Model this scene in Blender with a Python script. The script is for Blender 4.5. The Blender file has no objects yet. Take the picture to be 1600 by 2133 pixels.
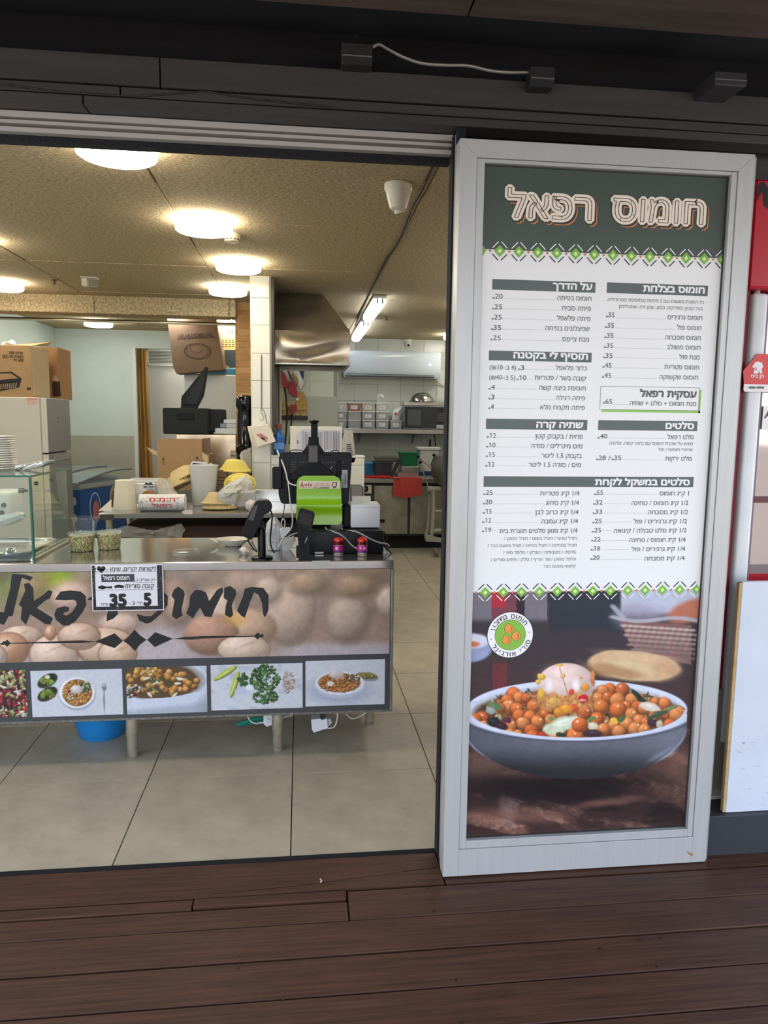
import bpy, bmesh, math, random
import numpy as np
from mathutils import Vector, Matrix, Euler

# ---------------------------------------------------------------- camera geometry (X right, Y into the shop, Z up, metres)
F = 1532.0; CX, CY = 800.0, 1066.5; H = 1.52
_ey = np.array([626 - CX, 872 - CY, F]); _ey /= np.linalg.norm(_ey)
_ex = np.array([14480 - CX, 1040 - CY, F]); _ex -= _ex @ _ey * _ey; _ex /= np.linalg.norm(_ex)
_ez = np.cross(_ex, _ey)
if _ez[1] > 0: _ez = -_ez
MC = np.stack([_ex, _ey, _ez], 1); C0 = np.array([0, 0, H])
def P(px, py, X=None, Y=None, Z=None):
    d = MC.T @ np.array([px - CX, py - CY, F])
    t = (X / d[0]) if X is not None else (Y / d[1]) if Y is not None else ((Z - H) / d[2])
    return Vector(C0 + t * d)
def proj(x, y, z):
    z = z - H
    a = MC[0, 0] * x + MC[0, 1] * y + MC[0, 2] * z; b = MC[1, 0] * x + MC[1, 1] * y + MC[1, 2] * z; c = MC[2, 0] * x + MC[2, 1] * y + MC[2, 2] * z
    return a / c * F + CX, b / c * F + CY

sc = bpy.context.scene; COL = sc.collection
cam = bpy.data.objects.new('camera', bpy.data.cameras.new('camera')); COL.objects.link(cam)
R = Matrix([[MC[0, i], -MC[1, i], -MC[2, i]] for i in range(3)])
cam.matrix_world = Matrix.Translation((0, 0, H)) @ R.to_4x4()
cam.data.sensor_fit = 'VERTICAL'; cam.data.sensor_height = 36; cam.data.lens = F / 2133 * 36; cam.data.clip_start = 0.02
sc.camera = cam

# ---------------------------------------------------------------- daylight and exposure
LAMP = 9.0      # strength of the round ceiling lamps
SKY = 1.35
wd = bpy.data.worlds.new('sky'); sc.world = wd; wd.use_nodes = True
nt = wd.node_tree; bg = nt.nodes['Background']
tc = nt.nodes.new('ShaderNodeTexCoord'); sx = nt.nodes.new('ShaderNodeSeparateXYZ'); rp = nt.nodes.new('ShaderNodeValToRGB')
nt.links.new(tc.outputs['Generated'], sx.inputs[0]); nt.links.new(sx.outputs['Z'], rp.inputs[0]); nt.links.new(rp.outputs[0], bg.inputs['Color'])
rp.color_ramp.elements[0].position = 0.0; rp.color_ramp.elements[0].color = (0.92, 0.95, 1.0, 1)
rp.color_ramp.elements[1].position = 0.7; rp.color_ramp.elements[1].color = (0.45, 0.62, 1.0, 1)
bg.inputs['Strength'].default_value = SKY
vs = sc.view_settings; vs.view_transform = 'Standard'; vs.look = 'None'; vs.gamma = 1; vs.use_curve_mapping = False; vs.exposure = 1.5
sc.cycles.max_bounces = 8; sc.cycles.transparent_max_bounces = 12; sc.cycles.sample_clamp_indirect = 4; sc.cycles.use_denoising = True
sc.cycles.caustics_reflective = False; sc.cycles.caustics_refractive = False

# ---------------------------------------------------------------- materials
def lin(c):
    c = np.asarray(c, float) / 255.0
    return np.where(c <= 0.04045, c / 12.92, ((c + 0.055) / 1.055) ** 2.4)
MATS = {}
def mat(name, rgb=(200, 200, 200), rough=0.5, metal=0.0, noise=None, bump=None, alpha=1.0, trans=0.0, emit=None, stretch=(1, 1, 1), dark=None, spec=0.5, ior=1.45, aniso=0):
    if name in MATS: return MATS[name]
    m = bpy.data.materials.new(name); m.use_nodes = True; t = m.node_tree; b = t.nodes['Principled BSDF']
    c = lin(rgb); base = (*c, 1); b.inputs['Base Color'].default_value = base
    b.inputs['Roughness'].default_value = rough; b.inputs['Metallic'].default_value = metal
    b.inputs['Specular IOR Level'].default_value = spec; b.inputs['IOR'].default_value = ior
    b.inputs['Alpha'].default_value = alpha; b.inputs['Transmission Weight'].default_value = trans
    if aniso: b.inputs['Anisotropic'].default_value = aniso
    if emit: b.inputs['Emission Color'].default_value = (*lin(rgb), 1); b.inputs['Emission Strength'].default_value = emit
    mp = None
    if noise or bump:
        tcn = t.nodes.new('ShaderNodeTexCoord'); mp = t.nodes.new('ShaderNodeMapping'); mp.inputs['Scale'].default_value = stretch
        t.links.new(tcn.outputs['Object'], mp.inputs[0])
    if noise:
        n = t.nodes.new('ShaderNodeTexNoise'); n.inputs['Scale'].default_value = noise[0]; n.inputs['Detail'].default_value = 7; n.inputs['Roughness'].default_value = 0.62
        r = t.nodes.new('ShaderNodeValToRGB'); t.links.new(mp.outputs[0], n.inputs[0]); t.links.new(n.outputs['Fac'], r.inputs[0])
        lo = lin(dark) if dark is not None else c * (1 - noise[1]); hi = np.clip(c * (1 + noise[1] * 0.6), 0, 1)
        r.color_ramp.elements[0].position = 0.32; r.color_ramp.elements[0].color = (*lo, 1)
        r.color_ramp.elements[1].position = 0.68; r.color_ramp.elements[1].color = (*hi, 1)
        t.links.new(r.outputs[0], b.inputs['Base Color'])
    if bump:
        n = t.nodes.new('ShaderNodeTexNoise'); n.inputs['Scale'].default_value = bump[0]; n.inputs['Detail'].default_value = 5
        k = t.nodes.new('ShaderNodeBump'); k.inputs['Strength'].default_value = bump[1]; k.inputs['Distance'].default_value = bump[2] if len(bump) > 2 else 0.01
        t.links.new(mp.outputs[0], n.inputs[0]); t.links.new(n.outputs['Fac'], k.inputs['Height']); t.links.new(k.outputs[0], b.inputs['Normal'])
    MATS[name] = m; return m
def attr_mat(name, rough=0.4, spec=0.4):
    if name in MATS: return MATS[name]
    m = bpy.data.materials.new(name); m.use_nodes = True; t = m.node_tree; b = t.nodes['Principled BSDF']
    a = t.nodes.new('ShaderNodeAttribute'); a.attribute_name = 'print'; t.links.new(a.outputs['Color'], b.inputs['Base Color'])
    b.inputs['Roughness'].default_value = rough; b.inputs['Specular IOR Level'].default_value = spec
    MATS[name] = m; return m
def glass_mat(name, rgb=(235, 245, 240), alpha=0.12, rough=0.02):
    """thin sheet: mostly clear, with real reflections"""
    if name in MATS: return MATS[name]
    m = bpy.data.materials.new(name); m.use_nodes = True; t = m.node_tree
    for n in list(t.nodes): t.nodes.remove(n)
    o = t.nodes.new('ShaderNodeOutputMaterial'); tr = t.nodes.new('ShaderNodeBsdfTransparent'); g = t.nodes.new('ShaderNodeBsdfGlossy'); mx = t.nodes.new('ShaderNodeMixShader'); fr = t.nodes.new('ShaderNodeFresnel')
    d = t.nodes.new('ShaderNodeBsdfDiffuse'); d.inputs[0].default_value = (*lin(rgb), 1); mx2 = t.nodes.new('ShaderNodeMixShader'); mx2.inputs[0].default_value = alpha
    g.inputs['Roughness'].default_value = rough; fr.inputs[0].default_value = 1.5
    c = np.clip(lin(rgb) * 0.25 + 0.75, 0, 1); tr.inputs[0].default_value = (*c, 1)
    t.links.new(tr.outputs[0], mx2.inputs[1]); t.links.new(d.outputs[0], mx2.inputs[2])
    ge = t.nodes.new('ShaderNodeNewGeometry'); mm = t.nodes.new('ShaderNodeMath'); mm.operation = 'MULTIPLY_ADD'; mm.inputs[1].default_value = -1; mm.inputs[2].default_value = 1
    ml = t.nodes.new('ShaderNodeMath'); ml.operation = 'MULTIPLY'; t.links.new(ge.outputs['Backfacing'], mm.inputs[0]); t.links.new(fr.outputs[0], ml.inputs[0]); t.links.new(mm.outputs[0], ml.inputs[1])
    t.links.new(ml.outputs[0], mx.inputs[0]); t.links.new(mx2.outputs[0], mx.inputs[1]); t.links.new(g.outputs[0], mx.inputs[2]); t.links.new(mx.outputs[0], o.inputs[0])
    MATS[name] = m; return m

# ---------------------------------------------------------------- mesh helpers (everything in world metres unless the thing is built at the origin)
WL = {}
def NB(): return bmesh.new()
def _faces(geom, M):
    pass
def bx(b, x0, x1, y0, y1, z0, z1, bev=0.0, M=None, seg=1):
    r = bmesh.ops.create_cube(b, size=1.0); vs_ = r['verts']
    S = Matrix.Translation(((x0 + x1) / 2, (y0 + y1) / 2, (z0 + z1) / 2)) @ Matrix.Diagonal((abs(x1 - x0), abs(y1 - y0), abs(z1 - z0), 1))
    bmesh.ops.transform(b, matrix=S, verts=vs_)
    if bev > 0:
        es = {e for v in vs_ for e in v.link_edges}
        q = bmesh.ops.bevel(b, geom=list(es), offset=bev, segments=seg, affect='EDGES', profile=0.5, clamp_overlap=True)
        vs_ = list({v for f in q['faces'] for v in f.verts} | {v for v in vs_ if v.is_valid})
    if M is not None: bmesh.ops.transform(b, matrix=M, verts=[v for v in vs_ if v.is_valid])
    return vs_
def ngon(b, pts, flip=False):
    v = [b.verts.new(p) for p in pts]
    if flip: v.reverse()
    try: return b.faces.new(v)
    except ValueError: return None
def prism(b, pts, d):
    """closed polygon pts (3D, planar) extruded by vector d"""
    d = Vector(d); n = len(pts)
    a = [b.verts.new(p) for p in pts]; c = [b.verts.new(Vector(p) + d) for p in pts]
    b.faces.new(a); b.faces.new(c[::-1])
    for i in range(n): b.faces.new((a[i], c[i], c[(i + 1) % n], a[(i + 1) % n]))
def lathe(b, prof, cx=0, cy=0, n=24, M=None, cap0=True, cap1=True, sx=1, sy=1, rip=None):
    """prof: list of (radius, z)"""
    rings = []
    for r, z in prof:
        ring = []
        for i in range(n):
            a = 2 * math.pi * i / n; rr = r * (1 + (rip(a, z) if rip else 0))
            p = Vector((cx + rr * math.cos(a) * sx, cy + rr * math.sin(a) * sy, z))
            if M is not None: p = M @ p
            ring.append(b.verts.new(p))
        rings.append(ring)
    for k in range(len(rings) - 1):
        for i in range(n): b.faces.new((rings[k][i], rings[k][(i + 1) % n], rings[k + 1][(i + 1) % n], rings[k + 1][i]))
    if cap0 and prof[0][0] > 1e-6: b.faces.new(rings[0][::-1])
    if cap1 and prof[-1][0] > 1e-6: b.faces.new(rings[-1])
def cyl(b, p0, p1, r, n=12, r1=None):
    p0, p1 = Vector(p0), Vector(p1); d = p1 - p0; L = d.length
    M = Matrix.Translation(p0) @ d.to_track_quat('Z', 'Y').to_matrix().to_4x4()
    lathe(b, [(r, 0), (r if r1 is None else r1, L)], n=n, M=M)
def smooth_path(pts, k=6):
    pts = [Vector(p) for p in pts]; out = []
    q = [pts[0]] + pts + [pts[-1]]
    for i in range(1, len(q) - 2):
        for j in range(k):
            t = j / k; a, b_, c, d = q[i - 1], q[i], q[i + 1], q[i + 2]
            out.append(0.5 * ((2 * b_) + (-a + c) * t + (2 * a - 5 * b_ + 4 * c - d) * t * t + (-a + 3 * b_ - 3 * c + d) * t ** 3))
    out.append(pts[-1]); return out
def tube(b, pts, r, n=8, k=6, smooth=True):
    pts = smooth_path(pts, k) if smooth else [Vector(p) for p in pts]
    prev = None; up = Vector((0.13, 0.2, 1)).normalized()
    for i, p in enumerate(pts):
        d = (pts[min(i + 1, len(pts) - 1)] - pts[max(i - 1, 0)])
        if d.length < 1e-9: d = Vector((0, 0, 1))
        d.normalize(); s = d.cross(up)
        if s.length < 1e-3: s = d.cross(Vector((1, 0, 0)))
        s.normalize(); u = s.cross(d)
        ring = [b.verts.new(p + r * (math.cos(2 * math.pi * j / n) * s + math.sin(2 * math.pi * j / n) * u)) for j in range(n)]
        if prev:
            for j in range(n): b.faces.new((prev[j], prev[(j + 1) % n], ring[(j + 1) % n], ring[j]))
        else: b.faces.new(ring[::-1])
        prev = ring
    b.faces.new(prev)
def wloc(o): return WL.get(o.name, Vector((0, 0, 0)))
def mk(name, b, m, parent=None, loc=None, smooth=None, label=None, kind=None):
    """link bmesh b as one mesh object; geometry is shifted so the object sits right under its parent"""
    me = b if isinstance(b, bpy.types.Mesh) else bpy.data.meshes.new(name)
    if not isinstance(b, bpy.types.Mesh):
        bmesh.ops.recalc_face_normals(b, faces=b.faces); b.to_mesh(me); b.free()
    if m is not None: me.materials.clear(); me.materials.append(m)
    base = wloc(parent) if parent else Vector((0, 0, 0))
    if loc is None:
        if parent: L = base
        else:
            n = len(me.vertices); co = np.empty(n * 3); me.vertices.foreach_get('co', co); co = co.reshape(-1, 3)
            mn, mx_ = co.min(0), co.max(0); L = Vector(((mn[0] + mx_[0]) / 2, (mn[1] + mx_[1]) / 2, mn[2]))
    else: L = Vector(loc)
    me.transform(Matrix.Translation(-L))
    if smooth:
        me.polygons.foreach_set('use_smooth', [True] * len(me.polygons))
        try: me.set_sharp_from_angle(angle=math.radians(smooth if smooth is not True else 40))
        except Exception: pass
    o = bpy.data.objects.new(name, me); COL.objects.link(o)
    if parent: o.parent = parent; o.location = L - base
    else: o.location = L
    WL[o.name] = L
    if label: o['label'] = label
    if kind: o['kind'] = kind
    return o
def tag(o, label, cat, group=None, kind=None):
    o['label'] = label; o['category'] = cat
    if group: o['group'] = group
    if kind: o['kind'] = kind
    return o
def thing(name, label, cat, loc=(0, 0, 0), group=None, kind=None):
    o = bpy.data.objects.new(name, None); o.empty_display_size = 0.05; COL.objects.link(o); o.location = loc; WL[o.name] = Vector(loc)
    return tag(o, label, cat, group, kind)
def struct(name, b, m, parent=None, smooth=None):
    o = mk(name, b, m, parent, smooth=smooth, loc=None if parent else (0, 0, 0))
    if not parent: o['kind'] = 'structure'
    return o
def sempty(name):
    o = bpy.data.objects.new(name, None); COL.objects.link(o); o['kind'] = 'structure'; return o
def copy_tree(o, parent=None):
    c = o.copy(); COL.objects.link(c); c.parent = parent
    for ch in list(o.children): copy_tree(ch, c)
    return c
def place(o, loc, rz=0, s=1, rx=0, ry=0):
    o.location = loc; o.rotation_euler = (rx, ry, rz); o.scale = (s, s, s); return o
def rect(px0, py0, px1, py1, Y):
    a, b_, c, d = P(px0, py0, Y=Y), P(px1, py0, Y=Y), P(px0, py1, Y=Y), P(px1, py1, Y=Y)
    return (a.x + c.x) / 2, (b_.x + d.x) / 2, (c.z + d.z) / 2, (a.z + b_.z) / 2      # x0,x1,z0,z1
def boxp(b, px0, py0, px1, py1, Y, dep, bev=0, **k):
    x0, x1, z0, z1 = rect(px0, py0, px1, py1, Y); return bx(b, x0, x1, Y, Y + dep, z0, z1, bev, **k)

# ---------------------------------------------------------------- flat lettering
def vis(s):
    """visual (left to right) order of a Hebrew line"""
    toks = []; cur = ''
    for ch in s:
        if ch.isdigit() or (ch in './' and cur and cur[-1].isdigit()): cur += ch
        else:
            if cur: toks.append(cur); cur = ''
            toks.append({'(': ')', ')': '('}.get(ch, ch))
    if cur: toks.append(cur)
    return ''.join(toks[::-1])
TC = {}
def glyphs(s, off=0.0, line=False):
    """vertex array, faces of a line of text, font size 1, in its own XY plane; off > 0 thickens the strokes"""
    key = (s, off, line)
    if key not in TC:
        c = bpy.data.curves.new('t', 'FONT'); c.body = s
        if off < 0: c.offset = off
        o = bpy.data.objects.new('t', c); COL.objects.link(o); dg = bpy.context.evaluated_depsgraph_get()
        cu = o.evaluated_get(dg).to_curve(dg); loops = []
        R_ = 2 if len(s) > 6 else 4
        for sp in cu.splines:
            bp = sp.bezier_points; n = len(bp); pts = []
            for i in range(n):
                p, q = bp[i], bp[(i + 1) % n]; straight = (p.handle_right - p.co).cross(q.co - p.co).length < 1e-5 and (q.handle_left - p.co).cross(q.co - p.co).length < 1e-5
                st = 1 if straight else R_
                for k in range(st):
                    t = k / st; w = p.co * (1 - t) ** 3 + p.handle_right * 3 * t * (1 - t) ** 2 + q.handle_left * 3 * t * t * (1 - t) + q.co * t ** 3
                    if not pts or (w - pts[-1]).length > 1e-4: pts.append(Vector((w.x, w.y, 0)))
            if len(pts) > 2: loops.append(pts)
        V = []; Fc = []
        def area(p): return sum(p[i].x * p[(i + 1) % len(p)].y - p[(i + 1) % len(p)].x * p[i].y for i in range(len(p))) / 2
        def inside(pt, p):
            r = False
            for i in range(len(p)):
                a_, b_ = p[i], p[(i + 1) % len(p)]
                if (a_.y > pt.y) != (b_.y > pt.y) and pt.x < (b_.x - a_.x) * (pt.y - a_.y) / (b_.y - a_.y) + a_.x: r = not r
            return r
        ars = [area(p) for p in loops]
        cont = {h: [i for i in range(len(loops)) if i != h and abs(ars[i]) > abs(ars[h]) and ars[i] * ars[h] < 0 and inside(loops[h][0], loops[i])] for h in range(len(loops))}
        outer = [h for h in cont if not cont[h]]; hs = {i: [] for i in outer}; kk = 0
        for h, c_ in cont.items():
            if c_:
                k = min(c_, key=lambda i: abs(ars[i]))
                if k in hs: hs[k].append(h)
        from mathutils.geometry import tessellate_polygon
        for i in ([] if line else outer):
            g = [loops[i]] + [loops[h] for h in hs[i]]; fl = [p for l in g for p in l]; n0 = len(V); kk += 1; V += [(p.x, p.y, kk % 2 * 4e-5) for p in fl]
            Fc += [tuple(n0 + q for q in t) for t in tessellate_polygon(g)]
        if off > 0:
            for l in loops:
                for i in range(len(l)):
                    p, q = l[i], l[(i + 1) % len(l)]; d = (q - p)
                    if d.length < 1e-6: continue
                    d.normalize(); n_ = Vector((-d.y, d.x, 0)) * off; p2, q2 = p - d * off * .85, q + d * off * .85; n0 = len(V)
                    kk += 1; V += [(w.x, w.y, (4 + kk % 23) * 2e-5) for w in (p - n_, q - n_, q2, q + n_, p + n_, p2)]; Fc.append((n0, n0 + 1, n0 + 2, n0 + 3, n0 + 4, n0 + 5))
        TC[key] = (np.array(V) if V else np.zeros((1, 3)), Fc)
        o.to_curve_clear(); bpy.data.objects.remove(o); bpy.data.curves.remove(c)
    return TC[key]
class Ink:
    """collects flat shapes that lie on one plane; map2 turns plane (x,z) into 3D"""
    def __init__(s, to3): s.v = []; s.f = []; s.to3 = to3; s.n = (0, -1, 0)
    def raw(s, xy, faces):
        n = len(s.v); s.f += [tuple(i + n for i in f) for f in faces]
        for p in xy:
            q = s.to3(p[0], p[1]); d = p[2] if len(p) > 2 else 0; s.v.append((q[0] + s.n[0] * d, q[1] + s.n[1] * d, q[2] + s.n[2] * d))
    def poly(s, xy): s.raw(xy, [tuple(range(len(xy)))])
    def rect(s, x0, x1, z0, z1): s.poly([(x0, z0), (x1, z0), (x1, z1), (x0, z1)])
    def text(s, t, x0, x1, zb, h=None, off=0.0, rot=0.0, ref=None, line=False):
        """fit t between x0 and x1 with its baseline at zb; letter height h (of font em)"""
        v, f = glyphs(t, off, line); r, _ = glyphs(t, off if ref is None else ref)
        mn, mx_ = r[:, 0].min(), r[:, 0].max(); kx = (x1 - x0) / max(mx_ - mn, 1e-6); kz = h if h is not None else kx
        s.raw([(x0 + (a[0] - mn) * kx, zb + a[1] * kz, a[2]) for a in v], f)
    def line(s, x0, z0, x1, z1, w):
        dx, dz = x1 - x0, z1 - z0; L = math.hypot(dx, dz); nx, nz = -dz / L * w / 2, dx / L * w / 2
        s.poly([(x0 - nx, z0 - nz), (x1 - nx, z1 - nz), (x1 + nx, z1 + nz), (x0 + nx, z0 + nz)])
    def disc(s, x, z, r, n=40, r0=0.0, sx=1, a0=0, a1=2 * math.pi):
        if r0 <= 0: s.poly([(x + r * math.cos(2 * math.pi * i / n) * sx, z + r * math.sin(2 * math.pi * i / n)) for i in range(n)]); return
        pts = []; fs = []
        for i in range(n + 1):
            a = a0 + (a1 - a0) * i / n; pts += [(x + r0 * math.cos(a) * sx, z + r0 * math.sin(a)), (x + r * math.cos(a) * sx, z + r * math.sin(a))]
        for i in range(n): fs.append((2 * i, 2 * i + 1, 2 * i + 3, 2 * i + 2))
        s.raw(pts, fs)
    def mesh(s, name):
        me = bpy.data.meshes.new(name); me.from_pydata(s.v, [], s.f); me.update(); return me
def ink_y(Y): return Ink(lambda x, z: (x, Y, z))
class PxInk(Ink):
    """ink on the plane Y whose places are read off as photo pixels"""
    def __init__(s, Y): super().__init__(lambda x, z: (x, Y, z)); s.Y = Y
    def q(s, px, py): a = P(px, py, Y=s.Y); return a.x, a.z
    def ptext(s, t, pl, pr, pyb, hpx=None, off=0.0, ref=None):
        """pl..pr the line's left and right ends, pyb its baseline at the right end"""
        x1, z1 = s.q(pr, pyb); x0 = s.q(pl, pyb - (pr - pl) * 0.022)[0]
        s.text(t, x0, x1, z1, None if hpx is None else hpx * s.Y / F, off, ref=ref)
    def prect(s, a, b_, c, d): x0, x1, z0, z1 = rect(a, b_, c, d, s.Y); s.rect(x0, x1, z0, z1)
    def ppoly(s, pts): s.poly([s.q(*p) for p in pts])

# ---------------------------------------------------------------- printed pictures: procedural colours stored on a fine grid
def vnoise(x, y, seed=0):
    xi = np.floor(x).astype(np.int64); yi = np.floor(y).astype(np.int64); fx = x - xi; fy = y - yi
    fx = fx * fx * (3 - 2 * fx); fy = fy * fy * (3 - 2 * fy)
    def h(a, b_):
        n = (a * 374761393 + b_ * 668265263 + seed * 1442695041) & 0x7fffffff
        n = ((n ^ (n >> 13)) * 1274126177) & 0x7fffffff
        return ((n ^ (n >> 16)) & 0xffff) / 65535.0
    return (h(xi, yi) * (1 - fx) + h(xi + 1, yi) * fx) * (1 - fy) + (h(xi, yi + 1) * (1 - fx) + h(xi + 1, yi + 1) * fx) * fy
def fbm(x, y, seed=0, o=4):
    s = 0; a = 0.5; t = 0
    for k in range(o): s = s + a * vnoise(x * 2 ** k, y * 2 ** k, seed + k * 7); t += a; a *= 0.5
    return s / t
def sst(a, b_, x): t = np.clip((x - a) / (b_ - a), 0, 1); return t * t * (3 - 2 * t)
class Art:
    """picture functions work in photo pixels of the print they copy"""
    def __init__(s, x0, x1, z0, z1, Y, step):
        s.x0, s.x1, s.z0, s.z1, s.Y = x0, x1, z0, z1, Y
        k = Y / F * step; s.nx = max(2, int((x1 - x0) / k)); s.nz = max(2, int((z1 - z0) / k))
        gx, gz = np.meshgrid(np.linspace(x0, x1, s.nx), np.linspace(z0, z1, s.nz)); s.gx, s.gz = gx, gz
        s.PX, s.PY = proj(gx, Y, gz); s.C = np.zeros(gx.shape + (3,))
    def put(s, mask, col):
        col = np.asarray(col, float)
        s.C = s.C * (1 - mask[..., None]) + col * mask[..., None]
    def win(s, cx, cy, r):
        ys = np.where((s.PY[:, s.nx // 2] > cy - r - 12) & (s.PY[:, s.nx // 2] < cy + r + 12))[0]; xs = np.where((s.PX[s.nz // 2] > cx - r - 45) & (s.PX[s.nz // 2] < cx + r + 45))[0]
        if len(ys) == 0 or len(xs) == 0: return None
        return slice(ys[0], ys[-1] + 1), slice(xs[0], xs[-1] + 1)
    def blob(s, cx, cy, rx, ry, col, soft=0.15, rot=0, a=1.0, shade=None, up=None, wob=0, seed=0):
        w = s.win(cx, cy, max(rx, ry) * (1 + soft) + 2)
        if w is None: return
        X = s.PX[w] - cx; Y = s.PY[w] - cy; c, n = math.cos(rot), math.sin(rot); u = (X * c + Y * n) / rx; v = (-X * n + Y * c) / ry
        d = np.sqrt(u * u + v * v)
        if wob: d = d + wob * (fbm(s.PX[w] / rx * 1.5, s.PY[w] / rx * 1.5, seed, 3) - 0.5)
        m = (1 - sst(1 - soft, 1 + soft, d)) * a
        if up is not None: m = m * (v < up)
        col = np.asarray(col, float)
        if shade is not None:
            uu, vv = np.clip(X / rx, -1, 1), np.clip(Y / ry, -1, 1); nz = np.sqrt(np.clip(1 - uu * uu - vv * vv, 0.02, 1))
            L = np.clip(-0.35 * uu - 0.6 * vv + 0.72 * nz, 0, 1.1); k = (1 - shade) + shade * 1.15 * L
            hl = np.clip((L - 0.93) / 0.12, 0, 1) ** 2 * shade * 90
            colr = np.clip(col * k[..., None] + hl[..., None], 0, 255)
        else: colr = col
        s.C[w] = s.C[w] * (1 - m[..., None]) + colr * m[..., None]
    def poly(s, pts, col, a=1.0):
        xs = [p[0] for p in pts]; ys = [p[1] for p in pts]; cx, cy = (min(xs) + max(xs)) / 2, (min(ys) + max(ys)) / 2
        w = s.win(cx, cy, max(max(xs) - min(xs), max(ys) - min(ys)) / 2 + 2)
        if w is None: return
        X, Y = s.PX[w], s.PY[w]; ins = np.zeros(X.shape, bool); n = len(pts)
        for i in range(n):
            x1, y1 = pts[i]; x2, y2 = pts[(i + 1) % n]
            if y1 == y2: continue
            ins ^= ((Y < y1) != (Y < y2)) & (X < (x2 - x1) * (Y - y1) / (y2 - y1) + x1)
        m = ins * a; s.C[w] = s.C[w] * (1 - m[..., None]) + np.asarray(col, float) * m[..., None]
    def mesh(s, name):
        nx, nz = s.nx, s.nz; n = nx * nz; co = np.empty((n, 3)); co[:, 0] = s.gx.ravel(); co[:, 1] = s.Y; co[:, 2] = s.gz.ravel()
        me = bpy.data.meshes.new(name); i = np.arange(n).reshape(nz, nx)
        q = np.stack([i[:-1, :-1], i[:-1, 1:], i[1:, 1:], i[1:, :-1]], -1).reshape(-1)
        nf = (nx - 1) * (nz - 1); me.vertices.add(n); me.vertices.foreach_set('co', co.ravel()); me.loops.add(nf * 4); me.loops.foreach_set('vertex_index', q.astype(np.int32))
        me.polygons.add(nf); me.polygons.foreach_set('loop_start', np.arange(0, nf * 4, 4, dtype=np.int32)); me.update()
        at = me.color_attributes.new('print', 'FLOAT_COLOR', 'POINT'); c = np.ones((n, 4)); c[:, :3] = lin(np.clip(s.C, 0, 255)).reshape(-1, 3)
        at.data.foreach_set('color', c.ravel()); return me
rnd = random.Random(7)

# ================================================================ SETTING
STRAND = mat('strand_board', (216, 200, 164), 0.9, noise=(58, 0.3), bump=(70, 0.8, 0.012), dark=(140, 122, 90), stretch=(1, 2.2, 1), spec=0.1)
CEIL_GAP = mat('ceiling_gap', (60, 48, 34), 0.9)
TILE = mat('floor_tile', (184, 173, 149), 0.42, noise=(6, 0.12), dark=(166, 155, 132), bump=(30, 0.08, 0.003), spec=0.35)
GROUT = mat('grout', (60, 56, 50), 0.9)
WTILE = mat('white_tile', (212, 214, 200), 0.22, noise=(2, 0.05)); WGROUT = mat('tile_grout', (150, 150, 138), 0.9)
DECK = mat('deck_wood', (84, 56, 40), 0.5, noise=(5, 0.25), dark=(58, 37, 27), bump=(9, 0.3, 0.003), stretch=(0.6, 16, 16), spec=0.3)
DARKWOOD = mat('dark_paint_wood', (58, 55, 52), 0.55, noise=(6, 0.25), stretch=(0.3, 4, 4))
SOFFIT = mat('soffit_wood', (74, 62, 54), 0.5, noise=(5, 0.35), stretch=(0.3, 4, 4))
BLACK = mat('black_gap', (14, 14, 15), 0.9)
ALU = mat('aluminium', (188, 188, 184), 0.38, 0.25, noise=(60, 0.06), stretch=(1, 1, 0.05))
ALU_TOP = mat('aluminium_track', (196, 190, 182), 0.35, 0.4)
WHITEWALL = mat('white_wall', (206, 219, 213), 0.6, noise=(3, 0.04)); BEIGE = mat('beige_dado', (176, 176, 158), 0.55, noise=(5, 0.06))
STEEL = mat('stainless', (190, 188, 180), 0.27, 0.95, noise=(7, 0.12), stretch=(1, 8, 8))
STEELD = mat('stainless_dull', (150, 148, 138), 0.4, 0.85, noise=(14, 0.25))
FOAM = mat('black_foam', (22, 24, 27), 0.85, bump=(90, 0.8, 0.01))

# shop floor: slab and separate tiles
b = NB(); bx(b, -3.0, 2.3, 2.42, 9.9, -0.10, -0.012); FL = struct('floor', b, GROUT)
TX, TY = -0.641, 2.42; tw, th = 0.6035, 0.61
b = NB(); bx(b, 0.002, tw - 0.002, 0.002, th - 0.002, -0.012, 0.0, 0.001); proto = mk('tile', b, TILE, FL, loc=(0, 0, 0)); tm = proto.data
first = True
for i in range(-4, 5):
    for j in range(0, 12):
        x = TX + i * tw; y = TY + j * th
        if x + tw > 2.32 or y + th > 9.95: continue
        o = proto if first else proto.copy()
        if not first: COL.objects.link(o)
        first = False
        o.location = (x, y + rnd.uniform(-0.0006, 0.0006), rnd.uniform(-0.0008, 0.0003))
b = NB(); bx(b, -3.0, 0.49, 2.400, 2.422, -0.06, 0.002); struct('trim_1', b, BLACK)

# deck outside, plank by plank
DK = sempty('deck')
def plank(x0, x1, y0, y1, z=0.0, name='plank', m=None, notch=None):
    b = NB(); bx(b, x0, x1, y0, y1, z - 0.03, z, 0.0025)
    o = mk(name, b, m or DECK, DK); return o
edges = [2.214, 2.070, 1.925, 1.780, 1.635]
while edges[-1] > -1.2: edges.append(edges[-1] - 0.145)
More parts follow.
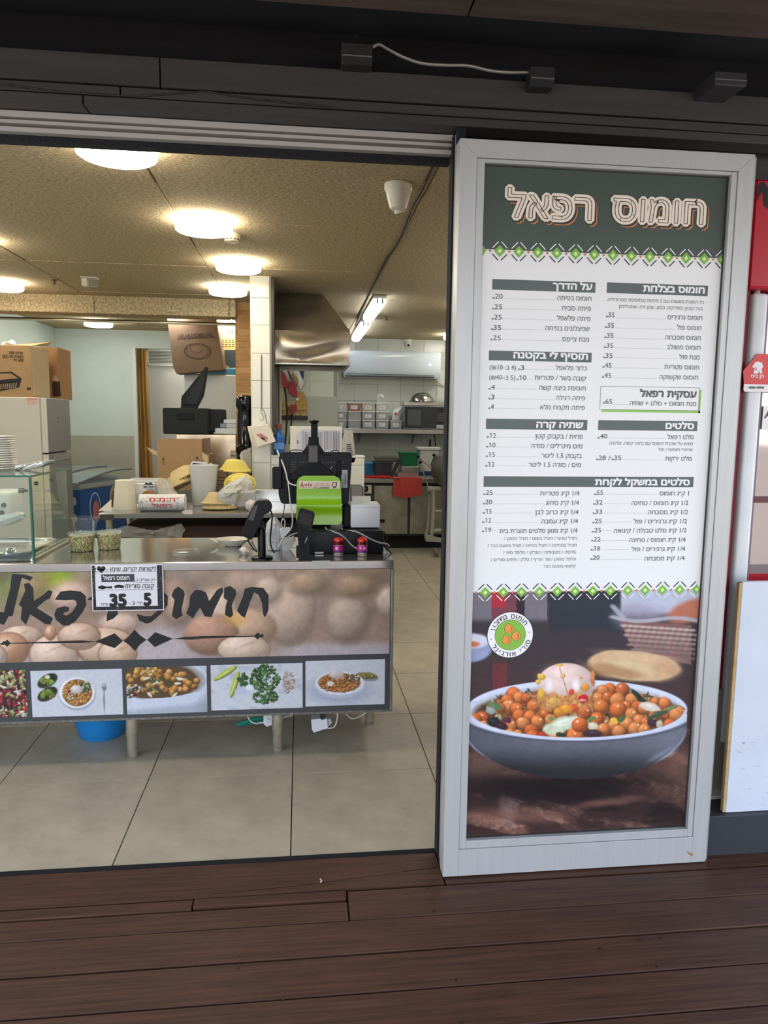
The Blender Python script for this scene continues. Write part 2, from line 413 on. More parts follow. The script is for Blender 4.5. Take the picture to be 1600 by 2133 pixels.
# threshold board, split by a long crack
def plankpoly(pts, z=0.0):
    b = NB(); prism(b, [(x, y, z) for x, y in pts], (0, 0, -0.03)); return mk('plank', b, DECK, DK)
cr = [P(*p, Z=0) for p in ((440, 1862), (520, 1855), (600, 1847), (690, 1836), (760, 1826), (860, 1813), (915, 1806))]
plankpoly([(-1.7, 2.398), (0.47, 2.398), (0.47, cr[-1].y + 0.001)] + [(p.x, p.y + 0.0015) for p in cr[-2::-1]] + [(cr[0].x - 0.02, 2.22), (-1.7, 2.22)])
plankpoly([(p.x, p.y - 0.0025) for p in cr] + [(0.47, 2.222), (cr[0].x - 0.02, 2.2205)])
plankpoly([(-3.2, 2.398), (-1.703, 2.398), (-1.703, 2.22), (-3.2, 2.22)])
plankpoly([(0.475, 2.40), (1.95, 2.40), (1.95, 2.222), (0.475, 2.222)])
plankpoly([(1.953, 2.40), (3.6, 2.40), (3.6, 2.222), (1.953, 2.222)])
s0 = P(403, 1880, Z=0).x; s1 = P(720, 1860, Z=0).x
plank(-1.5, s0 - 0.002, 2.167, 2.2125, 0.003, 'board_patch'); plank(s0 + 0.002, s1, 2.171, 2.213, 0.005, 'board_patch')
plank(-3.2, s1 + 0.002, 2.0735, 2.161); plank(s1 + 0.006, 3.6, 2.0735, 2.212)
for k in range(1, len(edges) - 1):
    a, c = edges[k + 1] + 0.006, edges[k]
    xs = [-3.2, rnd.uniform(-2.6, -1.4), rnd.uniform(1.7, 2.4), 3.6]
    for q in range(3): plank(xs[q] + 0.0015, xs[q + 1] - 0.0015, a, c, rnd.uniform(-0.0015, 0.0005))
b = NB(); bx(b, -3.2, 3.6, -1.2, 2.4, -0.12, -0.045); o = struct('deck_base', b, BLACK)
b = NB()
for (px, py) in ((360, 1818), (499, 1993), (497, 2016), (890, 1850), (905, 1897), (950, 2040), (1333, 1956), (1375, 1953), (962, 2128), (1368, 2012), (1250, 1975), (590, 2083)):
    p = P(px, py, Z=0.0006); lathe(b, [(0.0035, 0), (0.0035, 0.0014)], p.x, p.y, n=10)
mk('screw_head', b, mat('old_screw', (52, 44, 38), 0.5, 0.6), DK, kind='stuff')
# pale worn chips on the boards
tag(mk('wood_chip', (lambda b: (tube(b, [P(667, 1831, Z=.004), P(670, 1835, Z=.005), P(667, 1838, Z=.004)], 0.002, 6, 3), b)[1])(NB()), mat('chip', (210, 205, 190), 0.7)), 'tiny white curled scrap lying on the threshold board', 'scrap')
b = NB(); bx(b, -40, 40, -60, -1.2, -0.35, -0.30); struct('ground', b, mat('ground', (190, 160, 130), 0.9, noise=(0.3, 0.2)))

# ceiling boards
CE = sempty('ceiling')
ZC = 2.55
b = NB(); bx(b, -3.0, 2.3, 2.42, 9.9, ZC + 0.02, ZC + 0.08); mk('ceiling_deck', b, CEIL_GAP, CE)
b = NB(); bx(b, 0.0025, 1.1975, 0.0015, 0.5985, 0, 0.02, 0.003); proto = mk('panel', b, STRAND, CE, loc=(0, 0, 0)); first = True
for i in range(-2, 3):
    for j in range(-2, 11):
        x = -0.634 + i * 1.2; y = 3.54 + j * 0.6
        if x > 2.2 or y < 2.45: continue
        o = proto if first else proto.copy()
        if not first: COL.objects.link(o)
        first = False
        o.location = (x + rnd.uniform(-.003, .003), y, ZC + rnd.uniform(-0.002, 0.003))
for i in range(-2, 3):
    b = NB(); bx(b, -.634 + i * 1.2 + .0025, -.634 + i * 1.2 + 1.1975, 2.51, 2.938, ZC, ZC + .02, .003); mk('panel', b, STRAND, CE)
# beam between the rooms
BM = sempty('beam'); BMZ = P(400, 658, Y=6.74).z; BMY = P(400, 665, Z=BMZ).y
bxs = [-3.0, P(196, 630, Y=6.74).x, -0.62, -0.565]
for q in range(3):
    b = NB(); bx(b, bxs[q] + .002, bxs[q + 1] - .002, 6.74, BMY, BMZ, ZC, 0.004); mk('panel', b, STRAND, BM)
BMY += .25; r1 = P(400, 676, Y=BMY + .1)
b = NB(); bx(b, -3.0, -0.5, BMY + .1, BMY + .14, r1.z, r1.z + 0.016, 0.003); struct('trim_2', b, mat('chrome_rail', (215, 214, 208), 0.2, 0.9))
b = NB(); bx(b, -3.0, -0.5, BMY + .14, BMY + .16, r1.z + 0.016, r1.z + 0.032); struct('trim_3', b, mat('rail_dark', (84, 76, 62), 0.8))  # dark brown strip just above and behind the chrome rail

# walls of the shop
b = NB(); bx(b, -3.05, -2.9, 2.5, 9.5, 0, ZC + 0.02); struct('wall_left', b, WHITEWALL)
wb = 9.32; dx = P(279, 800, Y=wb).x
b = NB(); bx(b, -2.9, dx, wb, wb + 0.12, 1.285, ZC); bx(b, dx, -0.35, wb, wb + 0.12, P(280, 725, Y=wb).z, ZC); WB = struct('wall_back_room', b, WHITEWALL)
b = NB(); bx(b, -2.9, dx, wb - 0.004, wb + 0.12, 0, 1.285); mk('dado', b, BEIGE, WB)
b = NB(); bx(b, dx - 0.012, dx + 0.03, wb - 0.012, wb + 0.13, 0, P(280, 725, Y=wb).z + 0.012); struct('trim_4', b, mat('white_trim', (222, 224, 218), 0.4))
b = NB(); bx(b, dx, 0.4, 9.85, 9.95, 0, ZC + .02); struct('wall_recess', b, mat('recess_wall', (205, 204, 196), 0.6))
b = NB(); bx(b, 0.34, 0.40, 8.2, 9.85, 0, ZC); struct('wall_divider', b, WGROUT)
b = NB(); bx(b, 2.2, 2.3, 2.5, 9.9, 0, ZC + 0.02); struct('wall_right', b, mat('right_wall', (205, 203, 190), 0.6))
b = NB(); bx(b, 0.50, 1.44, 2.44, 2.5, 0, 2.45); struct('wall_front', b, mat('front_wall', (70, 66, 62), 0.6))
b = NB(); bx(b, -3.05, 3.6, 2.44, 2.5, 2.42, 2.5); bx(b, 1.44, 3.6, 2.46, 2.5, 2.30, 2.5); bx(b, 2.61, 3.6, 2.5, 2.6, 0, 2.6); struct('wall_header', b, DARKWOOD)
b = NB(); bx(b, -3.2, 2.3, 9.95, 10.05, 0, ZC + .1); struct('wall_outer', b, GROUT)
# kitchen back wall with its tiles
KY = 9.6
b = NB(); bx(b, 0.4, 2.2, KY + 0.01, KY + 0.1, 0, ZC); KW = struct('wall_back', b, WGROUT)
b = NB(); bx(b, 0.0012, 0.2958, 0, 0.01, 0.0012, 0.2108, 0.0012); proto = mk('tile', b, WTILE, KW, loc=(0, 0, 0)); first = True
tx0 = P(739.5, 800, Y=KY).x - 0.594; tz0 = P(740, 800, Y=KY).z - 6 * 0.212
for i in range(0, 7):
    for j in range(0, 9):
        x = tx0 + i * 0.297; z = tz0 + j * 0.212
        if x < 0.25 or x > 2.0 or z > ZC - .05: continue
        o = proto if first else proto.copy()
        if not first: COL.objects.link(o)
        first = False; o.location = (max(x, 0.4) if x < 0.4 else x, KY - rnd.uniform(0, .0008), z)
# nearer tiled wall behind the hood
NY = 8.2
b = NB(); bx(b, -0.56, 0.40, NY + .01, NY + .12, 0, ZC); NW = struct('wall_kitchen', b, WGROUT)
nx0, nz0 = P(645, 800, Y=NY).x, P(645, 794, Y=NY).z
b = NB(); bx(b, 0.001, 0.2635, 0, 0.01, 0.001, 0.211, 0.001); proto = mk('tile', b, mat('pale_tile', (200, 208, 188), .25, noise=(2, .04)), NW, loc=(0, 0, 0)); first = True
for i in range(-2, 1):
    for j in range(-5, 4):
        o = proto if first else proto.copy()
        if not first: COL.objects.link(o)
        first = False; o.location = (nx0 + i * .2645 - .0, NY - rnd.uniform(0, .0008), nz0 + j * .212)
# brick pier
BR = sempty('wall_pier'); BRY = 6.86
x0, x1 = P(490, 700, Y=BRY).x, P(526, 700, Y=BRY).x + 0.05
b = NB(); bx(b, x0 + .004, x1, BRY + .006, 9.3, 0, ZC); mk('pier_core', b, mat('mortar', (214, 186, 130), 0.9), BR)
bm_ = [mat('brick_a', (184, 142, 88), .8, noise=(12, .15)), mat('brick_b', (172, 128, 76), .8, noise=(12, .2)), mat('brick_c', (194, 154, 98), .8, noise=(12, .15))]
z = 0.62; k = 0; pit = 12.6 / F * BRY
while z < ZC - 0.01:
    cut = x0 + (0.028 if k % 2 else 0.125)
    for (a, c) in ((x0, cut - .0025), (cut + .0025, x1)):
        b = NB(); bx(b, a, c, BRY, BRY + .03, z + .0018, min(z + pit - .0018, ZC), 0.0015); mk('brick', b, bm_[rnd.randrange(3)], BR)
    z += pit; k += 1
# white tiled pillar and the half wall it stands in
PY_ = 5.6
PI_ = sempty('pillar'); xa, xb = P(523, 700, Y=PY_).x, P(562, 700, Y=PY_).x
b = NB(); bx(b, xa + .001, xb + .012, PY_ + .008, PY_ + .36, 0, ZC); mk('pillar_core', b, WGROUT, PI_)
WT2 = mat('pillar_tile', (226, 226, 212), 0.2, noise=(1.5, 0.04))
zz = [P(540, y, Y=PY_).z for y in (572, 620, 677, 736, 793, 850, 907, 964, 1021)]
for k in range(len(zz) - 1):
    b = NB(); bx(b, xa + .003, xb - .001, PY_, PY_ + .009, zz[k + 1] + .0012, min(zz[k], ZC) - .0012, .0012); mk('tile', b, WT2, PI_)
b = NB(); bx(b, xa - .004, xa + .003, PY_ - .002, PY_ + .36, 0, ZC); mk('edge_trim', b, mat('edge_cream', (236, 232, 212), .4), PI_)
b = NB(); bx(b, xb + .012, xb + .03, PY_ + .02, PY_ + .36, 1.0, ZC); mk('side_plate', b, mat('dark_steel', (70, 66, 58), .4, .7), PI_)
HWl = sempty('wall_half'); hx0, hx1, hz = xb + .002, P(759, 1000, Y=PY_).x, 1.243
b = NB(); bx(b, hx0, hx1, PY_ + .008, PY_ + .16, 0, hz - .004); mk('half_wall_core', b, WGROUT, HWl)
b = NB(); bx(b, hx0, hx1 + .004, PY_ - .003, PY_ + .165, hz - .012, hz, .002); mk('cap_trim', b, mat('cap_white', (232, 230, 216), .35), HWl)
xs = [hx0, P(608, 1000, Y=PY_).x, P(668, 1000, Y=PY_).x, P(728, 1000, Y=PY_).x, hx1]
zs = [hz - .013, P(750, 969, Y=PY_).z, P(750, 1026, Y=PY_).z, P(750, 1083, Y=PY_).z, .3]
for i in range(4):
    for j in range(4):
        b = NB(); bx(b, xs[i] + .001, xs[i + 1] - .001, PY_, PY_ + .009, zs[j + 1] + .001, zs[j] - .001, .001); mk('tile', b, WT2, HWl)

# door head: aluminium track, foam seals, dark fascia boards, soffit
OZ = 2.345
b = NB()
for (z0, z1, y) in ((2.352, 2.366, 2.405), (2.366, 2.374, 2.43), (2.374, 2.384, 2.400), (2.384, 2.39, 2.42), (2.39, 2.408, 2.396)): bx(b, -3.05, 0.478, y, 2.46, z0, z1, .001)
struct('trim_5', b, ALU_TOP)
b = NB(); bx(b, -3.05, 0.478, 2.43, 2.47, 2.334, 2.352, .002); struct('trim_6', b, FOAM)
FA = sempty('fascia')
for (z0, z1, y) in ((2.41, 2.435, 2.33), (2.4365, 2.462, 2.325), (2.465, 2.545, 2.318)):
    for (xa_, xb_) in ((-3.2, -0.62 + (z0 - 2.41) * 4), (-0.618 + (z0 - 2.41) * 4, 3.6)):
        b = NB(); bx(b, xa_, xb_ - .002, y, y + .08, z0, z1, .0015); mk('board', b, DARKWOOD, FA)
b = NB(); bx(b, -3.2, 3.6, 2.40, 2.50, 2.5, 2.75); mk('recess_board', b, mat('recess_dark', (20, 19, 18), .9), FA)
b = NB(); tube(b, [P(x, y, Y=2.322) for x, y in ((-30, 172), (60, 183), (140, 192), (280, 200), (400, 192), (430, 190), (520, 205), (700, 224))], .0022, 6); mk('cable', b, mat('black_cable', (30, 29, 28), .5), FA)
SO = sempty('porch_ceiling'); e0 = 2.135; k = 0
while e0 > -1.2:
    w_ = 0.26; xj = P(985, 10, Z=2.62).x + (0 if k == 0 else rnd.uniform(-1, 1))
    for (a, c) in ((-3.2, xj - .003), (xj + .003, 3.6)):
        b = NB(); bx(b, a, c, e0 - w_ + .004, e0, 2.62, 2.66, .003); mk('board', b, SOFFIT, SO)
    e0 -= w_; k += 1
b = NB(); bx(b, -3.2, 3.6, -1.2, 2.5, 2.68, 2.8); struct('porch_roof', b, BLACK)
# jamb: foam and metal strips one behind the other at the opening's edge
JA = sempty('door_frame')
for (ya, yb, m, xw) in ((2.315, 2.345, FOAM, .476), (2.345, 2.375, ALU, .480), (2.375, 2.43, FOAM, .474)):
    b = NB(); bx(b, xw, .50, ya, yb, 0.0, 2.40, .001); mk('seal_strip' if m is FOAM else 'metal_strip', b, m, JA)

# ================================================================ CEILING LAMPS (each lamp's light is its own glowing diffuser)
LM = mat('lamp_glow', (255, 244, 226), 0.4, emit=LAMP); LB = mat('lamp_body', (226, 222, 210), .5)
LMC = mat('lamp_glow_cool', (250, 250, 246), 0.4, emit=LAMP)
def round_lamp(px, py, label, cool=False, r=.148, X=None, Y=None):
    p = P(px, py, Z=ZC) if X is None else Vector((X, Y, ZC)); t = thing('ceiling_lamp', label, 'lamp', (p.x, p.y, ZC - .062), 'round ceiling lamps')
    b = NB(); lathe(b, [(r * .78, ZC - .018), (r * .80, ZC - .002)], p.x, p.y, 32); mk('base_plate', b, LB, t)
    b = NB(); lathe(b, [(r * .92, ZC - .062), (r * .985, ZC - .056), (r, ZC - .044), (r, ZC - .026), (r * .93, ZC - .018)], p.x, p.y, 40); mk('diffuser', b, LMC if cool else LM, t, smooth=True)
    return t
round_lamp(243, 292, 'round white ceiling lamp half hidden behind the door head, nearest the entrance')
round_lamp(425, 458, 'round white ceiling lamp beside the smoke detector')
round_lamp(497, 545, 'round white ceiling lamp just in front of the white tiled pillar')
round_lamp(475, 597, 'round white ceiling lamp before the beam, left of the tiled pillar', True)
round_lamp(205, 668, 'round white ceiling lamp in the back room near the wall camera', True)
round_lamp(0, 0, 'round white ceiling lamp above the microwave at the right edge of the opening', True, X=1.86, Y=8.9)
round_lamp(0, 0, 'round white ceiling lamp off to the left of the view', X=-1.95, Y=4.75)
round_lamp(0, 0, 'round white ceiling lamp off to the right of the view, near the door', X=1.7, Y=4.6)
round_lamp(0, 0, 'round white ceiling lamp off to the right, deeper in the kitchen', X=1.6, Y=6.6)
round_lamp(0, 0, 'added unseen round fill lamp off to the left, near the door', X=-1.95, Y=3.1)  # added out of view as fill light for the room
round_lamp(0, 0, 'added unseen round fill lamp off to the right, close to the door head', X=1.7, Y=3.0)  # added fill outside the view, so each lamp can be weaker
round_lamp(0, 0, 'added unseen round fill lamp at the far left, before the beam', X=-2.3, Y=6.2)  # unseen extra lamp, only here to spread the room light
LT = mat('tube_glow', (232, 240, 255), .4, emit=LAMP * .45)
def tube_lamp(x, y0, y1, label):
    t = thing('tube_lamp', label, 'lamp', (x, (y0 + y1) / 2, ZC - .09), 'tube ceiling lamps')
    b = NB(); bx(b, x - .055, x + .055, y0, y1, ZC - .03, ZC - .004, .008); mk('housing', b, LB, t)
    b = NB()
    M = Matrix.Translation((x, y0 + .02, ZC - .052)) @ Matrix.Rotation(-math.pi / 2, 4, 'X')
    lathe(b, [(.03, 0), (.05, .012), (.055, .03), (.055, y1 - y0 - .07), (.05, y1 - y0 - .05), (.03, y1 - y0 - .04)], n=18, M=M, sy=.75); mk('diffuser', b, LT, t, smooth=True)
    for s in (-.022, .022): b = NB(); bx(b, x + s - .007, x + s + .007, y0 + .014, y0 + .05, ZC - .07, ZC - .03, .003); mk('clip', b, mat('clip_grey', (120, 120, 118), .5), t)
tube_lamp(.66, 6.25, 7.35, 'long tube lamp beside the dark ceiling cable, nearer of the two'); tube_lamp(.675, 7.75, 9.2, 'long tube lamp over the kitchen bench behind the first tube')
tube_lamp(1.45, 4.0, 5.6, 'added unseen fill tube off to the right over the kitchen aisle'); tube_lamp(-2.45, 3.3, 4.9, 'added unseen fill tube off to the left above the glass case'); tube_lamp(1.6, 5.7, 6.3, 'added unseen short fill tube off to the right of the half wall')  # three added tubes out of view, fill light for the shop
for x_, y_, l_ in ((-2.2, 7.5, 'added round fill lamp hidden behind the beam, left'), (-1.25, 7.5, 'added round fill lamp hidden behind the beam, right'), (-1.2, 9.64, 'added unseen round fill lamp in the recess behind the curtain doorway')): round_lamp(0, 0, l_, True, X=x_, Y=y_)  # added hidden lamps that brighten the back room wall and the recess
q_ = P(476, 669, Z=2.50); round_lamp(0, 0, 'round white ceiling lamp above the tilted carton beside the brick pier', True, X=q_.x, Y=q_.y)

# ================================================================ SLIDING DOOR with the menu
DY = 2.25; D0, D1, DZ = 0.470, 1.400, 2.347; G0, G1, GZ0, GZ1 = 0.547, 1.328, 0.127, 2.283; PY = 2.272
DR = sempty('door_1')
def mitre(pts, y0=DY, y1=DY + 0.05, m=ALU, nm='frame_rail', par=DR):
    b = NB(); prism(b, [(x, y1, z) for x, z in pts], (0, y0 - y1, 0)); bmesh.ops.bevel(b, geom=[e for e in b.edges], offset=.0012, segments=1, affect='EDGES')
    return mk(nm, b, m, par)
w1 = 0.052
mitre([(D0, 0.004), (D0, DZ), (D0 + w1, DZ - w1), (D0 + w1, 0.004)], nm='stile'); mitre([(D1, 0.004), (D1, DZ), (D1 - w1, DZ - w1), (D1 - w1, 0.004)], nm='stile')
mitre([(D0, DZ), (D1, DZ), (D1 - w1, DZ - w1), (D0 + w1, DZ - w1)]); mitre([(D0 + w1, 0.004), (D1 - w1, 0.004), (D1 - w1, 0.098), (D0 + w1, 0.098)])
i0, i1, j0, j1 = D0 + w1 + .001, D1 - w1 - .001, 0.099, DZ - w1 - .001
mitre([(i0, j0), (i0, j1), (G0, j1), (G0, j0)], DY + .003, DY + .045, nm='glazing_bead'); mitre([(G1, j0), (G1, j1), (i1, j1), (i1, j0)], DY + .003, DY + .045, nm='glazing_bead')
mitre([(G0, GZ1), (G0, j1), (G1, j1), (G1, GZ1)], DY + .0035, DY + .045, nm='glazing_bead'); mitre([(G0, j0), (G0, GZ0), (G1, GZ0), (G1, j0)], DY + .0035, DY + .045, nm='glazing_bead')
GK = mat('gasket', (52, 54, 52), .6)
b = NB(); gk = .0035
bx(b, G0, G1, DY + .018, DY + .04, GZ1 - gk, GZ1); bx(b, G0, G1, DY + .018, DY + .04, GZ0, GZ0 + gk); bx(b, G0, G0 + gk, DY + .018, DY + .04, GZ0, GZ1); bx(b, G1 - gk, G1, DY + .018, DY + .04, GZ0, GZ1); mk('gasket', b, GK, DR)
b = NB(); bx(b, D0 - .0, D0 + .03, DY + .05, DY + .064, 0.01, DZ, .001); mk('side_profile', b, mat('aluminium_side', (170, 168, 160), .4, .3), DR)
b = NB(); bx(b, D1, D1 + .012, DY + .012, DY + .055, 0.004, DZ - .004, .001); mk('side_profile', b, MATS['aluminium_side'], DR)
b = NB(); bx(b, G0 - .002, G1 + .002, PY + .012, PY + .02, GZ0 - .002, GZ1 + .002); mk('pane', b, mat('backing_pane', (60, 64, 62), .2), DR)
# chipped paint spot on the bottom rail
b = NB(); q = P(1437, 1777, Y=DY); ngon(b, [(q.x + a, DY - .0006, q.z + c) for a, c in ((-.014, .008), (-.006, .006), (.004, .001), (.013, -.004), (.012, -.010), (.002, -.008), (-.006, -.002))]); mk('paint_chip', b, mat('chip_brown', (150, 112, 78), .8), DR)

MP = thing('menu_poster', 'tall printed menu with green title band and photo of chickpea bowl on sliding door', 'menu', ((G0 + G1) / 2, PY, GZ0))
a0, a1 = G0 + gk, G1 - gk
zt = P(1270, 529, Y=PY).z; zbm = P(1215, 1231, Y=PY).z
PAPER = mat('poster_white', (238, 238, 234), .33, spec=.5); PGREEN = mat('poster_green', (70, 80, 70), .33); 
b = NB(); bx(b, a0, a1, PY, PY + .010, zt, GZ1 - gk); mk('title_band', b, PGREEN, MP)
b = NB(); bx(b, a0, a1, PY, PY + .010, zbm, zt); mk('paper', b, PAPER, MP)
GRT = mat('print_grey', (84, 88, 86), .4); WHT = mat('print_white', (240, 240, 236), .35); PBAR = mat('print_bar_green', (86, 98, 92), .4)
HEADS = [((1026, 581, 1240, 610), 'על הדרך', 1151, 1234, 604), ((1019, 730, 1232, 755), 'תוסיף לי בקטנה', 1069, 1225, 749), ((1013, 872, 1223, 896), 'שתיה קרה', 1117, 1215, 891.5),
         ((1008, 992, 1444, 1015), 'סלטים במשקל לקחת', 1239, 1437, 1010.5), ((1265, 588, 1474, 617), 'חומוס בצלחת', 1339, 1468, 611), ((1247, 875, 1452, 898), 'סלטים', 1386, 1446, 893.5)]
ib = PxInk(PY - .0006); iw = PxInk(PY - .0011)
for (r, t, l, rr, yb) in HEADS:
    x0, x1, z0, z1 = rect(*r, PY); xa_, zz1 = ib.q(r[0], r[1]); xb_, zz0 = ib.q(r[2], r[3]); ib.rect(xa_, xb_, zz0, zz1)
    iw.ptext(vis(t), l, rr, yb, 19.5, .045)
    hb = mk('heading_bar', ib.mesh('heading_bar'), PBAR, MP); mk('lettering', iw.mesh('lettering'), WHT, hb, kind='stuff'); ib = PxInk(PY - .0006); iw = PxInk(PY - .0011)
IT = [('חומוס בפיתה', 1161, 1232, 627), ('פיתה סביח', 1171, 1231, 648), ('פיתה פלאפל', 1160, 1230, 669), ('שניצלונים בפיתה', 1136, 1228, 690), ('מנת צ׳יפס', 1171, 1227, 712),
      ('כדור פלאפל', 1157, 1223, 772), ('קובה בשר / פטריות', 1114, 1221, 793), ('תוספת ביצה קשה', 1123, 1220, 813.5), ('פיתה רגילה', 1158, 1219, 834), ('פיתה מקמח מלא', 1125, 1218, 854),
      ('פחית / בקבוק קטן', 1115, 1214, 914), ('מים מינרלים / סודה', 1107, 1213, 934), ('בקבוק 1.5 ליטר', 1128, 1212, 954), ('מים / סודה 1.5 ליטר', 1101, 1210, 973),
      ('1/4 ק״ג פטריות', 1125, 1207, 1032), ('1/4 ק״ג סחוג', 1137, 1206, 1051.5), ('1/4 ק״ג כרוב לבן', 1115, 1205, 1071), ('1/4 ק״ג עמבה', 1128, 1204, 1090), ('1/4 ק״ג מגוון סלטים תוצרת בית', 1041, 1203, 1109.5),
      ('חומוס גרגירים', 1391, 1463, 667), ('חומוס פול', 1410, 1461, 688), ('חומוס מסבחה', 1386, 1460, 709), ('חומוס משולב', 1389, 1459, 729), ('מנת פול', 1415, 1457, 749), ('חומוס פטריות', 1384, 1456, 770), ('חומוס שקשוקה', 1374, 1454, 791),
      ('מנת חומוס + סלט + שתיה', 1312, 1450, 846), ('סלט רפאל', 1390, 1445, 915), ('סלט ירקות', 1386, 1441, 960),
      ('1 ק״ג חומוס', 1374, 1435, 1032), ('1/2 ק״ג חומוס / טחינה', 1316, 1434, 1052), ('1/2 ק״ג מסבחה', 1350, 1433, 1071), ('1/2 ק״ג גרגירים / פול', 1320, 1431, 1090), ('1/2 ק״ג סלט טבולה / קינואה', 1279, 1430, 1109),
      ('1/4 ק״ג חומוס / טחינה', 1311, 1428, 1128.5), ('1/4 ק״ג גרגירים / פול', 1316, 1427, 1147.5), ('1/4 ק״ג מסבחה', 1343, 1426, 1167)]
SM = [('כל המנות מוגשות עם 2 פיתות ובתוספת פטרוזיליה,', 1264, 1466, 633), ('בצל קצוץ, פפריקה, כמון, שמן זית, שום-לימון', 1289, 1464, 646.5), ('מוגש על שכבת חומוס עם ביצה קשה, טחינה', 1270, 1443, 927.5), ('וגרגירי חומוס / פול', 1371, 1442, 940),
      ('חציל טבעי / חציל בשום / חציל מטוגן /', 1050, 1202, 1124), ('חציל בטחינה / חציל במיונז / חציל בטעם כבד /', 1016, 1201, 1138.5), ('סלסה / מטבוחה / טורקי / פלפל סיני /', 1048, 1200, 1153), ('פלפל מתוק / גזר חריף / סלק / זיתים סורים /', 1023, 1200, 1167.5), ('קישוא בטעם כבד', 1132, 1199, 1182)]
PR = [('20', 1031, 1047, 622.5), ('25', 1030, 1046, 644.5), ('25', 1029, 1045, 666), ('35', 1028, 1044, 687.5), ('25', 1027, 1043, 709), ('3', 1084, 1092, 771), ('10', 1081, 1096, 792), ('4', 1023, 1031, 811.5), ('3', 1022, 1030, 832), ('4', 1022, 1029, 852),
      ('12', 1019, 1033, 912), ('10', 1018, 1032, 932), ('15', 1017, 1031, 952), ('12', 1016, 1030, 972), ('25', 1012, 1026, 1031), ('20', 1011, 1025, 1050.5), ('15', 1011, 1024, 1070), ('12', 1010, 1023, 1089), ('19', 1009, 1023, 1108.5),
      ('35', 1267, 1280, 661), ('35', 1265, 1279, 683), ('35', 1264, 1278, 704), ('35', 1263, 1277, 725), ('35', 1261, 1276, 746), ('45', 1260, 1274, 766), ('45', 1259, 1273, 787), ('65', 1261, 1275, 841), ('40', 1250, 1265, 913.5), ('28', 1247, 1262, 958.5), ('35', 1279, 1294, 958.5),
      ('55', 1243, 1256, 1031), ('32', 1241, 1255, 1051), ('33', 1240, 1254, 1070.5), ('25', 1239, 1253, 1090), ('25', 1238, 1252, 1109), ('22', 1237, 1251, 1128), ('18', 1236, 1250, 1147), ('20', 1235, 1249, 1166)]
it = PxInk(PY - .0006)
for t, l, r, yb in IT: it.ptext(vis(t), l, r, yb, 14.2, .004)
for t, l, r, yb in SM: it.ptext(vis(t), l, r, yb, 10.2, -.006)
for t, l, r, yb in PR:
    it.ptext(t, l + (3.2 if t[0] == '1' else 0), r, yb, 14.5, .004); it.ptext('₪', l - 5, l - .6, yb, 6.0, .01)
    if t[0] == '1': it.ppoly([(l + 3.4, yb - 10.6), (l + 3.6, yb - 8.9), (l + .8, yb - 7.2), (l + .8, yb - 8.6)])
it.ptext('(₪10–ב 4)', 1020, 1075, 770.5, 14.2, .002); it.ptext('(₪40–ב 5)', 1019, 1073, 791.5, 14.2, .002); it.ptext('/', 1267, 1272, 958.5, 14, .004)
it.ptext(vis('עסקית רפאל'), 1333, 1451, 828, 21, .04)
mk('menu_lettering', it.mesh('menu_lettering'), GRT, MP, kind='stuff')
idot = PxInk(PY - .0005)        # dotted leaders between item and price
prs = {}
for t, l, r, yb in PR: prs.setdefault(round(yb / 6), []).append((r, yb))
for t, l, r, yb in IT:
    c = [p for p in PR if abs(p[3] - (yb - (l - p[2]) * .022)) < 6 and p[2] < l]
    if not c: continue
    p = max(c, key=lambda q: q[2]); xa_, z_ = idot.q(p[2] + 3, yb - (r - p[2]) * .022 - .5 + 1); xb_, z2 = idot.q(l - 2, yb - (r - l) * .022); 
    n = int((xb_ - xa_) / .0042)
    z_ = z2
    for k in range(max(n, 0)): x = xa_ + k * .0042; idot.rect(x, x + .0013, z_, z_ + .0013)
mk('dotted_leaders', idot.mesh('dotted_leaders'), GRT, MP, kind='stuff')
# framed business meal box with its green shadow
ig = PxInk(PY - .0004); x0, x1, z0, z1 = rect(1251, 805, 1455, 857, PY)
x0, z1 = ig.q(1251.5, 804); x1, z0 = ig.q(1455, 856)
ig.rect(x0 + .006, x1 + .006, z0 - .007, z0); ig.rect(x1, x1 + .006, z0 - .007, z1 - .006); mk('green_shadow', ig.mesh('green_shadow'), mat('print_green', (140, 196, 84), .4), MP)
il = PxInk(PY - .0005); lw = .0012
for a in ((x0, x1, z1 - lw, z1), (x0, x1, z0, z0 + lw), (x0, x0 + lw, z0, z1), (x1 - lw, x1, z0, z1)): il.rect(*a)
mk('box_outline', il.mesh('box_outline'), GRT, MP, kind='stuff')
# title: fat cream letters, orange drop, dark inner line
for (dx_, dz_, off, m, y, nm) in ((.0085, -.0085, .078, mat('print_orange', (222, 138, 82), .4), .0006, 'title_shadow'), (.0055, -.0055, .082, mat('print_darkline', (52, 54, 46), .4), .0013, 'title_outline'), (0, 0, .08, mat('print_cream', (240, 226, 206), .4), .0020, 'title_lettering'), (0, 0, .009, MATS['print_darkline'], .0027, 'title_inline')):
    tk = PxInk(PY - y)
    for t, l, r, yb in (('רפאל', 1050, 1238, 460), ('חומוס', 1270, 1470, 468)):
        x1_, z1_ = tk.q(r, yb); x0_ = tk.q(l, yb)[0]
        tk.text(vis(t), x0_ + dx_, x1_ + dx_, z1_ + dz_, 76 * PY / F, off, ref=.08, line=(nm == 'title_inline'))
    mk(nm, tk.mesh(nm), m, MP, kind='stuff')
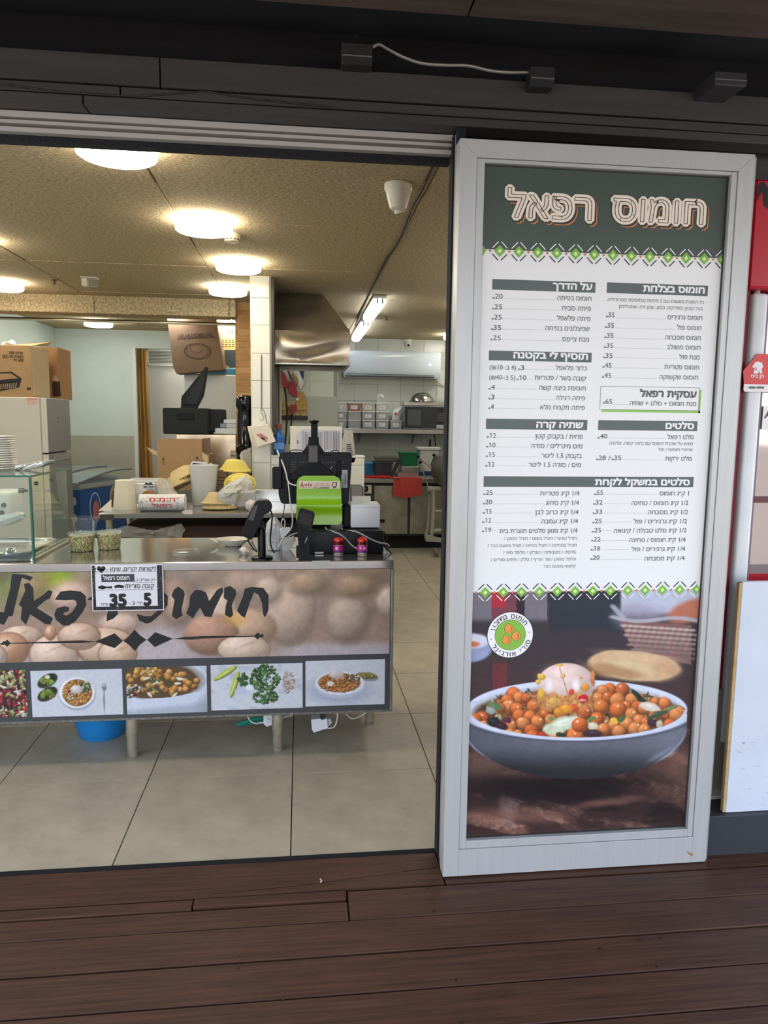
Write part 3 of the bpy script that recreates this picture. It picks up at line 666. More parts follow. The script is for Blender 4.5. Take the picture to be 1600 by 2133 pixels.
# diamond borders
def border(pxa, pya, pxb, pyb, n, above, below, nm):
    A = PxInk(PY - .0006); xa_, za = A.q(pxa, pya); xb_, zb = A.q(pxb, pyb); st = (xb_ - xa_) / (n - 1); z = (za + zb) / 2; gs, ys, os_, up, dn = [PxInk(PY - .0004 - .0003 * k) for k in range(5)]
    def dia(I, x, z, r): 
        p = [(x - r, z), (x, z - r), (x + r, z), (x, z + r)]; p = [(min(max(u, a0), a1), v) for u, v in p]
        if max(u for u, v in p) - min(u for u, v in p) > 1e-4: I.poly(p)
    for k in range(-1, n + 1):
        x = xa_ + k * st; dia(gs, x, z, st * .30); dia(ys, x, z, st * .12)
        if k < n: dia(os_, x + st / 2, z, st * .085)
        for s in (-1, 1):
            for I, g in ((up, 1), (dn, -1)):
                u0, u1 = x + s * st * .07, x + s * st * .38; v0, v1 = z + g * st * .46, z + g * st * .15
                if a0 < min(u0, u1) and max(u0, u1) < a1: I.line(u0, v0, u1, v1, st * .05)
    for I, m, q in ((gs, mat('print_green2', (126, 184, 66), .4), 'green_diamonds'), (ys, mat('print_pale', (226, 238, 170), .4), 'pale_diamonds'), (os_, mat('print_rust', (206, 136, 96), .4), 'rust_diamonds'), (up, above, 'upper_chevrons'), (dn, below, 'lower_chevrons')): mk(q, I.mesh(q), m, MP, kind='stuff')
INKD = mat('print_black', (46, 44, 44), .4)
border(1041.2, 523.2, 1467.2, 539.2, 12, WHT, INKD, 'a'); border(1011, 1231, 1415.7, 1231.5, 12, INKD, WHT, 'b')

# photograph of the chickpea bowl
A = Art(a0, a1, GZ0 + gk, zbm, PY, 1.35); X, Y = A.PX, A.PY
n1 = fbm(X / 60, Y / 26, 1, 5); n2 = fbm(X / 12, Y / 8, 2, 4)
A.C[:] = np.array([58, 52, 56]); A.put(sst(1330, 1420, Y) * .8, (72, 54, 52))
A.put((X < 1140) * (1 - sst(1285, 1300, Y)) * 1.0, (120, 112, 120)); A.put((X > 1024) * (X < 1092) * (1 - sst(1295, 1310, Y)), (120, 62, 74)); A.put((X > 1024) * (X < 1054) * (1 - sst(1262, 1270, Y)), (178, 40, 56)); A.put((X > 1076) * (X < 1093) * (1 - sst(1290, 1300, Y)), (42, 30, 40))
A.put((X > 1145) * (X < 1290) * (1 - sst(1300, 1330, Y)), (40, 46, 56)); A.put(sst(1290, 1297, X) * (1 - sst(1270, 1290, Y)), (186, 190, 206))
A.put((X > 1026) * (X < 1056) * sst(1375, 1385, Y) * (1 - sst(1430, 1440, Y)) * .55, (140, 50, 54))
# table top below
tb = sst(1500, 1530, Y); st_ = fbm(X / 80 + Y / 300, Y / 24 - X / 90, 5, 5); s2 = fbm(X / 16, Y / 10, 9, 5)
A.put(tb, (62, 44, 40)); A.put(tb * sst(.42, .68, st_) * .85, (128, 90, 74)); A.put(tb * sst(.5, .8, s2) * sst(.42, .6, st_) * .6, (176, 138, 120)); A.put(tb * sst(.45, .8, fbm(X / 5, Y / 4, 15, 4)) * .4, (44, 30, 28))
A.blob(1000, 1590, 60, 30, (120, 92, 78), .7, a=.6, wob=.8); A.blob(1430, 1600, 60, 50, (130, 96, 82), .7, a=.6, wob=.7)
A.blob(1190, 1640, 190, 34, (24, 18, 20), .7, a=.9, wob=.4); A.blob(1330, 1690, 150, 30, (30, 22, 24), .8, a=.75, wob=.8); A.blob(1060, 1688, 16, 24, (176, 150, 148), .8, a=.5, wob=1.0)
A.blob(1260, 1672, 60, 8, (150, 104, 86), .8, a=.6, rot=-.1, wob=.8); A.blob(1080, 1700, 90, 14, (140, 98, 84), .8, a=.6, wob=.8)
# basket of bread at the right
A.blob(1330, 1285, 50, 26, (150, 146, 164), .5, a=.7); A.blob(1440, 1272, 52, 22, (186, 112, 86), .3, rot=-.35)
A.poly([(1290, 1292), (1440, 1302), (1440, 1385), (1400, 1374), (1330, 1358), (1312, 1340)], (126, 92, 88))
for k in range(7):
    for q in range(12): A.blob(1300 + k * 3 + q * 13 + (k % 2) * 6, 1303 + k * 10 + q * .9, 6.8, 3.0, (214 - k * 13 - (q % 3) * 10, 186 - k * 14, 176 - k * 13), .6, a=.85)
for q in range(34): A.blob(1276 + q * 5.4, 1285 + 6 * math.sin(q / 5.5) + q * .32, 7, 3.6, (176, 172, 178), .6, a=.8)
for q in range(12): A.blob(1276 + q * 2, 1262 + q * 2.2, 6, 3.4, (170, 168, 176), .6, a=.7)
# pita half
A.blob(1322, 1386, 100, 31, (208, 172, 132), .06, rot=.10, wob=.22); A.blob(1310, 1396, 84, 19, (216, 188, 146), .3, rot=.14, wob=.7); A.blob(1300, 1402, 70, 12, (166, 124, 84), .6, rot=.14, wob=1.8, a=.75); A.blob(1388, 1392, 28, 22, (198, 152, 114), .5, rot=.2, a=.6)
A.blob(1330, 1368, 70, 9, (224, 190, 150), .8, rot=.12, a=.6)
A.blob(975, 1350, 50, 30, (150, 158, 190), .1); A.blob(978, 1335, 42, 16, (214, 216, 228), .2); A.blob(985, 1342, 14, 6, (206, 120, 80), .4)
# the bowl
A.blob(1198, 1520, 232, 95, (132, 140, 158), .012, up=None); bowl = np.sqrt(((X - 1198) / 232) ** 2 + ((Y - 1505) / 118) ** 2)
A.C = np.where(((bowl < 1) & (Y > 1500) & (np.abs(X - 1198) < 231))[..., None], np.stack([132 - 88 * sst(1535, 1612, Y) + 16 * sst(1300, 1430, X) - 18 * sst(1180, 1000, X)] * 3, -1) * np.array([.97, 1.0, 1.09]), A.C)
A.blob(1380, 1575, 26, 6, (196, 206, 222), .7, rot=-.4, a=.5)
A.blob(1202, 1478, 230, 62, (214, 220, 236), .012); A.blob(1202, 1480, 219, 53, (188, 190, 200), .05); A.blob(1204, 1486, 212, 50, (92, 62, 40), .06, wob=.1)
g = random.Random(3)
for k in range(420):                     # leaves, shreds of salad and dressing
    t = g.uniform(0, 6.28); r = math.sqrt(g.random()); px, py = 1204 + 205 * r * math.cos(t), 1482 + 48 * r * math.sin(t)
    A.blob(px, py, g.uniform(3, 11), g.uniform(1.5, 4), g.choice([(58, 82, 44), (176, 190, 142), (90, 60, 52), (70, 46, 56), (206, 140, 90), (196, 168, 110), (38, 50, 34), (220, 206, 180)]), .4, rot=g.uniform(0, 3), a=.9)
def c9(x, y): return 938 + x / 2.847, 1229 + y / 2.847
pm = sst(1.0, .7, np.sqrt(((X - 1205) / 205) ** 2 + ((Y - 1475) / 50) ** 2)); A.put(pm * sst(.35, .6, fbm(X / 7, Y / 6, 41, 4)) * .8, (176, 104, 56)); A.put(pm * sst(.55, .7, fbm(X / 5, Y / 5, 43, 3)) * .6, (214, 160, 100))
PEAS = [(375, 615, 42), (340, 655, 38), (410, 640, 40), (345, 690, 46), (450, 640, 30), (395, 705, 40), (410, 745, 42), (490, 690, 40), (470, 750, 40), (300, 700, 30), (150, 770, 40), (185, 762, 46), (200, 815, 42), (275, 840, 36), (350, 808, 46), (432, 790, 42), (350, 850, 34), (400, 858, 32), (518, 782, 42), (480, 832, 42), (488, 868, 42), (595, 770, 36), (655, 732, 42), (795, 727, 42), (905, 598, 38), (945, 588, 38), (1020, 592, 42), (880, 640, 36), (935, 640, 38), (990, 652, 46), (1075, 650, 42), (1040, 690, 36), (895, 692, 48), (995, 710, 50), (1110, 690, 40), (1150, 702, 38), (1075, 738, 42), (868, 765, 42), (1270, 672, 38), (1290, 735, 40), (1350, 738, 54), (1300, 802, 42), (1120, 775, 38), (1160, 785, 32), (910, 825, 38), (965, 812, 40), (1000, 838, 42), (1050, 795, 45), (1095, 822, 42), (1150, 828, 38), (768, 800, 48), (740, 868, 56), (615, 868, 34), (545, 860, 26), (680, 700, 30), (560, 735, 30), (1200, 760, 30), (1215, 660, 26)]
PEAS.sort(key=lambda p: p[1])
for (x_, y_, r_) in PEAS:
    px, py = c9(x_, y_); s_ = r_ / 2.847; c = g.choice([(226, 124, 64), (220, 118, 60), (230, 138, 78), (208, 108, 58), (224, 142, 82)])
    A.blob(px, py + 1.5, s_ * 1.1, s_ * 1.04, (112, 58, 34), .12, a=.7, wob=.1); A.blob(px, py, s_, s_ * g.uniform(.86, .98), c, .09, rot=g.uniform(0, 3), shade=.42, wob=.18, seed=int(x_))
    if g.random() < .6: A.blob(px + s_ * g.uniform(-.5, .5), py - s_ * g.uniform(.2, .6), s_ * .16, s_ * .12, (255, 226, 200), .6, a=.8)
    if g.random() < .5: A.blob(px + s_ * g.uniform(-.4, .4), py + s_ * g.uniform(-.3, .4), s_ * .5, s_ * .1, (176, 88, 46), .6, rot=g.uniform(0, 3), a=.5)
for (x_, y_, rx, ry, c, ro) in ((665, 800, 38, 15, (206, 212, 180), -.38), (690, 782, 22, 8, (228, 230, 208), -.3), (580, 825, 12, 11, (196, 206, 170), -.6), (262, 690, 17, 8, (92, 118, 76), .3), (240, 715, 10, 8, (150, 160, 150), .4), (262, 785, 15, 11, (34, 40, 36), .2), (305, 808, 13, 8, (58, 34, 46), .3), (335, 772, 9, 6, (90, 40, 60), .3), (1110, 625, 18, 5, (28, 48, 36), .75), (1135, 652, 11, 4, (28, 50, 36), .2), (1228, 740, 24, 5, (64, 84, 60), -.35), (1210, 790, 16, 8, (66, 40, 50), .3), (1240, 795, 7, 9, (190, 180, 150), .2), (1012, 765, 10, 6, (70, 104, 62), -.6), (838, 765, 10, 4, (88, 130, 70), -.4), (845, 805, 11, 8, (206, 200, 170), .3), (850, 852, 22, 9, (62, 44, 52), .1), (655, 858, 10, 5, (40, 56, 40), .2), (545, 858, 10, 7, (176, 60, 50), .1), (970, 775, 9, 7, (238, 178, 70), .1), (600, 762, 7, 4, (110, 140, 80), .3), (1180, 690, 22, 9, (222, 206, 190), .2), (1310, 700, 14, 4, (110, 126, 80), -.3)):
    px, py = c9(x_, y_); A.blob(px, py, rx, ry, c, .25, rot=ro, wob=.5, seed=int(y_)); A.blob(px - rx * .2, py - ry * .3, rx * .5, ry * .25, tuple(min(255, v + 34) for v in c), .6, rot=ro, a=.6)
px, py = c9(768, 800); A.blob(px, py, 17, 15.5, (222, 116, 58), .08, shade=.4); A.blob(px - 5, py - 7, 3, 2, (255, 226, 200), .6)
# egg with relish
A.blob(1180, 1424, 60, 43, (238, 208, 196), .03, shade=.22, up=.62); A.blob(1158, 1420, 30, 28, (244, 218, 206), .8, a=.5)
rl = np.exp(-((X - 1178) / 58) ** 4) * sst(1438, 1452, Y + 5 * np.sin(X / 9)) * sst(1482, 1466, Y); A.put(rl * .95, (204, 140, 84)); A.put(rl * sst(.4, .7, fbm(X / 4, Y / 4, 51, 3)) * .8, (232, 186, 110)); A.put(rl * sst(.55, .7, fbm(X / 4, Y / 4, 57, 3)) * .7, (160, 92, 50))
A.blob(1144, 1430, 7, 13, (250, 246, 248), .7, a=.8); A.blob(1200, 1428, 7, 12, (252, 248, 250), .7, a=.8)
for k in range(40): A.blob(1166 + 20 * k / 40, 1391 + k * 1.6, .9, 1.3, (156, 96, 76), .4, a=.7)
for (x_, y_, rx, ry, c) in ((540, 515, 9, 7, (232, 190, 84)), (520, 545, 6, 5, (236, 196, 90)), (650, 445, 8, 3, (232, 190, 84)), (668, 510, 5, 5, (236, 196, 120)), (540, 620, 8, 12, (232, 180, 74)), (845, 520, 5, 16, (222, 140, 84)), (800, 578, 9, 9, (232, 160, 74)), (775, 520, 3, 3, (232, 170, 100)), (720, 605, 6, 7, (222, 76, 60)), (790, 645, 10, 9, (206, 44, 50)), (785, 655, 8, 3, (240, 150, 140)), (735, 700, 10, 8, (226, 96, 56)), (690, 705, 14, 9, (240, 160, 60)), (640, 720, 9, 8, (236, 160, 56)), (610, 660, 10, 8, (226, 180, 96))):
    px, py = c9(x_, y_); A.blob(px, py, rx, ry, c, .2, shade=.2, wob=.5, seed=int(x_))
rd = np.sqrt(((X - 1202) / 230) ** 2 + ((Y - 1478) / 60) ** 2)
B = np.stack([104 - 62 * sst(1545, 1615, Y) + 14 * sst(1300, 1430, X) - 10 * sst(1150, 1000, X)] * 3, -1) * np.array([.97, .99, 1.08])
mb = (sst(.97, .99, rd) * (Y > 1478) * (bowl < 1))[..., None]; A.C = A.C * (1 - mb) + B * mb
A.put(sst(.96, .985, rd) * (1 - sst(1.07, 1.11, rd)) * (Y > 1478) * (np.abs(X - 1202) < 229), (206, 212, 226)); A.put(sst(1.05, 1.09, rd) * (1 - sst(1.12, 1.18, rd)) * (Y > 1478) * (bowl < 1) * .6, (76, 78, 90)); A.blob(1375, 1572, 24, 5, (150, 156, 170), .8, rot=-.5, a=.5)
A.C *= (0.94 + .12 * n2)[..., None]
mk('food_photo', A.mesh('food_photo'), attr_mat('poster_print', .35), MP)
# round badge
ba = PxInk(PY - .0008); bx_, bz_ = ba.q(1063, 1322.5); RB = 52.5 * PY / F
for (r, m, y, nm) in ((RB, INKD, .0008, 'badge_edge'), (RB * .975, WHT, .0011, 'badge_ring'), (RB * .665, INKD, .0014, 'badge_line'), (RB * .65, mat('print_badge_green', (134, 186, 70), .4), .0017, 'badge_centre')):
    I = PxInk(PY - y); I.disc(bx_, bz_, r, 56); mk(nm, I.mesh(nm), m, MP)
def pea(I, cx, cz, r, rot):
    pts = []
    for k in range(28):
        a = 2 * math.pi * k / 28; rr = r * (1 + .42 * math.exp(-((a - math.pi / 2) / .28) ** 2)); pts.append((cx + rr * math.cos(a + rot), cz + rr * .95 * math.sin(a + rot)))
    I.poly(pts)
I1, I2, I3 = PxInk(PY - .0020), PxInk(PY - .0023), PxInk(PY - .0026)
for (dx_, dz_, ro) in ((-.005, .020, .25), (.0195, -.0045, 0), (-.012, -.0175, .35)):
    pea(I1, bx_ + dx_, bz_ + dz_, .0155, ro); pea(I2, bx_ + dx_, bz_ + dz_, .0145, ro)
    I3.disc(bx_ + dx_ + .002, bz_ + dz_ - .001, .0075, 12, .0065, a0=-2.2, a1=1.6); I3.disc(bx_ + dx_ + .005, bz_ + dz_ + .002, .0045, 8, .0036, a0=-1.6, a1=1.4)
mk('badge_pea_edge', I1.mesh('e'), INKD, MP, kind='stuff'); mk('badge_pea', I2.mesh('p'), mat('print_pea', (238, 152, 70), .4), MP, kind='stuff'); mk('badge_pea_lines', I3.mesh('l'), INKD, MP, kind='stuff')
def arc(I, s, cx, cz, r, a_mid, span, em, inward=False, off=.01):
    s = vis(s); n = len(s)
    for k, ch in enumerate(s):
        if ch == ' ': continue
        t = (k + .5) / n - .5; a = a_mid - span * t if not inward else a_mid + span * t
        v, f = glyphs(ch, off); v = v - [(v[:, 0].min() + v[:, 0].max()) / 2, 0, 0]; ro = a - math.pi / 2 if not inward else a + math.pi / 2
        c, q = math.cos(ro), math.sin(ro); ox, oz = cx + r * math.cos(a), cz + r * math.sin(a)
        I.raw([(ox + em * (p[0] * c - p[1] * q), oz + em * (p[0] * q + p[1] * c), p[2]) for p in v], f)
It = PxInk(PY - .0016); arc(It, 'חומוס במתכון', bx_, bz_, RB * .71, math.pi * .56, 2.35, .0235); arc(It, 'סורי אורגינל', bx_, bz_, RB * .93, -math.pi * .46, 2.3, .0235, True)
mk('badge_lettering', It.mesh('bl'), INKD, MP, kind='stuff')
Id = PxInk(PY - .0016); Id.disc(bx_ + RB * .82, bz_ + RB * .10, .0025, 10); Id.disc(bx_ - RB * .82, bz_ - RB * .16, .0025, 10); mk('badge_dots', Id.mesh('bd'), MATS['print_rust'], MP, kind='stuff')

# ================================================================ SERVICE COUNTER
CYF = 3.2; CX1 = 0.414
CT = thing('service_counter', 'long stainless counter with chickpea banner and food photos on its front', 'counter', (-.9, 3.5, 0))
def pprism(b, pts, Y, d): prism(b, [P(x, y, Y=Y) for x, y in pts], (0, d, 0))
b = NB(); bx(b, -2.6, CX1, CYF - .006, 3.86, .862, .900, .003); mk('countertop', b, mat('counter_steel', (205, 204, 198), .13, .93, noise=(5, .08)), CT)
b = NB(); bx(b, -2.6, CX1 - .004, CYF + .012, 3.85, .215, .861); mk('carcass', b, STEELD, CT)
b = NB(); bx(b, -2.6, CX1 - .012, CYF, CYF + .012, .205, .862); mk('front_panel', b, mat('banner_dark', (66, 70, 70), .35, spec=.5), CT)
b = NB(); bx(b, CX1 - .012, CX1, CYF - .002, CYF + .03, .20, .86, .002); mk('corner_post', b, STEELD, CT)
b = NB(); bx(b, -2.6, CX1 - .004, CYF - .003, CYF + .03, .196, .206, .001); mk('bottom_edge', b, mat('worn_edge', (120, 118, 112), .6, .4, noise=(60, .5)), CT)
b = NB(); x0, x1, z0, z1 = rect(650, 1168, 688, 1184, CYF - .007); bx(b, x0, x1, CYF - .0072, CYF - .006, z0, z1, .0004); mk('torn_tape', b, mat('tape_clear', (206, 202, 190), .25, alpha=.8), CT)
LEG = mat('leg_steel', (206, 198, 180), .3, .75, noise=(30, .2))
for (x, y) in ((-.755, 3.262), (-.107, 3.268), (.345, 3.54), (-1.9, 3.3), (-.75, 3.75), (-.107, 3.75)):
    b = NB(); lathe(b, [(.020, 0), (.0225, .004), (.0225, .012), (.0235, .014), (.0235, .095), (.0265, .10), (.0265, .20)], x, y, 20); mk('leg', b, LEG, CT, smooth=True)
# banner photograph
BY = CYF - .0006
g = random.Random(11)
x0, x1, z0, z1 = rect(0, 1186, 812, 1370, BY); zt = P(400, 1189, Y=BY).z; zb = P(406, 1371, Y=BY).z
A = Art(-1.5, P(812, 1280, Y=BY).x, zb, zt, BY, 1.5); X, Y = A.PX, A.PY
A.C[:] = np.array([150, 128, 112]); nA = fbm(X / 90, Y / 60, 3, 4)
A.put(sst(300, 60, X) * sst(1300, 1190, Y), (112, 130, 60)); A.blob(95, 1212, 60, 26, (146, 166, 44), .7); A.blob(35, 1200, 40, 20, (96, 112, 66), .7); A.blob(240, 1190, 60, 20, (90, 104, 80), .8)
A.put(np.exp(-((X - 420) / 50) ** 2) * .7, (128, 130, 134)); A.put(sst(1340, 1372, Y - (X - 400) * -.02) * .5, (168, 158, 160))
A.put(sst(560, 620, X) * sst(1330, 1350, Y) * .8, (176, 168, 172)); A.blob(330, 1345, 70, 40, (178, 168, 172), .5, a=.8)
for k in range(46):
    px, py = g.uniform(-120, 830), g.uniform(1185, 1260); A.blob(px, py, g.uniform(26, 44), g.uniform(22, 36), g.choice([(178, 150, 126), (160, 132, 106), (186, 160, 140), (150, 120, 94)]), .55, shade=.28, a=.6)
for (px, py, rx, ry, c, so) in ((150, 1245, 46, 36, (188, 158, 138), .4), (250, 1300, 42, 22, (196, 168, 146), .3), (460, 1275, 36, 46, (196, 170, 146), .4), (605, 1278, 55, 70, (186, 160, 138), .12), (725, 1290, 46, 52, (172, 150, 130), .25), (810, 1255, 28, 34, (190, 168, 148), .3), (640, 1215, 40, 26, (164, 138, 108), .5), (740, 1222, 46, 24, (158, 130, 100), .5), (560, 1230, 30, 30, (190, 164, 142), .5), (515, 1310, 62, 42, (186, 152, 122), .12), (440, 1322, 58, 44, (168, 128, 104), .1), (372, 1265, 30, 40, (170, 140, 120), .5)):
    A.blob(px, py, rx, ry, tuple(min(255, v + 14) for v in c), so, shade=.34)
for (px, py, rx, ry, c) in ((45, 1325, 44, 22, (196, 168, 146)), (112, 1362, 50, 40, (206, 178, 156)), (222, 1348, 62, 40, (200, 168, 142)), (165, 1325, 44, 28, (190, 158, 132)), (20, 1352, 40, 34, (176, 132, 102)), (-30, 1368, 44, 30, (200, 174, 156)), (245, 1362, 40, 30, (196, 164, 138)), (508, 1352, 54, 30, (206, 182, 158)), (105, 1318, 12, 16, (186, 140, 104))):
    A.blob(px, py, rx * 1.03, ry * 1.04, (120, 84, 62), .06); A.blob(px, py, rx, ry, tuple(min(255, v + 8) for v in c), .06, shade=.3, wob=.12)
    A.blob(px + rx * .1, py - ry * .3, rx * .4, 3, (150, 112, 88), .8, rot=-.4, a=.5, wob=1.2); A.blob(px - rx * .3, py - ry * .3, rx * .4, ry * .35, (232, 212, 194), .8, a=.5)
A.blob(490, 1290, 22, 14, (198, 150, 76), .6, a=.6)
A.C *= (1.0 + .14 * fbm(X / 7, Y / 7, 8, 3))[..., None]
mk('banner_photo', A.mesh('banner_photo'), attr_mat('banner_print', .3), CT)
# brush lettering
def c5(p): return [(x / 3.8095, 1160 + y / 3.8095) for x, y in p]
def c6(p): return [(400 + x / 3.636, 1160 + y / 3.636) for x, y in p]
BR_ = [c5([(95, 135), (200, 140), (262, 160), (240, 190), (175, 165), (165, 195), (100, 470), (70, 470), (30, 540), (0, 528), (-70, 500), (-30, 430), (30, 440), (80, 250)]),
       c5([(190, 215), (230, 205), (265, 250), (268, 350), (345, 300), (385, 262), (418, 275), (395, 330), (360, 345), (290, 405), (420, 485), (400, 535), (360, 535), (240, 455), (205, 540), (165, 495), (175, 400), (150, 380), (200, 270)]),
       c5([(435, 340), (480, 275), (560, 266), (640, 275), (680, 310), (685, 380), (655, 440), (600, 510), (545, 545), (500, 545), (445, 500), (430, 460), (450, 410), (510, 390), (550, 400), (545, 430), (510, 440), (500, 460), (530, 465), (570, 440), (610, 380), (605, 350), (580, 340), (520, 345)]),
       c5([(695, 335), (760, 290), (860, 285), (930, 330), (935, 455), (900, 490), (845, 512), (850, 455), (880, 380), (800, 335), (700, 345)]),
       c5([(1060, 330), (1120, 270), (1230, 262), (1300, 280), (1332, 310), (1330, 380), (1290, 440), (1200, 520), (1160, 530), (1105, 505), (1085, 455), (1150, 470), (1200, 470), (1260, 420), (1290, 350), (1270, 320), (1200, 305), (1120, 320), (1090, 380)]),
       c5([(1380, 260), (1415, 235), (1460, 270), (1466, 300), (1440, 420), (1450, 465), (1400, 495), (1365, 470), (1375, 400), (1386, 340), (1360, 310)]),
       [(388, 1278), (394, 1262), (396, 1242), (402, 1234)] + c6([(25, 250), (60, 250), (105, 268), (130, 335), (190, 250), (230, 230), (236, 262), (170, 400), (148, 458), (95, 450), (62, 385), (35, 420), (15, 455)]) + [(402, 1288)],
       c6([(245, 235), (290, 220), (330, 250), (336, 282), (300, 370), (312, 440), (290, 462), (250, 440), (255, 370), (268, 330), (240, 310)]),
       c6([(340, 408), (385, 300), (400, 240), (450, 228), (540, 234), (580, 290), (580, 400), (555, 457), (540, 440), (530, 350), (505, 290), (470, 268), (440, 340), (400, 462), (372, 445)])]
INKB = mat('banner_ink', (28, 31, 28), .4)
for q in BR_:
    I = PxInk(BY - .0006); I.ppoly(q); mk('brush_letter', I.mesh('brush_letter'), INKB, CT)
for q in (c5([(-30, 690), (10, 686), (30, 668), (38, 672), (58, 656), (86, 684), (56, 714), (36, 694), (28, 700)]), c5([(80, 684), (650, 662), (760, 673), (650, 684), (80, 689)]), c5([(755, 672), (910, 606), (975, 668), (910, 724)]), c5([(978, 665), (1024, 628), (1068, 577), (1110, 622), (1163, 658), (1112, 696), (1070, 746), (1028, 702)]), c5([(1168, 658), (1232, 597), (1372, 650), (1228, 716)]),
          c5([(1372, 650), (1480, 634), (1600, 630)]) + c6([(0, 600), (475, 596), (475, 604), (0, 622)]) + c5([(1600, 658), (1480, 656)]), c6([(468, 602), (498, 572), (520, 592), (530, 580), (545, 596), (530, 612), (518, 604), (498, 626)])):
    I = PxInk(BY - .0006); I.ppoly(q); mk('ornament', I.mesh('ornament'), INKB, CT)
# the row of food photographs
def photo(pa, pya, pb, pyb, nm='food_photo'):
    (xa_, za), (xb_, zb_) = PxInk(BY).q(pa, pya), PxInk(BY).q(pb, pyb)
    return Art(xa_, xb_, zb_, za, BY, 1.25)
def fin(A, nm='food_photo'): A.C *= (.96 + .08 * fbm(A.PX / 5, A.PY / 5, 21, 3))[..., None]; return mk(nm, A.mesh(nm), MATS['banner_print'], CT)
A = photo(-130, 1400, 58, 1493); A.C[:] = (70, 40, 46)
for k in range(900): A.blob(g.uniform(-130, 60), g.uniform(1395, 1500), g.uniform(3, 9), g.uniform(1.2, 3.2), g.choice([(196, 206, 150), (220, 220, 196), (150, 40, 50), (100, 40, 70), (130, 160, 70), (176, 180, 120), (186, 60, 60), (60, 40, 50)]), .3, rot=g.uniform(0, 3.1), shade=.3)
fin(A)
def mark(A, x, y, rx, ry, dens=120, pal=None, s=(2.2, 3.4)):
    pal = pal or [(206, 148, 80), (222, 168, 98), (196, 136, 70), (210, 160, 100)]
    for k in range(dens):
        t = g.uniform(0, 6.28); r = math.sqrt(g.random()); q = g.uniform(*s); A.blob(x + rx * r * math.cos(t), y + ry * r * math.sin(t), q, q * .9, g.choice(pal), .15, shade=.5)
A = photo(63, 1397.5, 257, 1488); A.C[:] = (198, 202, 208)
for (y_, c) in ((1418, (126, 140, 70)), (1446, (120, 124, 60))):
    A.blob(99, y_, 23, 13, (74, 70, 66), .06, rot=-.5); A.blob(99, y_ - 1, 20, 10.5, (50, 50, 40), .06, rot=-.5)
    for k in range(14): A.blob(99 + g.uniform(-13, 13), y_ + g.uniform(-7, 7), 5, 4.4, (c[0] + g.randint(-20, 30), c[1] + g.randint(-15, 30), c[2]), .15, shade=.3)
A.blob(99, 1410, 5, 4, (206, 214, 186), .2)
A.blob(161, 1446, 38, 33, (150, 156, 168), .1); A.blob(160, 1443, 37, 32, (228, 228, 230), .04); A.blob(161, 1443, 31, 28, (120, 84, 50), .06); mark(A, 160, 1444, 28, 25, 190); mark(A, 178, 1430, 12, 11, 60, [(84, 106, 60), (200, 200, 170), (70, 90, 50)], (1.5, 3)); mark(A, 147, 1446, 9, 12, 20, [(220, 210, 190), (130, 50, 60)], (1.5, 2.5)); A.blob(159, 1436, 12, 9, (216, 210, 206), .1, shade=.2)
A.blob(217, 1431, 5, 8, (120, 122, 128), .1); [A.blob(213 + 2.6 * k, 1424, .8, 6, (200, 202, 208), .1) for k in range(4)]; A.blob(217, 1460, 1.6, 26, (136, 138, 146), .2, rot=-.03)
fin(A)
A = photo(262, 1391, 432, 1483); A.C[:] = (186, 192, 200); A.put(sst(1440, 1490, A.PY) * sst(360, 430, A.PX), (128, 140, 146)); A.blob(425, 1405, 26, 6, (84, 120, 70), .3, rot=.2)
A.blob(330, 1425, 108, 52, (196, 202, 216), .02, rot=-.06); A.blob(332, 1418, 96, 40, (160, 160, 160), .05); A.blob(325, 1418, 90, 38, (92, 72, 50), .08, wob=.2); mark(A, 332, 1422, 82, 24, 60, None, (5.5, 7.5)); mark(A, 275, 1440, 20, 14, 40, [(110, 50, 60), (200, 200, 180), (80, 100, 60)], (2, 5)); mark(A, 305, 1396, 26, 10, 40, [(226, 196, 130), (220, 170, 90)], (3, 6))
for k in range(18): A.blob(g.uniform(290, 395), g.uniform(1410, 1450), 7, 2.4, g.choice([(220, 220, 200), (70, 84, 60), (150, 130, 90)]), .3, rot=g.uniform(-1, 1))
A.put(((A.PY > 1443 + 10 * np.sin((A.PX - 262) / 60) - (A.PX - 262) * .14 + 12) & (A.PX < 432)) * 1.0 * (1 - sst(395, 432, A.PX)), (200, 206, 220)); A.put(sst(1474, 1488, A.PY + (A.PX - 262) * .10) * .7, (150, 162, 172)); fin(A)
A = photo(438.7, 1385.5, 630.5, 1474); A.C[:] = (202, 206, 212); A.put(sst(.5, .66, fbm(A.PX / 22, A.PY / 12, 33, 4)) * .5, (168, 174, 186))
for (x_, y_, r_, n) in ((468, 1402, -.55, 0), (488, 1425, -1.25, 1)):
    A.blob(x_ + 2, y_ + 1, 28, 5.4, (104, 124, 50), .1, rot=r_); A.blob(x_, y_, 27, 4.6, (176, 188, 78), .2, rot=r_); A.blob(x_, y_, 25, 1.2, (216, 218, 140), .4, rot=r_)
mark(A, 552, 1413, 31, 28, 190, [(64, 104, 54), (86, 128, 68), (46, 84, 44), (110, 150, 90)], (1.5, 4)); mark(A, 553, 1452, 26, 13, 90, [(64, 104, 54), (86, 128, 68), (46, 84, 44), (110, 150, 90)], (1.5, 4)); mark(A, 506, 1416, 10, 14, 36, [(64, 104, 54), (86, 118, 68)], (2, 4)); mark(A, 601, 1420, 13, 24, 130, [(196, 168, 130), (176, 146, 110), (206, 186, 160)], (1, 1.8))
A.blob(505, 1440, 16, 8, (188, 196, 210), .3); A.blob(520, 1432, 9, 6, (224, 228, 236), .3); fin(A)
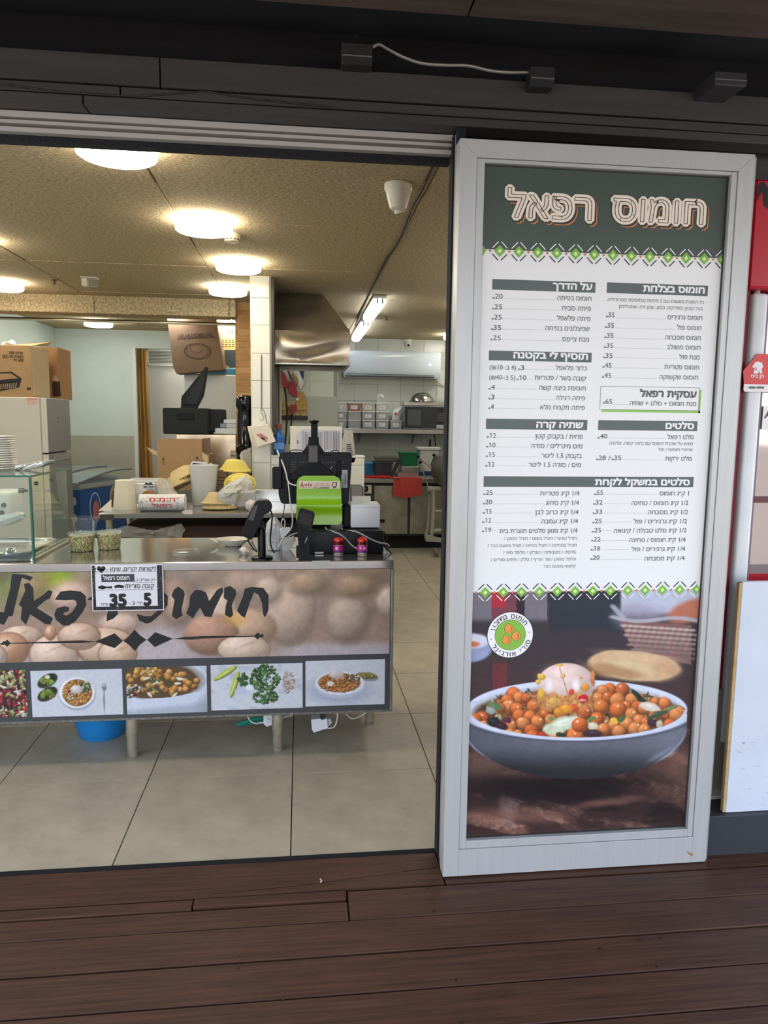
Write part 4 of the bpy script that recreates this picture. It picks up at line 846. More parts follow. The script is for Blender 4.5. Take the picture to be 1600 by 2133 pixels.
A = photo(636.5, 1377, 801, 1466.5); A.C[:] = (204, 208, 214); A.blob(705, 1438, 60, 26, (150, 158, 182), .6, a=.8); A.blob(764, 1410, 25, 9, (150, 150, 156), .08, rot=.1); A.blob(764, 1408, 22, 7, (116, 112, 70), .15, rot=.1); mark(A, 763, 1407, 17, 5, 26, [(170, 160, 90), (140, 130, 70)], (2.5, 4))
A.blob(708, 1428, 52, 27, (186, 192, 206), .04); A.blob(708, 1423, 51, 25, (222, 224, 230), .04); A.blob(707, 1422, 44, 20, (130, 90, 58), .06); mark(A, 705, 1424, 40, 17, 170, [(206, 136, 76), (216, 152, 90), (186, 120, 66)], (2.4, 3.6)); mark(A, 735, 1413, 14, 8, 40, [(96, 110, 70), (220, 210, 180), (180, 60, 50)], (1.5, 3)); A.blob(701, 1405, 16, 9, (216, 206, 200), .12, shade=.2); A.blob(688, 1424, 7, 5, (226, 220, 210), .2)
fin(A)

# taped paper sign
SG = thing('paper_sign', 'white laminated price sheet with 35 and 5 taped over the counter banner', 'sign', P(265, 1275, Y=3.19))
SY = 3.190; x0, z1 = PxInk(SY).q(189, 1176.5); x1, z0 = PxInk(SY).q(342, 1271)
b = NB(); bx(b, x0, x1, SY, SY + .0012, z0, z1); mk('sheet', b, mat('sheet_white', (228, 228, 230), .2), SG)
IKD = mat('sheet_ink', (34, 33, 36), .35)
I = PxInk(SY - .0005); w_, hh = x1 - x0, z1 - z0
I.rect(x0 + .004, x1 - .004, z0 + .004, z0 + .020); I.rect(x0 + .004, x0 + .016, z0 + .02, z1 - .004); I.rect(x1 - .026, x1 - .004, z0 + .02, z1 - .004); mk('ornate_border', I.mesh('b'), IKD, SG, kind='stuff')
I = PxInk(SY - .0009); gg = random.Random(5)
for k in range(90):
    s_ = gg.choice('lrb'); 
    if s_ == 'l': u, v = gg.uniform(x0 + .005, x0 + .015), gg.uniform(z0 + .02, z1 - .01)
    elif s_ == 'r': u, v = gg.uniform(x1 - .025, x1 - .006), gg.uniform(z0 + .02, z1 - .01)
    else: u, v = gg.uniform(x0 + .01, x1 - .01), gg.uniform(z0 + .005, z0 + .018)
    I.disc(u, v, gg.uniform(.0006, .0018), 6)
mk('border_flowers', I.mesh('f'), mat('sheet_grey', (150, 150, 152), .4), SG, kind='stuff')
I = PxInk(SY - .0005)
I.ptext(vis('לקוחות יקרים, שימו -'), 222, 325, 1188.5, 12.5, .012); I.ptext('!', 197.5, 200, 1191, 12, .02)
hx, hz2 = I.q(211, 1186)
for s_ in (-1, 1): I.disc(hx + s_ * .0085, hz2 + .004, .0095, 16)
I.poly([(hx - .0175, hz2 + .001), (hx, hz2 - .0165), (hx + .0175, hz2 + .001)])
I.ptext(vis('רק אצלינו ב-'), 281, 323, 1210.5, 9, .004); I.ptext(vis('קובה סורית/'), 260, 321, 1224.5, 13.5, .015)
I.ptext('35', 228, 264.5, 1262, 35, .06); I.ptext('5', 299, 316, 1260, 35, .06); I.ptext(vis('ב -'), 269, 281, 1259, 11, .02); I.ptext(vis('יח׳'), 286, 296, 1258, 8, .01); I.ptext(vis('ש״ח'), 211, 226, 1261, 8.5, .01)
for (a, c, d, e) in ((197, 325, 1190.5, 1191.2), (278, 323, 1213, 1213.6), (197, 321, 1228.3, 1229)): I.prect(a, d, c, e)
mk('lettering', I.mesh('l'), IKD, SG, kind='stuff')
I = PxInk(SY - .0005); I.ppoly([(204, 1222), (212, 1219), (222, 1222), (234, 1221), (233, 1226), (222, 1225), (214, 1228), (205, 1226)]); I.ppoly([(238, 1220), (247, 1218), (259, 1220), (257, 1225), (246, 1224), (239, 1225)]); mk('marker_blot', I.mesh('m'), mat('marker_black', (16, 16, 20), .3), SG, kind='stuff')
I = PxInk(SY - .0004); I.prect(211, 1196, 280, 1212); mk('name_box', I.mesh('n'), mat('sheet_box', (66, 66, 68), .35), SG)
I = PxInk(SY - .0009); I.ptext(vis('חומוס רפאל'), 215, 270, 1207.5, 12.5, .02); mk('box_lettering', I.mesh('x'), WHT, SG, kind='stuff')

# ---------------------------------------------------------------- under the counter
b = NB(); q = P(200, 1548, Z=0); lathe(b, [(.098, 0), (.103, .004), (.125, .085), (.140, .125), (.146, .128), (.142, .132), (.134, .125), (.118, .08), (.096, .008), (0, .006)], q.x - .0, q.y + .11, 40, cap0=True)
tag(mk('plastic_basin', b, mat('blue_plastic', (24, 124, 190), .45), smooth=True), 'blue plastic basin on the tiles under the left of the counter', 'basin')
def adapter(pts, Y, d, label, nm='power_adapter'):
    t = thing(nm, label, 'adapter', P(pts[0][0], pts[0][1], Y=Y)); b = NB(); pprism(b, pts, Y, d); mk('case', b, mat('adapter_white', (216, 218, 222), .4), t); return t
t = adapter([(648, 1499), (667, 1497), (671, 1500), (681, 1497), (683, 1517), (672, 1520), (654, 1526), (650, 1520)], 3.32, .05, 'white power adapter hanging under the counter between two legs')
b = NB(); pprism(b, [(668, 1497), (669, 1484), (675, 1484), (676, 1497)], 3.33, .02); mk('plug', b, mat('plug_black', (30, 30, 32), .4), t)
b = NB(); pprism(b, [(676, 1500), (688, 1497), (692, 1506), (684, 1514)], 3.33, .03); mk('clear_plug', b, mat('clear_plastic_plug', (210, 212, 210), .2, alpha=.6), t)
b = NB(); tube(b, [P(x, y, Y=3.34) for x, y in ((683, 1517), (696, 1514), (702, 1500), (703, 1482), (703, 1470))], .0032, 8); mk('cable', b, mat('white_cable', (214, 212, 204), .45), t)
t = adapter([(549, 1488), (566, 1487), (567, 1510), (556, 1514), (549, 1508)], 3.36, .04, 'white socket block hanging beside the middle leg under the counter', 'socket_block')
I = PxInk(3.3595); I.prect(556, 1495, 557.6, 1497); I.prect(560, 1497, 561.6, 1499); mk('socket_holes', I.mesh('h'), mat('plug_black'), t, kind='stuff')
b = NB(); tube(b, [P(x, y, Y=3.37) for x, y in ((549, 1505), (540, 1506), (532, 1507), (520, 1500), (512, 1480))], .003, 8); tube(b, [P(x, y, Y=3.37) for x, y in ((566, 1503), (590, 1495), (615, 1486), (640, 1470))], .003, 8); mk('cable', b, MATS['white_cable'], t)
b = NB(); tube(b, [P(x, y, Y=3.42) for x, y in ((494, 1511), (510, 1504), (530, 1498), (549, 1496))], .009, 8); tube(b, [P(x, y, Y=3.43) for x, y in ((500, 1510), (520, 1507), (548, 1503))], .006, 8)
tag(mk('rubber_scrap', b, mat('green_rubber', (16, 122, 100), .5), smooth=True), 'crumpled dark green rubber item hanging left of the middle counter leg', 'rubber scrap')
b = NB(); tube(b, [P(x, y, Y=3.45) for x, y in ((716, 1478), (722, 1488), (734, 1497), (750, 1492), (763, 1484), (775, 1476))], .003, 8)
tag(mk('loose_cable', b, MATS['white_cable'], smooth=True), 'thin white cable looping below the right end of the counter', 'cable')

# ================================================================ THINGS ON THE COUNTER
ZT = .9005
CLR = glass_mat('clear_plastic', (232, 238, 240), .07, .06); FROST = glass_mat('frosted_plastic', (226, 228, 222), .62, .3)
GREENGLASS = glass_mat('case_glass', (214, 236, 224), .05, .01); GEDGE = mat('glass_edge_green', (44, 104, 84), .15)
BLK = mat('black_plastic', (11, 12, 14), .34, spec=.25); BLK2 = mat('black_matte', (16, 17, 19), .5, spec=.25); SCREEN = mat('dark_screen', (12, 14, 16), .08)
# tubs of chopped salad
SAL = attr_mat('salad_print', .5)
def salad_mat():
    m = bpy.data.materials.new('chopped_salad'); m.use_nodes = True; t = m.node_tree; b_ = t.nodes['Principled BSDF']
    tcn = t.nodes.new('ShaderNodeTexCoord'); v = t.nodes.new('ShaderNodeTexVoronoi'); v.inputs['Scale'].default_value = 260
    r = t.nodes.new('ShaderNodeValToRGB'); r.color_ramp.interpolation = 'CONSTANT'; cs = [(0, (110, 120, 40)), (.22, (226, 214, 160)), (.42, (236, 160, 84)), (.56, (130, 146, 50)), (.72, (226, 206, 130)), (.88, (76, 96, 30))]
    while len(r.color_ramp.elements) < len(cs): r.color_ramp.elements.new(.5)
    for e, (p, c) in zip(r.color_ramp.elements, cs): e.position = p; e.color = (*lin(c), 1)
    s_ = t.nodes.new('ShaderNodeSeparateColor'); t.links.new(tcn.outputs['Object'], v.inputs['Vector']); t.links.new(v.outputs['Color'], s_.inputs[0]); t.links.new(s_.outputs[0], r.inputs[0]); t.links.new(r.outputs[0], b_.inputs['Base Color'])
    k = t.nodes.new('ShaderNodeBump'); k.inputs['Strength'].default_value = .6; k.inputs['Distance'].default_value = .002; t.links.new(v.outputs['Distance'], k.inputs['Height']); t.links.new(k.outputs[0], b_.inputs['Normal'])
    b_.inputs['Roughness'].default_value = .4; MATS['salad'] = m; return m
SALAD = salad_mat()
def tub(x, y, r, h, label, tilt=0):
    t = thing('salad_tub', label, 'tub', (x, y, ZT), 'tubs of chopped salad')
    b = NB(); lathe(b, [(r * .76, ZT + .0015), (r * .80, ZT + .004), (r * .90, ZT + h * .86), (r * .2, ZT + h * .84)], x, y, 36); mk('salad', b, SALAD, t, smooth=True)
    b = NB(); lathe(b, [(r * .78, ZT), (r * .82, ZT + .003), (r * .94, ZT + h * .95), (r * .99, ZT + h * .96), (r * .99, ZT + h * .90)], x, y, 36); mk('cup', b, CLR, t, smooth=True)
    b = NB(); lathe(b, [(r * 1.02, ZT + h * .93), (r * 1.03, ZT + h), (r * .97, ZT + h * 1.01), (r * .93, ZT + h * .97), (.001, ZT + h * .97)], x, y, 36, cap0=False); bx(b, x + r * .98, x + r * 1.12, y - .012, y + .006, ZT + h * .9, ZT + h * .93); mk('lid', b, CLR, t, smooth=True)
q = P(166, 1150, Z=.9); tub(q.x, q.y + .04, .062, .085, 'clear tub of chopped salad, left one, standing before the tall empty cup')
q = P(222, 1146, Z=.9); tub(q.x + .003, q.y + .04, .060, .085, 'clear tub of chopped salad with more carrot, right of the other tub')
q = P(175, 1128, Z=.9); b = NB(); lathe(b, [(.045, ZT), (.047, ZT + .004), (.058, ZT + .105), (.062, ZT + .112), (.066, ZT + .113), (.066, ZT + .119), (.062, ZT + .120)], q.x, q.y + .03, 36, cap1=False)
tag(mk('plastic_cup', b, CLR, smooth=True), 'tall empty clear plastic cup behind the left salad tub', 'cup')
q = P(387, 1150, Z=.9); b = NB(); lathe(b, [(.062, ZT), (.062, ZT + .004), (.058, ZT + .009), (.054, ZT + .006), (.03, ZT + .009), (.001, ZT + .009)], q.x, q.y, 40, cap0=False)
tag(mk('cup_lid', b, CLR, smooth=True), 'flat clear plastic lid lying alone on the steel counter', 'lid')
q = P(485, 1140, Z=.9); t = thing('serving_bowl', 'shallow cream oval bowl on the counter left of the card terminal', 'bowl', (q.x, q.y + .04, ZT))
b = NB(); lathe(b, [(.035, ZT), (.04, ZT + .003), (.075, ZT + .028), (.082, ZT + .036), (.078, ZT + .036), (.07, ZT + .028), (.036, ZT + .008), (.001, ZT + .007)], q.x, q.y + .04, 40, sx=1.05, sy=.8); mk('dish', b, mat('cream_ceramic', (222, 216, 196), .2), t, smooth=True)
b = NB(); pprism(b, [(436, 1123), (445, 1126), (452, 1131), (455, 1128), (446, 1123)], q.y + .04, .02); mk('handle_tip', b, MATS['cream_ceramic'], t)
def crumple(nm, pts, Y, m, label, cat, seed=0, th=.012, amp=.006):
    """crumpled sheet: outline filled with a displaced fan"""
    g = random.Random(seed); c = Vector((0, 0, 0)); V = [P(x, y, Y=Y) for x, y in pts]
    for v in V: c += v
    c /= len(V); b = NB()
    rings = []
    for k in range(1, 5):
        s = k / 4; rings.append([b.verts.new(c + (v - c) * s + Vector((g.uniform(-amp, amp) * .4, (1 - s) * -th * 2 + g.uniform(-amp, amp), g.uniform(-amp, amp) * .4 * (1 if k < 4 else 0)))) for v in V])
    cc = b.verts.new(c + Vector((0, -th * 2, 0))); n = len(V)
    for i in range(n): b.faces.new((cc, rings[0][i], rings[0][(i + 1) % n]))
    for k in range(3):
        for i in range(n): b.faces.new((rings[k][i], rings[k + 1][i], rings[k + 1][(i + 1) % n], rings[k][(i + 1) % n]))
    bk = b.verts.new(c + Vector((0, th, 0)))
    for i in range(n): b.faces.new((bk, rings[3][(i + 1) % n], rings[3][i]))
    bmesh.ops.subdivide_edges(b, edges=list(b.edges), cuts=1)
    for v in b.verts: v.co += Vector((g.uniform(-1, 1), g.uniform(-1, 1), g.uniform(-1, 1))) * amp * .25
    o = mk(nm, b, m); return tag(o, label, cat) if label else o
PAPR = mat('tissue_paper', (228, 214, 202), .8)
crumple('crumpled_napkin', [(497, 1145), (505, 1138), (515, 1141), (522, 1150), (514, 1152), (508, 1154)], 3.36, PAPR, 'crumpled pale napkin between the cream bowl and card terminal', 'napkin', 1)
crumple('crumpled_tissue', [(511, 1047), (520, 1040), (532, 1043), (533, 1056), (522, 1066), (513, 1060)], 4.90, PAPR, 'crumpled pinkish tissue on the rear table behind the card terminal', 'tissue', 2)

# card terminals
CTm = thing('card_terminal', 'black card terminal tilted on a round based pole, left of the register', 'card terminal', (-.172, 3.262, ZT))
b = NB(); lathe(b, [(.048, ZT), (.048, ZT + .006), (.044, ZT + .009)], -.172, 3.262, 32); mk('base', b, BLK, CTm, smooth=True)
b = NB(); q = P(544, 1100, Y=3.262); lathe(b, [(.0175, ZT + .008), (.0175, q.z - .01), (.010, q.z + .006)], -.172, 3.262, 24); mk('pole', b, BLK, CTm, smooth=True)
b = NB(); pprism(b, [(529, 1050), (536, 1043), (556, 1042), (565, 1052), (566, 1062), (558, 1070), (549, 1071), (541, 1092), (529, 1120), (520, 1126), (503, 1114), (512, 1085)], 3.225, .075); bmesh.ops.bevel(b, geom=list(b.edges), offset=.004, segments=2, affect='EDGES'); mk('body', b, BLK, CTm, smooth=True)
b = NB(); pprism(b, [(529, 1055), (538, 1051), (528, 1085), (517, 1082)], 3.2245, .002); mk('side_stripe', b, mat('grey_plastic', (62, 66, 70), .3), CTm)
b = NB(); pprism(b, [(541, 1086), (549, 1088), (546, 1100), (536, 1098)], 3.25, .03); mk('tilt_joint', b, BLK2, CTm)
b = NB(); tube(b, [P(x, y, Y=3.23) for x, y in ((515, 1124), (523, 1136), (533, 1148), (536, 1150))], .003, 6); tube(b, [P(x, y, Y=3.24) for x, y in ((524, 1128), (531, 1140), (535, 1147), (523, 1143))], .002, 6); mk('pen_holder', b, BLK2, CTm)
b = NB(); tube(b, [P(x, y, Y=3.30) for x, y in ((563, 1062), (567, 1075), (565, 1100), (563, 1125), (566, 1142), (572, 1152))], .0035, 8); mk('cable', b, BLK2, CTm)
T2 = thing('card_reader', 'small black card reader with dark screen in front of the green panel', 'card reader', P(636, 1163, Z=.9))
def lathe_pts(b, px, py0, py1, Y, r, n=16): p = P(px, py1, Y=Y); q = P(px, py0, Y=Y); cyl(b, p, q, r, n)
b = NB(); pprism(b, [(624, 1060), (628, 1059), (654, 1067), (656, 1072), (650, 1100), (645, 1103), (620, 1094), (617, 1089)], 3.20, .035); bmesh.ops.bevel(b, geom=list(b.edges), offset=.003, segments=2, affect='EDGES'); mk('body', b, BLK, T2, smooth=True)
b = NB(); pprism(b, [(627, 1066), (651, 1073), (646, 1096), (622, 1089)], 3.1985, .002); mk('screen', b, SCREEN, T2)
b = NB(); pprism(b, [(618, 1093), (641, 1101), (640, 1120), (620, 1118)], 3.21, .05); pprism(b, [(620, 1118), (636, 1118), (634, 1140), (622, 1140)], 3.225, .02); pprism(b, [(617, 1140), (645, 1140), (646, 1150), (643, 1162), (617, 1162)], 3.215, .05); mk('stand', b, BLK2, T2)
b = NB(); lathe(b, [(.006, 0), (.006, .01)], M=Matrix.Translation(P(641, 1135, Y=3.215)) @ Matrix.Rotation(math.pi / 2, 4, 'X')); mk('knob', b, BLK, T2)

# cash register: drawer, monitor seen from behind, green panel
CD = thing('cash_drawer', 'wide black cash drawer under the monitor and printer', 'cash drawer', (.215, 3.55, ZT))
x0 = P(622, 1150, Y=3.36).x; x1 = P(799, 1150, Y=3.36).x; zd = P(700, 1106, Y=3.36).z
b = NB(); bx(b, x0, x1, 3.36, 3.75, ZT, zd, .005, seg=2); mk('case', b, mat('drawer_black', (22, 24, 27), .45, spec=.3), CD, smooth=True)
I = PxInk(3.3593); I.prect(656, 1149.5, 674, 1153); mk('label_strip', I.mesh('s'), mat('label_white', (214, 214, 210), .4), CD)
MO = thing('register_monitor', 'black touchscreen monitor seen from behind on the counter', 'monitor', (.09, 3.52, zd))
b = NB(); pprism(b, [(585, 942), (729, 942), (734, 947), (727, 1046), (722, 1050), (586, 1050), (580, 1030), (581, 950)], 3.53, .05); bmesh.ops.bevel(b, geom=list(b.edges), offset=.006, segments=2, affect='EDGES'); mk('housing', b, BLK, MO, smooth=True)
b = NB(); boxp(b, 567, 973, 588, 1019, 3.50, .06, .006); mk('card_swipe', b, BLK2, MO)
b = NB(); pprism(b, [(645, 962), (664, 962), (702, 992), (700, 1000), (600, 1000), (602, 990)], 3.50, .03); bmesh.ops.bevel(b, geom=list(b.edges), offset=.003, segments=1, affect='EDGES'); mk('neck_cover', b, BLK2, MO)
b = NB(); x0, x1, z0, z1 = rect(643, 1000, 690, 1100, 3.50); bx(b, x0, x1, 3.50, 3.56, zd + .001, z1, .004); mk('foot', b, BLK2, MO)
b = NB(); boxp(b, 643, 928, 663, 964, 3.47, .03, .004); mk('neck', b, mat('grey_post', (86, 84, 80), .45), MO)
b = NB(); pprism(b, [(643, 910), (664, 910), (665, 925), (676, 942), (630, 942), (642, 925)], 3.48, .02); mk('bracket', b, BLK2, MO)
b = NB(); boxp(b, 648, 882, 662, 911, 3.485, .02, .003); mk('bracket', b, BLK2, MO)
b = NB(); q = P(654.5, 880, Y=3.49); lathe(b, [(.012, -.006), (.023, .002), (.024, .006), (.016, .011), (.002, .012)], q.x, q.y, 24, M=Matrix.Translation((0, 0, q.z))); mk('round_cap', b, BLK2, MO, smooth=True)
b = NB(); boxp(b, 592, 1000, 612, 1040, 3.515, .015, .002); boxp(b, 700, 960, 712, 990, 3.522, .01, .002); mk('vent_plates', b, BLK2, MO, kind='stuff')
b = NB()
for k in range(12): boxp(b, 625 + 6 * k + (22 if k > 3 else 0), 961, 628 + 6 * k + (22 if k > 3 else 0), 965, 3.526, .004)
for k in range(9): boxp(b, 606, 962 + 5 * k, 616, 964 + 5 * k, 3.526, .004)
mk('vent_slots', b, mat('vent_grey', (60, 62, 64), .5), MO, kind='stuff')
I = PxInk(3.5275); I.prect(710.5, 979, 724, 1016); mk('serial_label', I.mesh('s'), mat('label_silver', (170, 176, 176), .35), MO)
I = PxInk(3.5268); [I.prect(718 , 988 + 2.2 * k, 721.5, 989.2 + 2.2 * k) for k in range(9)]; mk('label_bars', I.mesh('s'), IKD, MO, kind='stuff')
I = PxInk(3.527)
def cl(I, pts, w):
    Q = [I.q(*p) for p in pts]
    for a, c in zip(Q, Q[1:]): I.line(a[0], a[1], c[0], c[1], w)
cl(I, [(700, 962), (701, 970), (708, 974), (710, 980), (703, 984), (698, 986)], .0022); cl(I, [(688, 978), (692, 971)], .0022); I.ptext('SO', 702, 710, 967, 6, .02); mk('white_marks', I.mesh('s'), mat('label_white'), MO, kind='stuff')
b = NB(); prof = []
ys = [991 + k * 102 / 22 for k in range(23)]
def halfw(y):
    t = (y - 991) / 102
    if y < 1008: d = (1008 - y) / 17; return 46 * (1 - .30 * (1 - math.sqrt(max(0, 1 - d * d))))
    if y > 1082: d = (y - 1082) / 11; return 48 * (1 - .16 * (1 - math.sqrt(max(0, 1 - d * d)))) 
    return 46 + 2 * ((y - 1008) / 74)
rows = []
for y in ys:
    hw_ = halfw(y); cxp = 664 + (y - 991) * .012; t = (y - 991) / 102; yy = 3.44 - .012 * math.exp(-((t - .62) / .10) ** 2) - .025 * max(0, t - .6)
    rows.append([b.verts.new(P(cxp + hw_ * (k / 8 - 1) , y, Y=yy)) for k in range(17)])
for i in range(len(rows) - 1):
    for k in range(16): b.faces.new((rows[i][k], rows[i][k + 1], rows[i + 1][k + 1], rows[i + 1][k]))
GP = mk('back_panel', b, mat('lime_green', (140, 196, 14), .22, spec=.6), MO, smooth=True, label='lime green curved back panel')
SYk = 3.4375; I = PxInk(SYk); I.ppoly([(623, 1001.5), (708, 1002.5), (708, 1018), (623, 1018)]); mk('sticker', I.mesh('st'), mat('sticker_cream', (226, 214, 190), .35), GP)
I = PxInk(SYk - .0006); I.ptext('A', 625.5, 633, 1015.5, 17, .02); I.ptext('viv', 633.5, 651, 1013.2, 12.5, .015); I.ptext(vis('קופות רושמות · מסופים'), 656, 685, 1009, 4, .0); I.ptext(vis('תוכנה · שירות · מכירה'), 653, 687, 1013, 4.2, .0); I.prect(629, 1015.4, 650, 1015.8); mk('red_lettering', I.mesh('r'), mat('sticker_red', (176, 30, 34), .4), GP, kind='stuff')
I = PxInk(SYk - .0006); I.ptext('073-2888888', 653, 686, 1017.6, 4.6, .015); I.ppoly([(691, 1013), (693.5, 1004), (702, 1004.2), (701.5, 1013), (698, 1016.8), (693, 1016.5), (695, 1014.5)]); mk('black_lettering', I.mesh('r'), IKD, GP, kind='stuff')
I = PxInk(SYk - .0011); I.ppoly([(693, 1012.2), (695, 1005.2), (700, 1005.4), (699, 1013.4)]); mk('screen_icon', I.mesh('r'), MATS['sticker_cream'], GP)
# receipt printer
RP = thing('receipt_printer', 'white receipt printer with a curl of paper on the cash drawer', 'printer', P(760, 1104, Y=3.42))
b = NB(); x0, x1, z0, z1 = rect(731, 1056, 792, 1101, 3.42); bx(b, x0, x1, 3.42, 3.56, z0 + .004, z1 + .012, .006, seg=2); mk('case', b, mat('printer_white', (218, 222, 222), .35), RP, smooth=True)
b = NB(); bx(b, x0 + .012, x1 - .012, 3.425, 3.55, zd + .001, z0 + .006); mk('base', b, BLK2, RP)
b = NB(); bx(b, x0 + .002, x1 - .002, 3.4195, 3.422, z1 - .0025, z1 - .0012); mk('lid_gap', b, mat('gap_grey', (130, 134, 134), .5), RP)
b = NB(); boxp(b, 792, 1082, 802, 1089, 3.46, .02, .003); mk('side_lever', b, BLK, RP)
b = NB(); boxp(b, 714, 1052, 731, 1100, 3.44, .09, .01); mk('paper_cutter_cover', b, BLK2, RP)
b = NB(); rows = []
for k in range(13):
    t = k / 12; a = math.pi * (1.05 - t * 1.0); cyv, czv = 3.47, z1 + .026
    rows.append([b.verts.new((x0 + .006 + u * .088 + t * .004, cyv + .03 * math.cos(a), czv + .021 * math.sin(a) - (.012 if k == 0 else 0))) for u in (0, .5, 1)])
for i in range(12):
    for k in range(2): b.faces.new((rows[i][k], rows[i][k + 1], rows[i + 1][k + 1], rows[i + 1][k]))
bmesh.ops.solidify(b, geom=list(b.faces), thickness=.0008); mk('receipt_paper', b, mat('receipt_white', (238, 236, 228), .6), RP, smooth=True)
# toothpick jars
def picks(px, py, label, extra):
    q = P(px, py, Z=.9); x, y = q.x, q.y + .012; r = .0235; t = thing('toothpick_jar', label, 'jar', (x, y, ZT), 'toothpick jars')
    b = NB(); lathe(b, [(r * .96, ZT), (r, ZT + .003), (r, ZT + .066), (r * .9, ZT + .070)], x, y, 28); mk('jar', b, CLR, t, smooth=True)
    b = NB()
    for k in range(46):
        a = rnd.uniform(0, 6.28); rr = rnd.uniform(.1, .85) * r; cyl(b, (x + rr * math.cos(a), y + rr * math.sin(a), ZT + .002), (x + rr * math.cos(a + .3) * .9, y + rr * math.sin(a + .3) * .9, ZT + .050 + rnd.uniform(-.012, .010)), .0011, 5)
    mk('toothpicks', b, mat('pick_wood', (226, 200, 160), .7), t, kind='stuff')
    b = NB(); lathe(b, [(r * 1.015, ZT + .022), (r * 1.015, ZT + .052)], x, y, 28, cap0=False, cap1=False); o = mk('label', b, mat('label_magenta', (186, 34, 128), .35), t, smooth=True)
    b = NB(); lathe(b, [(r * 1.025, ZT + .020), (r * 1.025, ZT + .029)], x, y, 28, cap0=False, cap1=False); mk('label_band', b, mat('label_purple', (84, 40, 120), .35), t, smooth=True)
    I = Ink(lambda u, v: (x + r * 1.03 * math.sin((u - x) / r), y - r * 1.03 * math.cos((u - x) / r), v)); I.disc(x + extra * .009, ZT + .041, .0068, 20); mk('label_badge', I.mesh('b'), mat('badge_pale', (226, 190, 214), .4), t)
    I = Ink(lambda u, v: (x + r * 1.04 * math.sin((u - x) / r), y - r * 1.04 * math.cos((u - x) / r), v)); I.rect(x - .014, x + .006, ZT + .031, ZT + .033); I.rect(x - .014, x - .006, ZT + .038, ZT + .045); mk('label_marks', I.mesh('b'), MATS['badge_pale'], t, kind='stuff')
    b = NB(); lathe(b, [(r * 1.02, ZT + .056), (r * 1.04, ZT + .060), (r * 1.04, ZT + .072)], x, y, 28); mk('cap_skirt', b, mat('dark_red_clear', (96, 14, 18), .15), t, smooth=True)
    b = NB(); lathe(b, [(r * 1.04, ZT + .072), (r * .98, ZT + .080), (r * .55, ZT + .086), (.001, ZT + (.092 if extra > .5 else .086))], x, y, 28); mk('cap', b, mat('red_plastic', (206, 36, 28), .25), t, smooth=True)
picks(705, 1160, 'red capped toothpick jar, left of the two, with fewer toothpicks showing', -1); picks(755, 1160, 'red capped toothpick jar, right of the two, cap tip raised, nearer the counter end', 1)
# cables over the drawer
def cable(pts, Y, r, m, par, k=6, nm='cable'):
    b = NB(); tube(b, [P(x, y, Y=(Y if not isinstance(Y, (list, tuple)) else Y[i])) for i, (x, y) in enumerate(pts)], r, 8, k); return mk(nm, b, m, par, smooth=True)
GC = mat('grey_cable', (176, 176, 170), .45); BC = mat('black_cable')
cable([(678, 1098), (682, 1104), (694, 1107), (710, 1114), (722, 1124), (733, 1136), (744, 1143)], [3.45, 3.40, 3.36, 3.345, 3.34, 3.335, 3.33], .0038, GC, GP)
cable([(712, 1101), (716, 1105), (735, 1106), (750, 1111), (770, 1122), (790, 1130), (806, 1133), (811, 1138)], [3.42, 3.4, 3.36, 3.345, 3.34, 3.34, 3.36, 3.38], .0038, GC, GP)
cable([(770, 1102), (785, 1110), (797, 1122), (802, 1135), (810, 1146), (816, 1154)], [3.44, 3.4, 3.39, 3.39, 3.37, 3.35], .0035, BC, RP)
cable([(782, 1100), (800, 1108), (806, 1122), (800, 1136), (808, 1148)], [3.46, 3.44, 3.42, 3.41, 3.39], .003, BC, RP)
cable([(577, 938), (588, 962), (596, 985), (599, 1000), (606, 1008), (618, 1011)], [3.6, 3.52, 3.47, 3.46, 3.45, 3.445], .0035, mat('white_cable'), MO)
cable([(600, 1003), (602, 1020), (605, 1050), (609, 1075), (607, 1100), (590, 1120), (580, 1140)], [3.47, 3.46, 3.45, 3.42, 3.4, 3.4, 3.4], .003, MATS['white_cable'], MO)
cable([(640, 943), (625, 938), (604, 940), (600, 965), (596, 1020), (592, 1060), (588, 1080)], [3.5, 3.5, 3.49, 3.49, 3.49, 3.48, 3.48], .0022, BC, MO)
cable([(630, 941), (642, 935), (660, 941), (680, 948), (698, 945), (705, 940), (698, 938), (690, 941)], 3.515, .0022, BC, MO)
cable([(565, 1128), (590, 1134), (612, 1141), (630, 1136), (640, 1120), (632, 1110), (612, 1112), (596, 1122), (588, 1134)], 3.30, .0028, GC, T2)
t = thing('power_strip', 'white power strip with a charger plugged in, behind the card terminal', 'power strip', P(592, 1150, Z=.9) + Vector((0, .1, 0)))
b = NB(); pprism(b, [(582, 1102), (604, 1100), (606, 1106), (596, 1110), (592, 1122), (586, 1121)], 3.44, .04); bmesh.ops.bevel(b, geom=list(b.edges), offset=.003, segments=1, affect='EDGES'); mk('charger', b, MATS['printer_white'], t)
b = NB(); tube(b, [P(x, y, Y=3.44) for x, y in ((590, 1102), (586, 1090), (590, 1080), (594, 1088), (592, 1100))], .0028, 8); mk('charger_cable', b, MATS['white_cable'], t)
b = NB(); pprism(b, [(588, 1135), (612, 1118), (616, 1128), (600, 1152), (588, 1154)], 3.46, .04); mk('strip', b, mat('strip_grey', (200, 198, 190), .4), t)
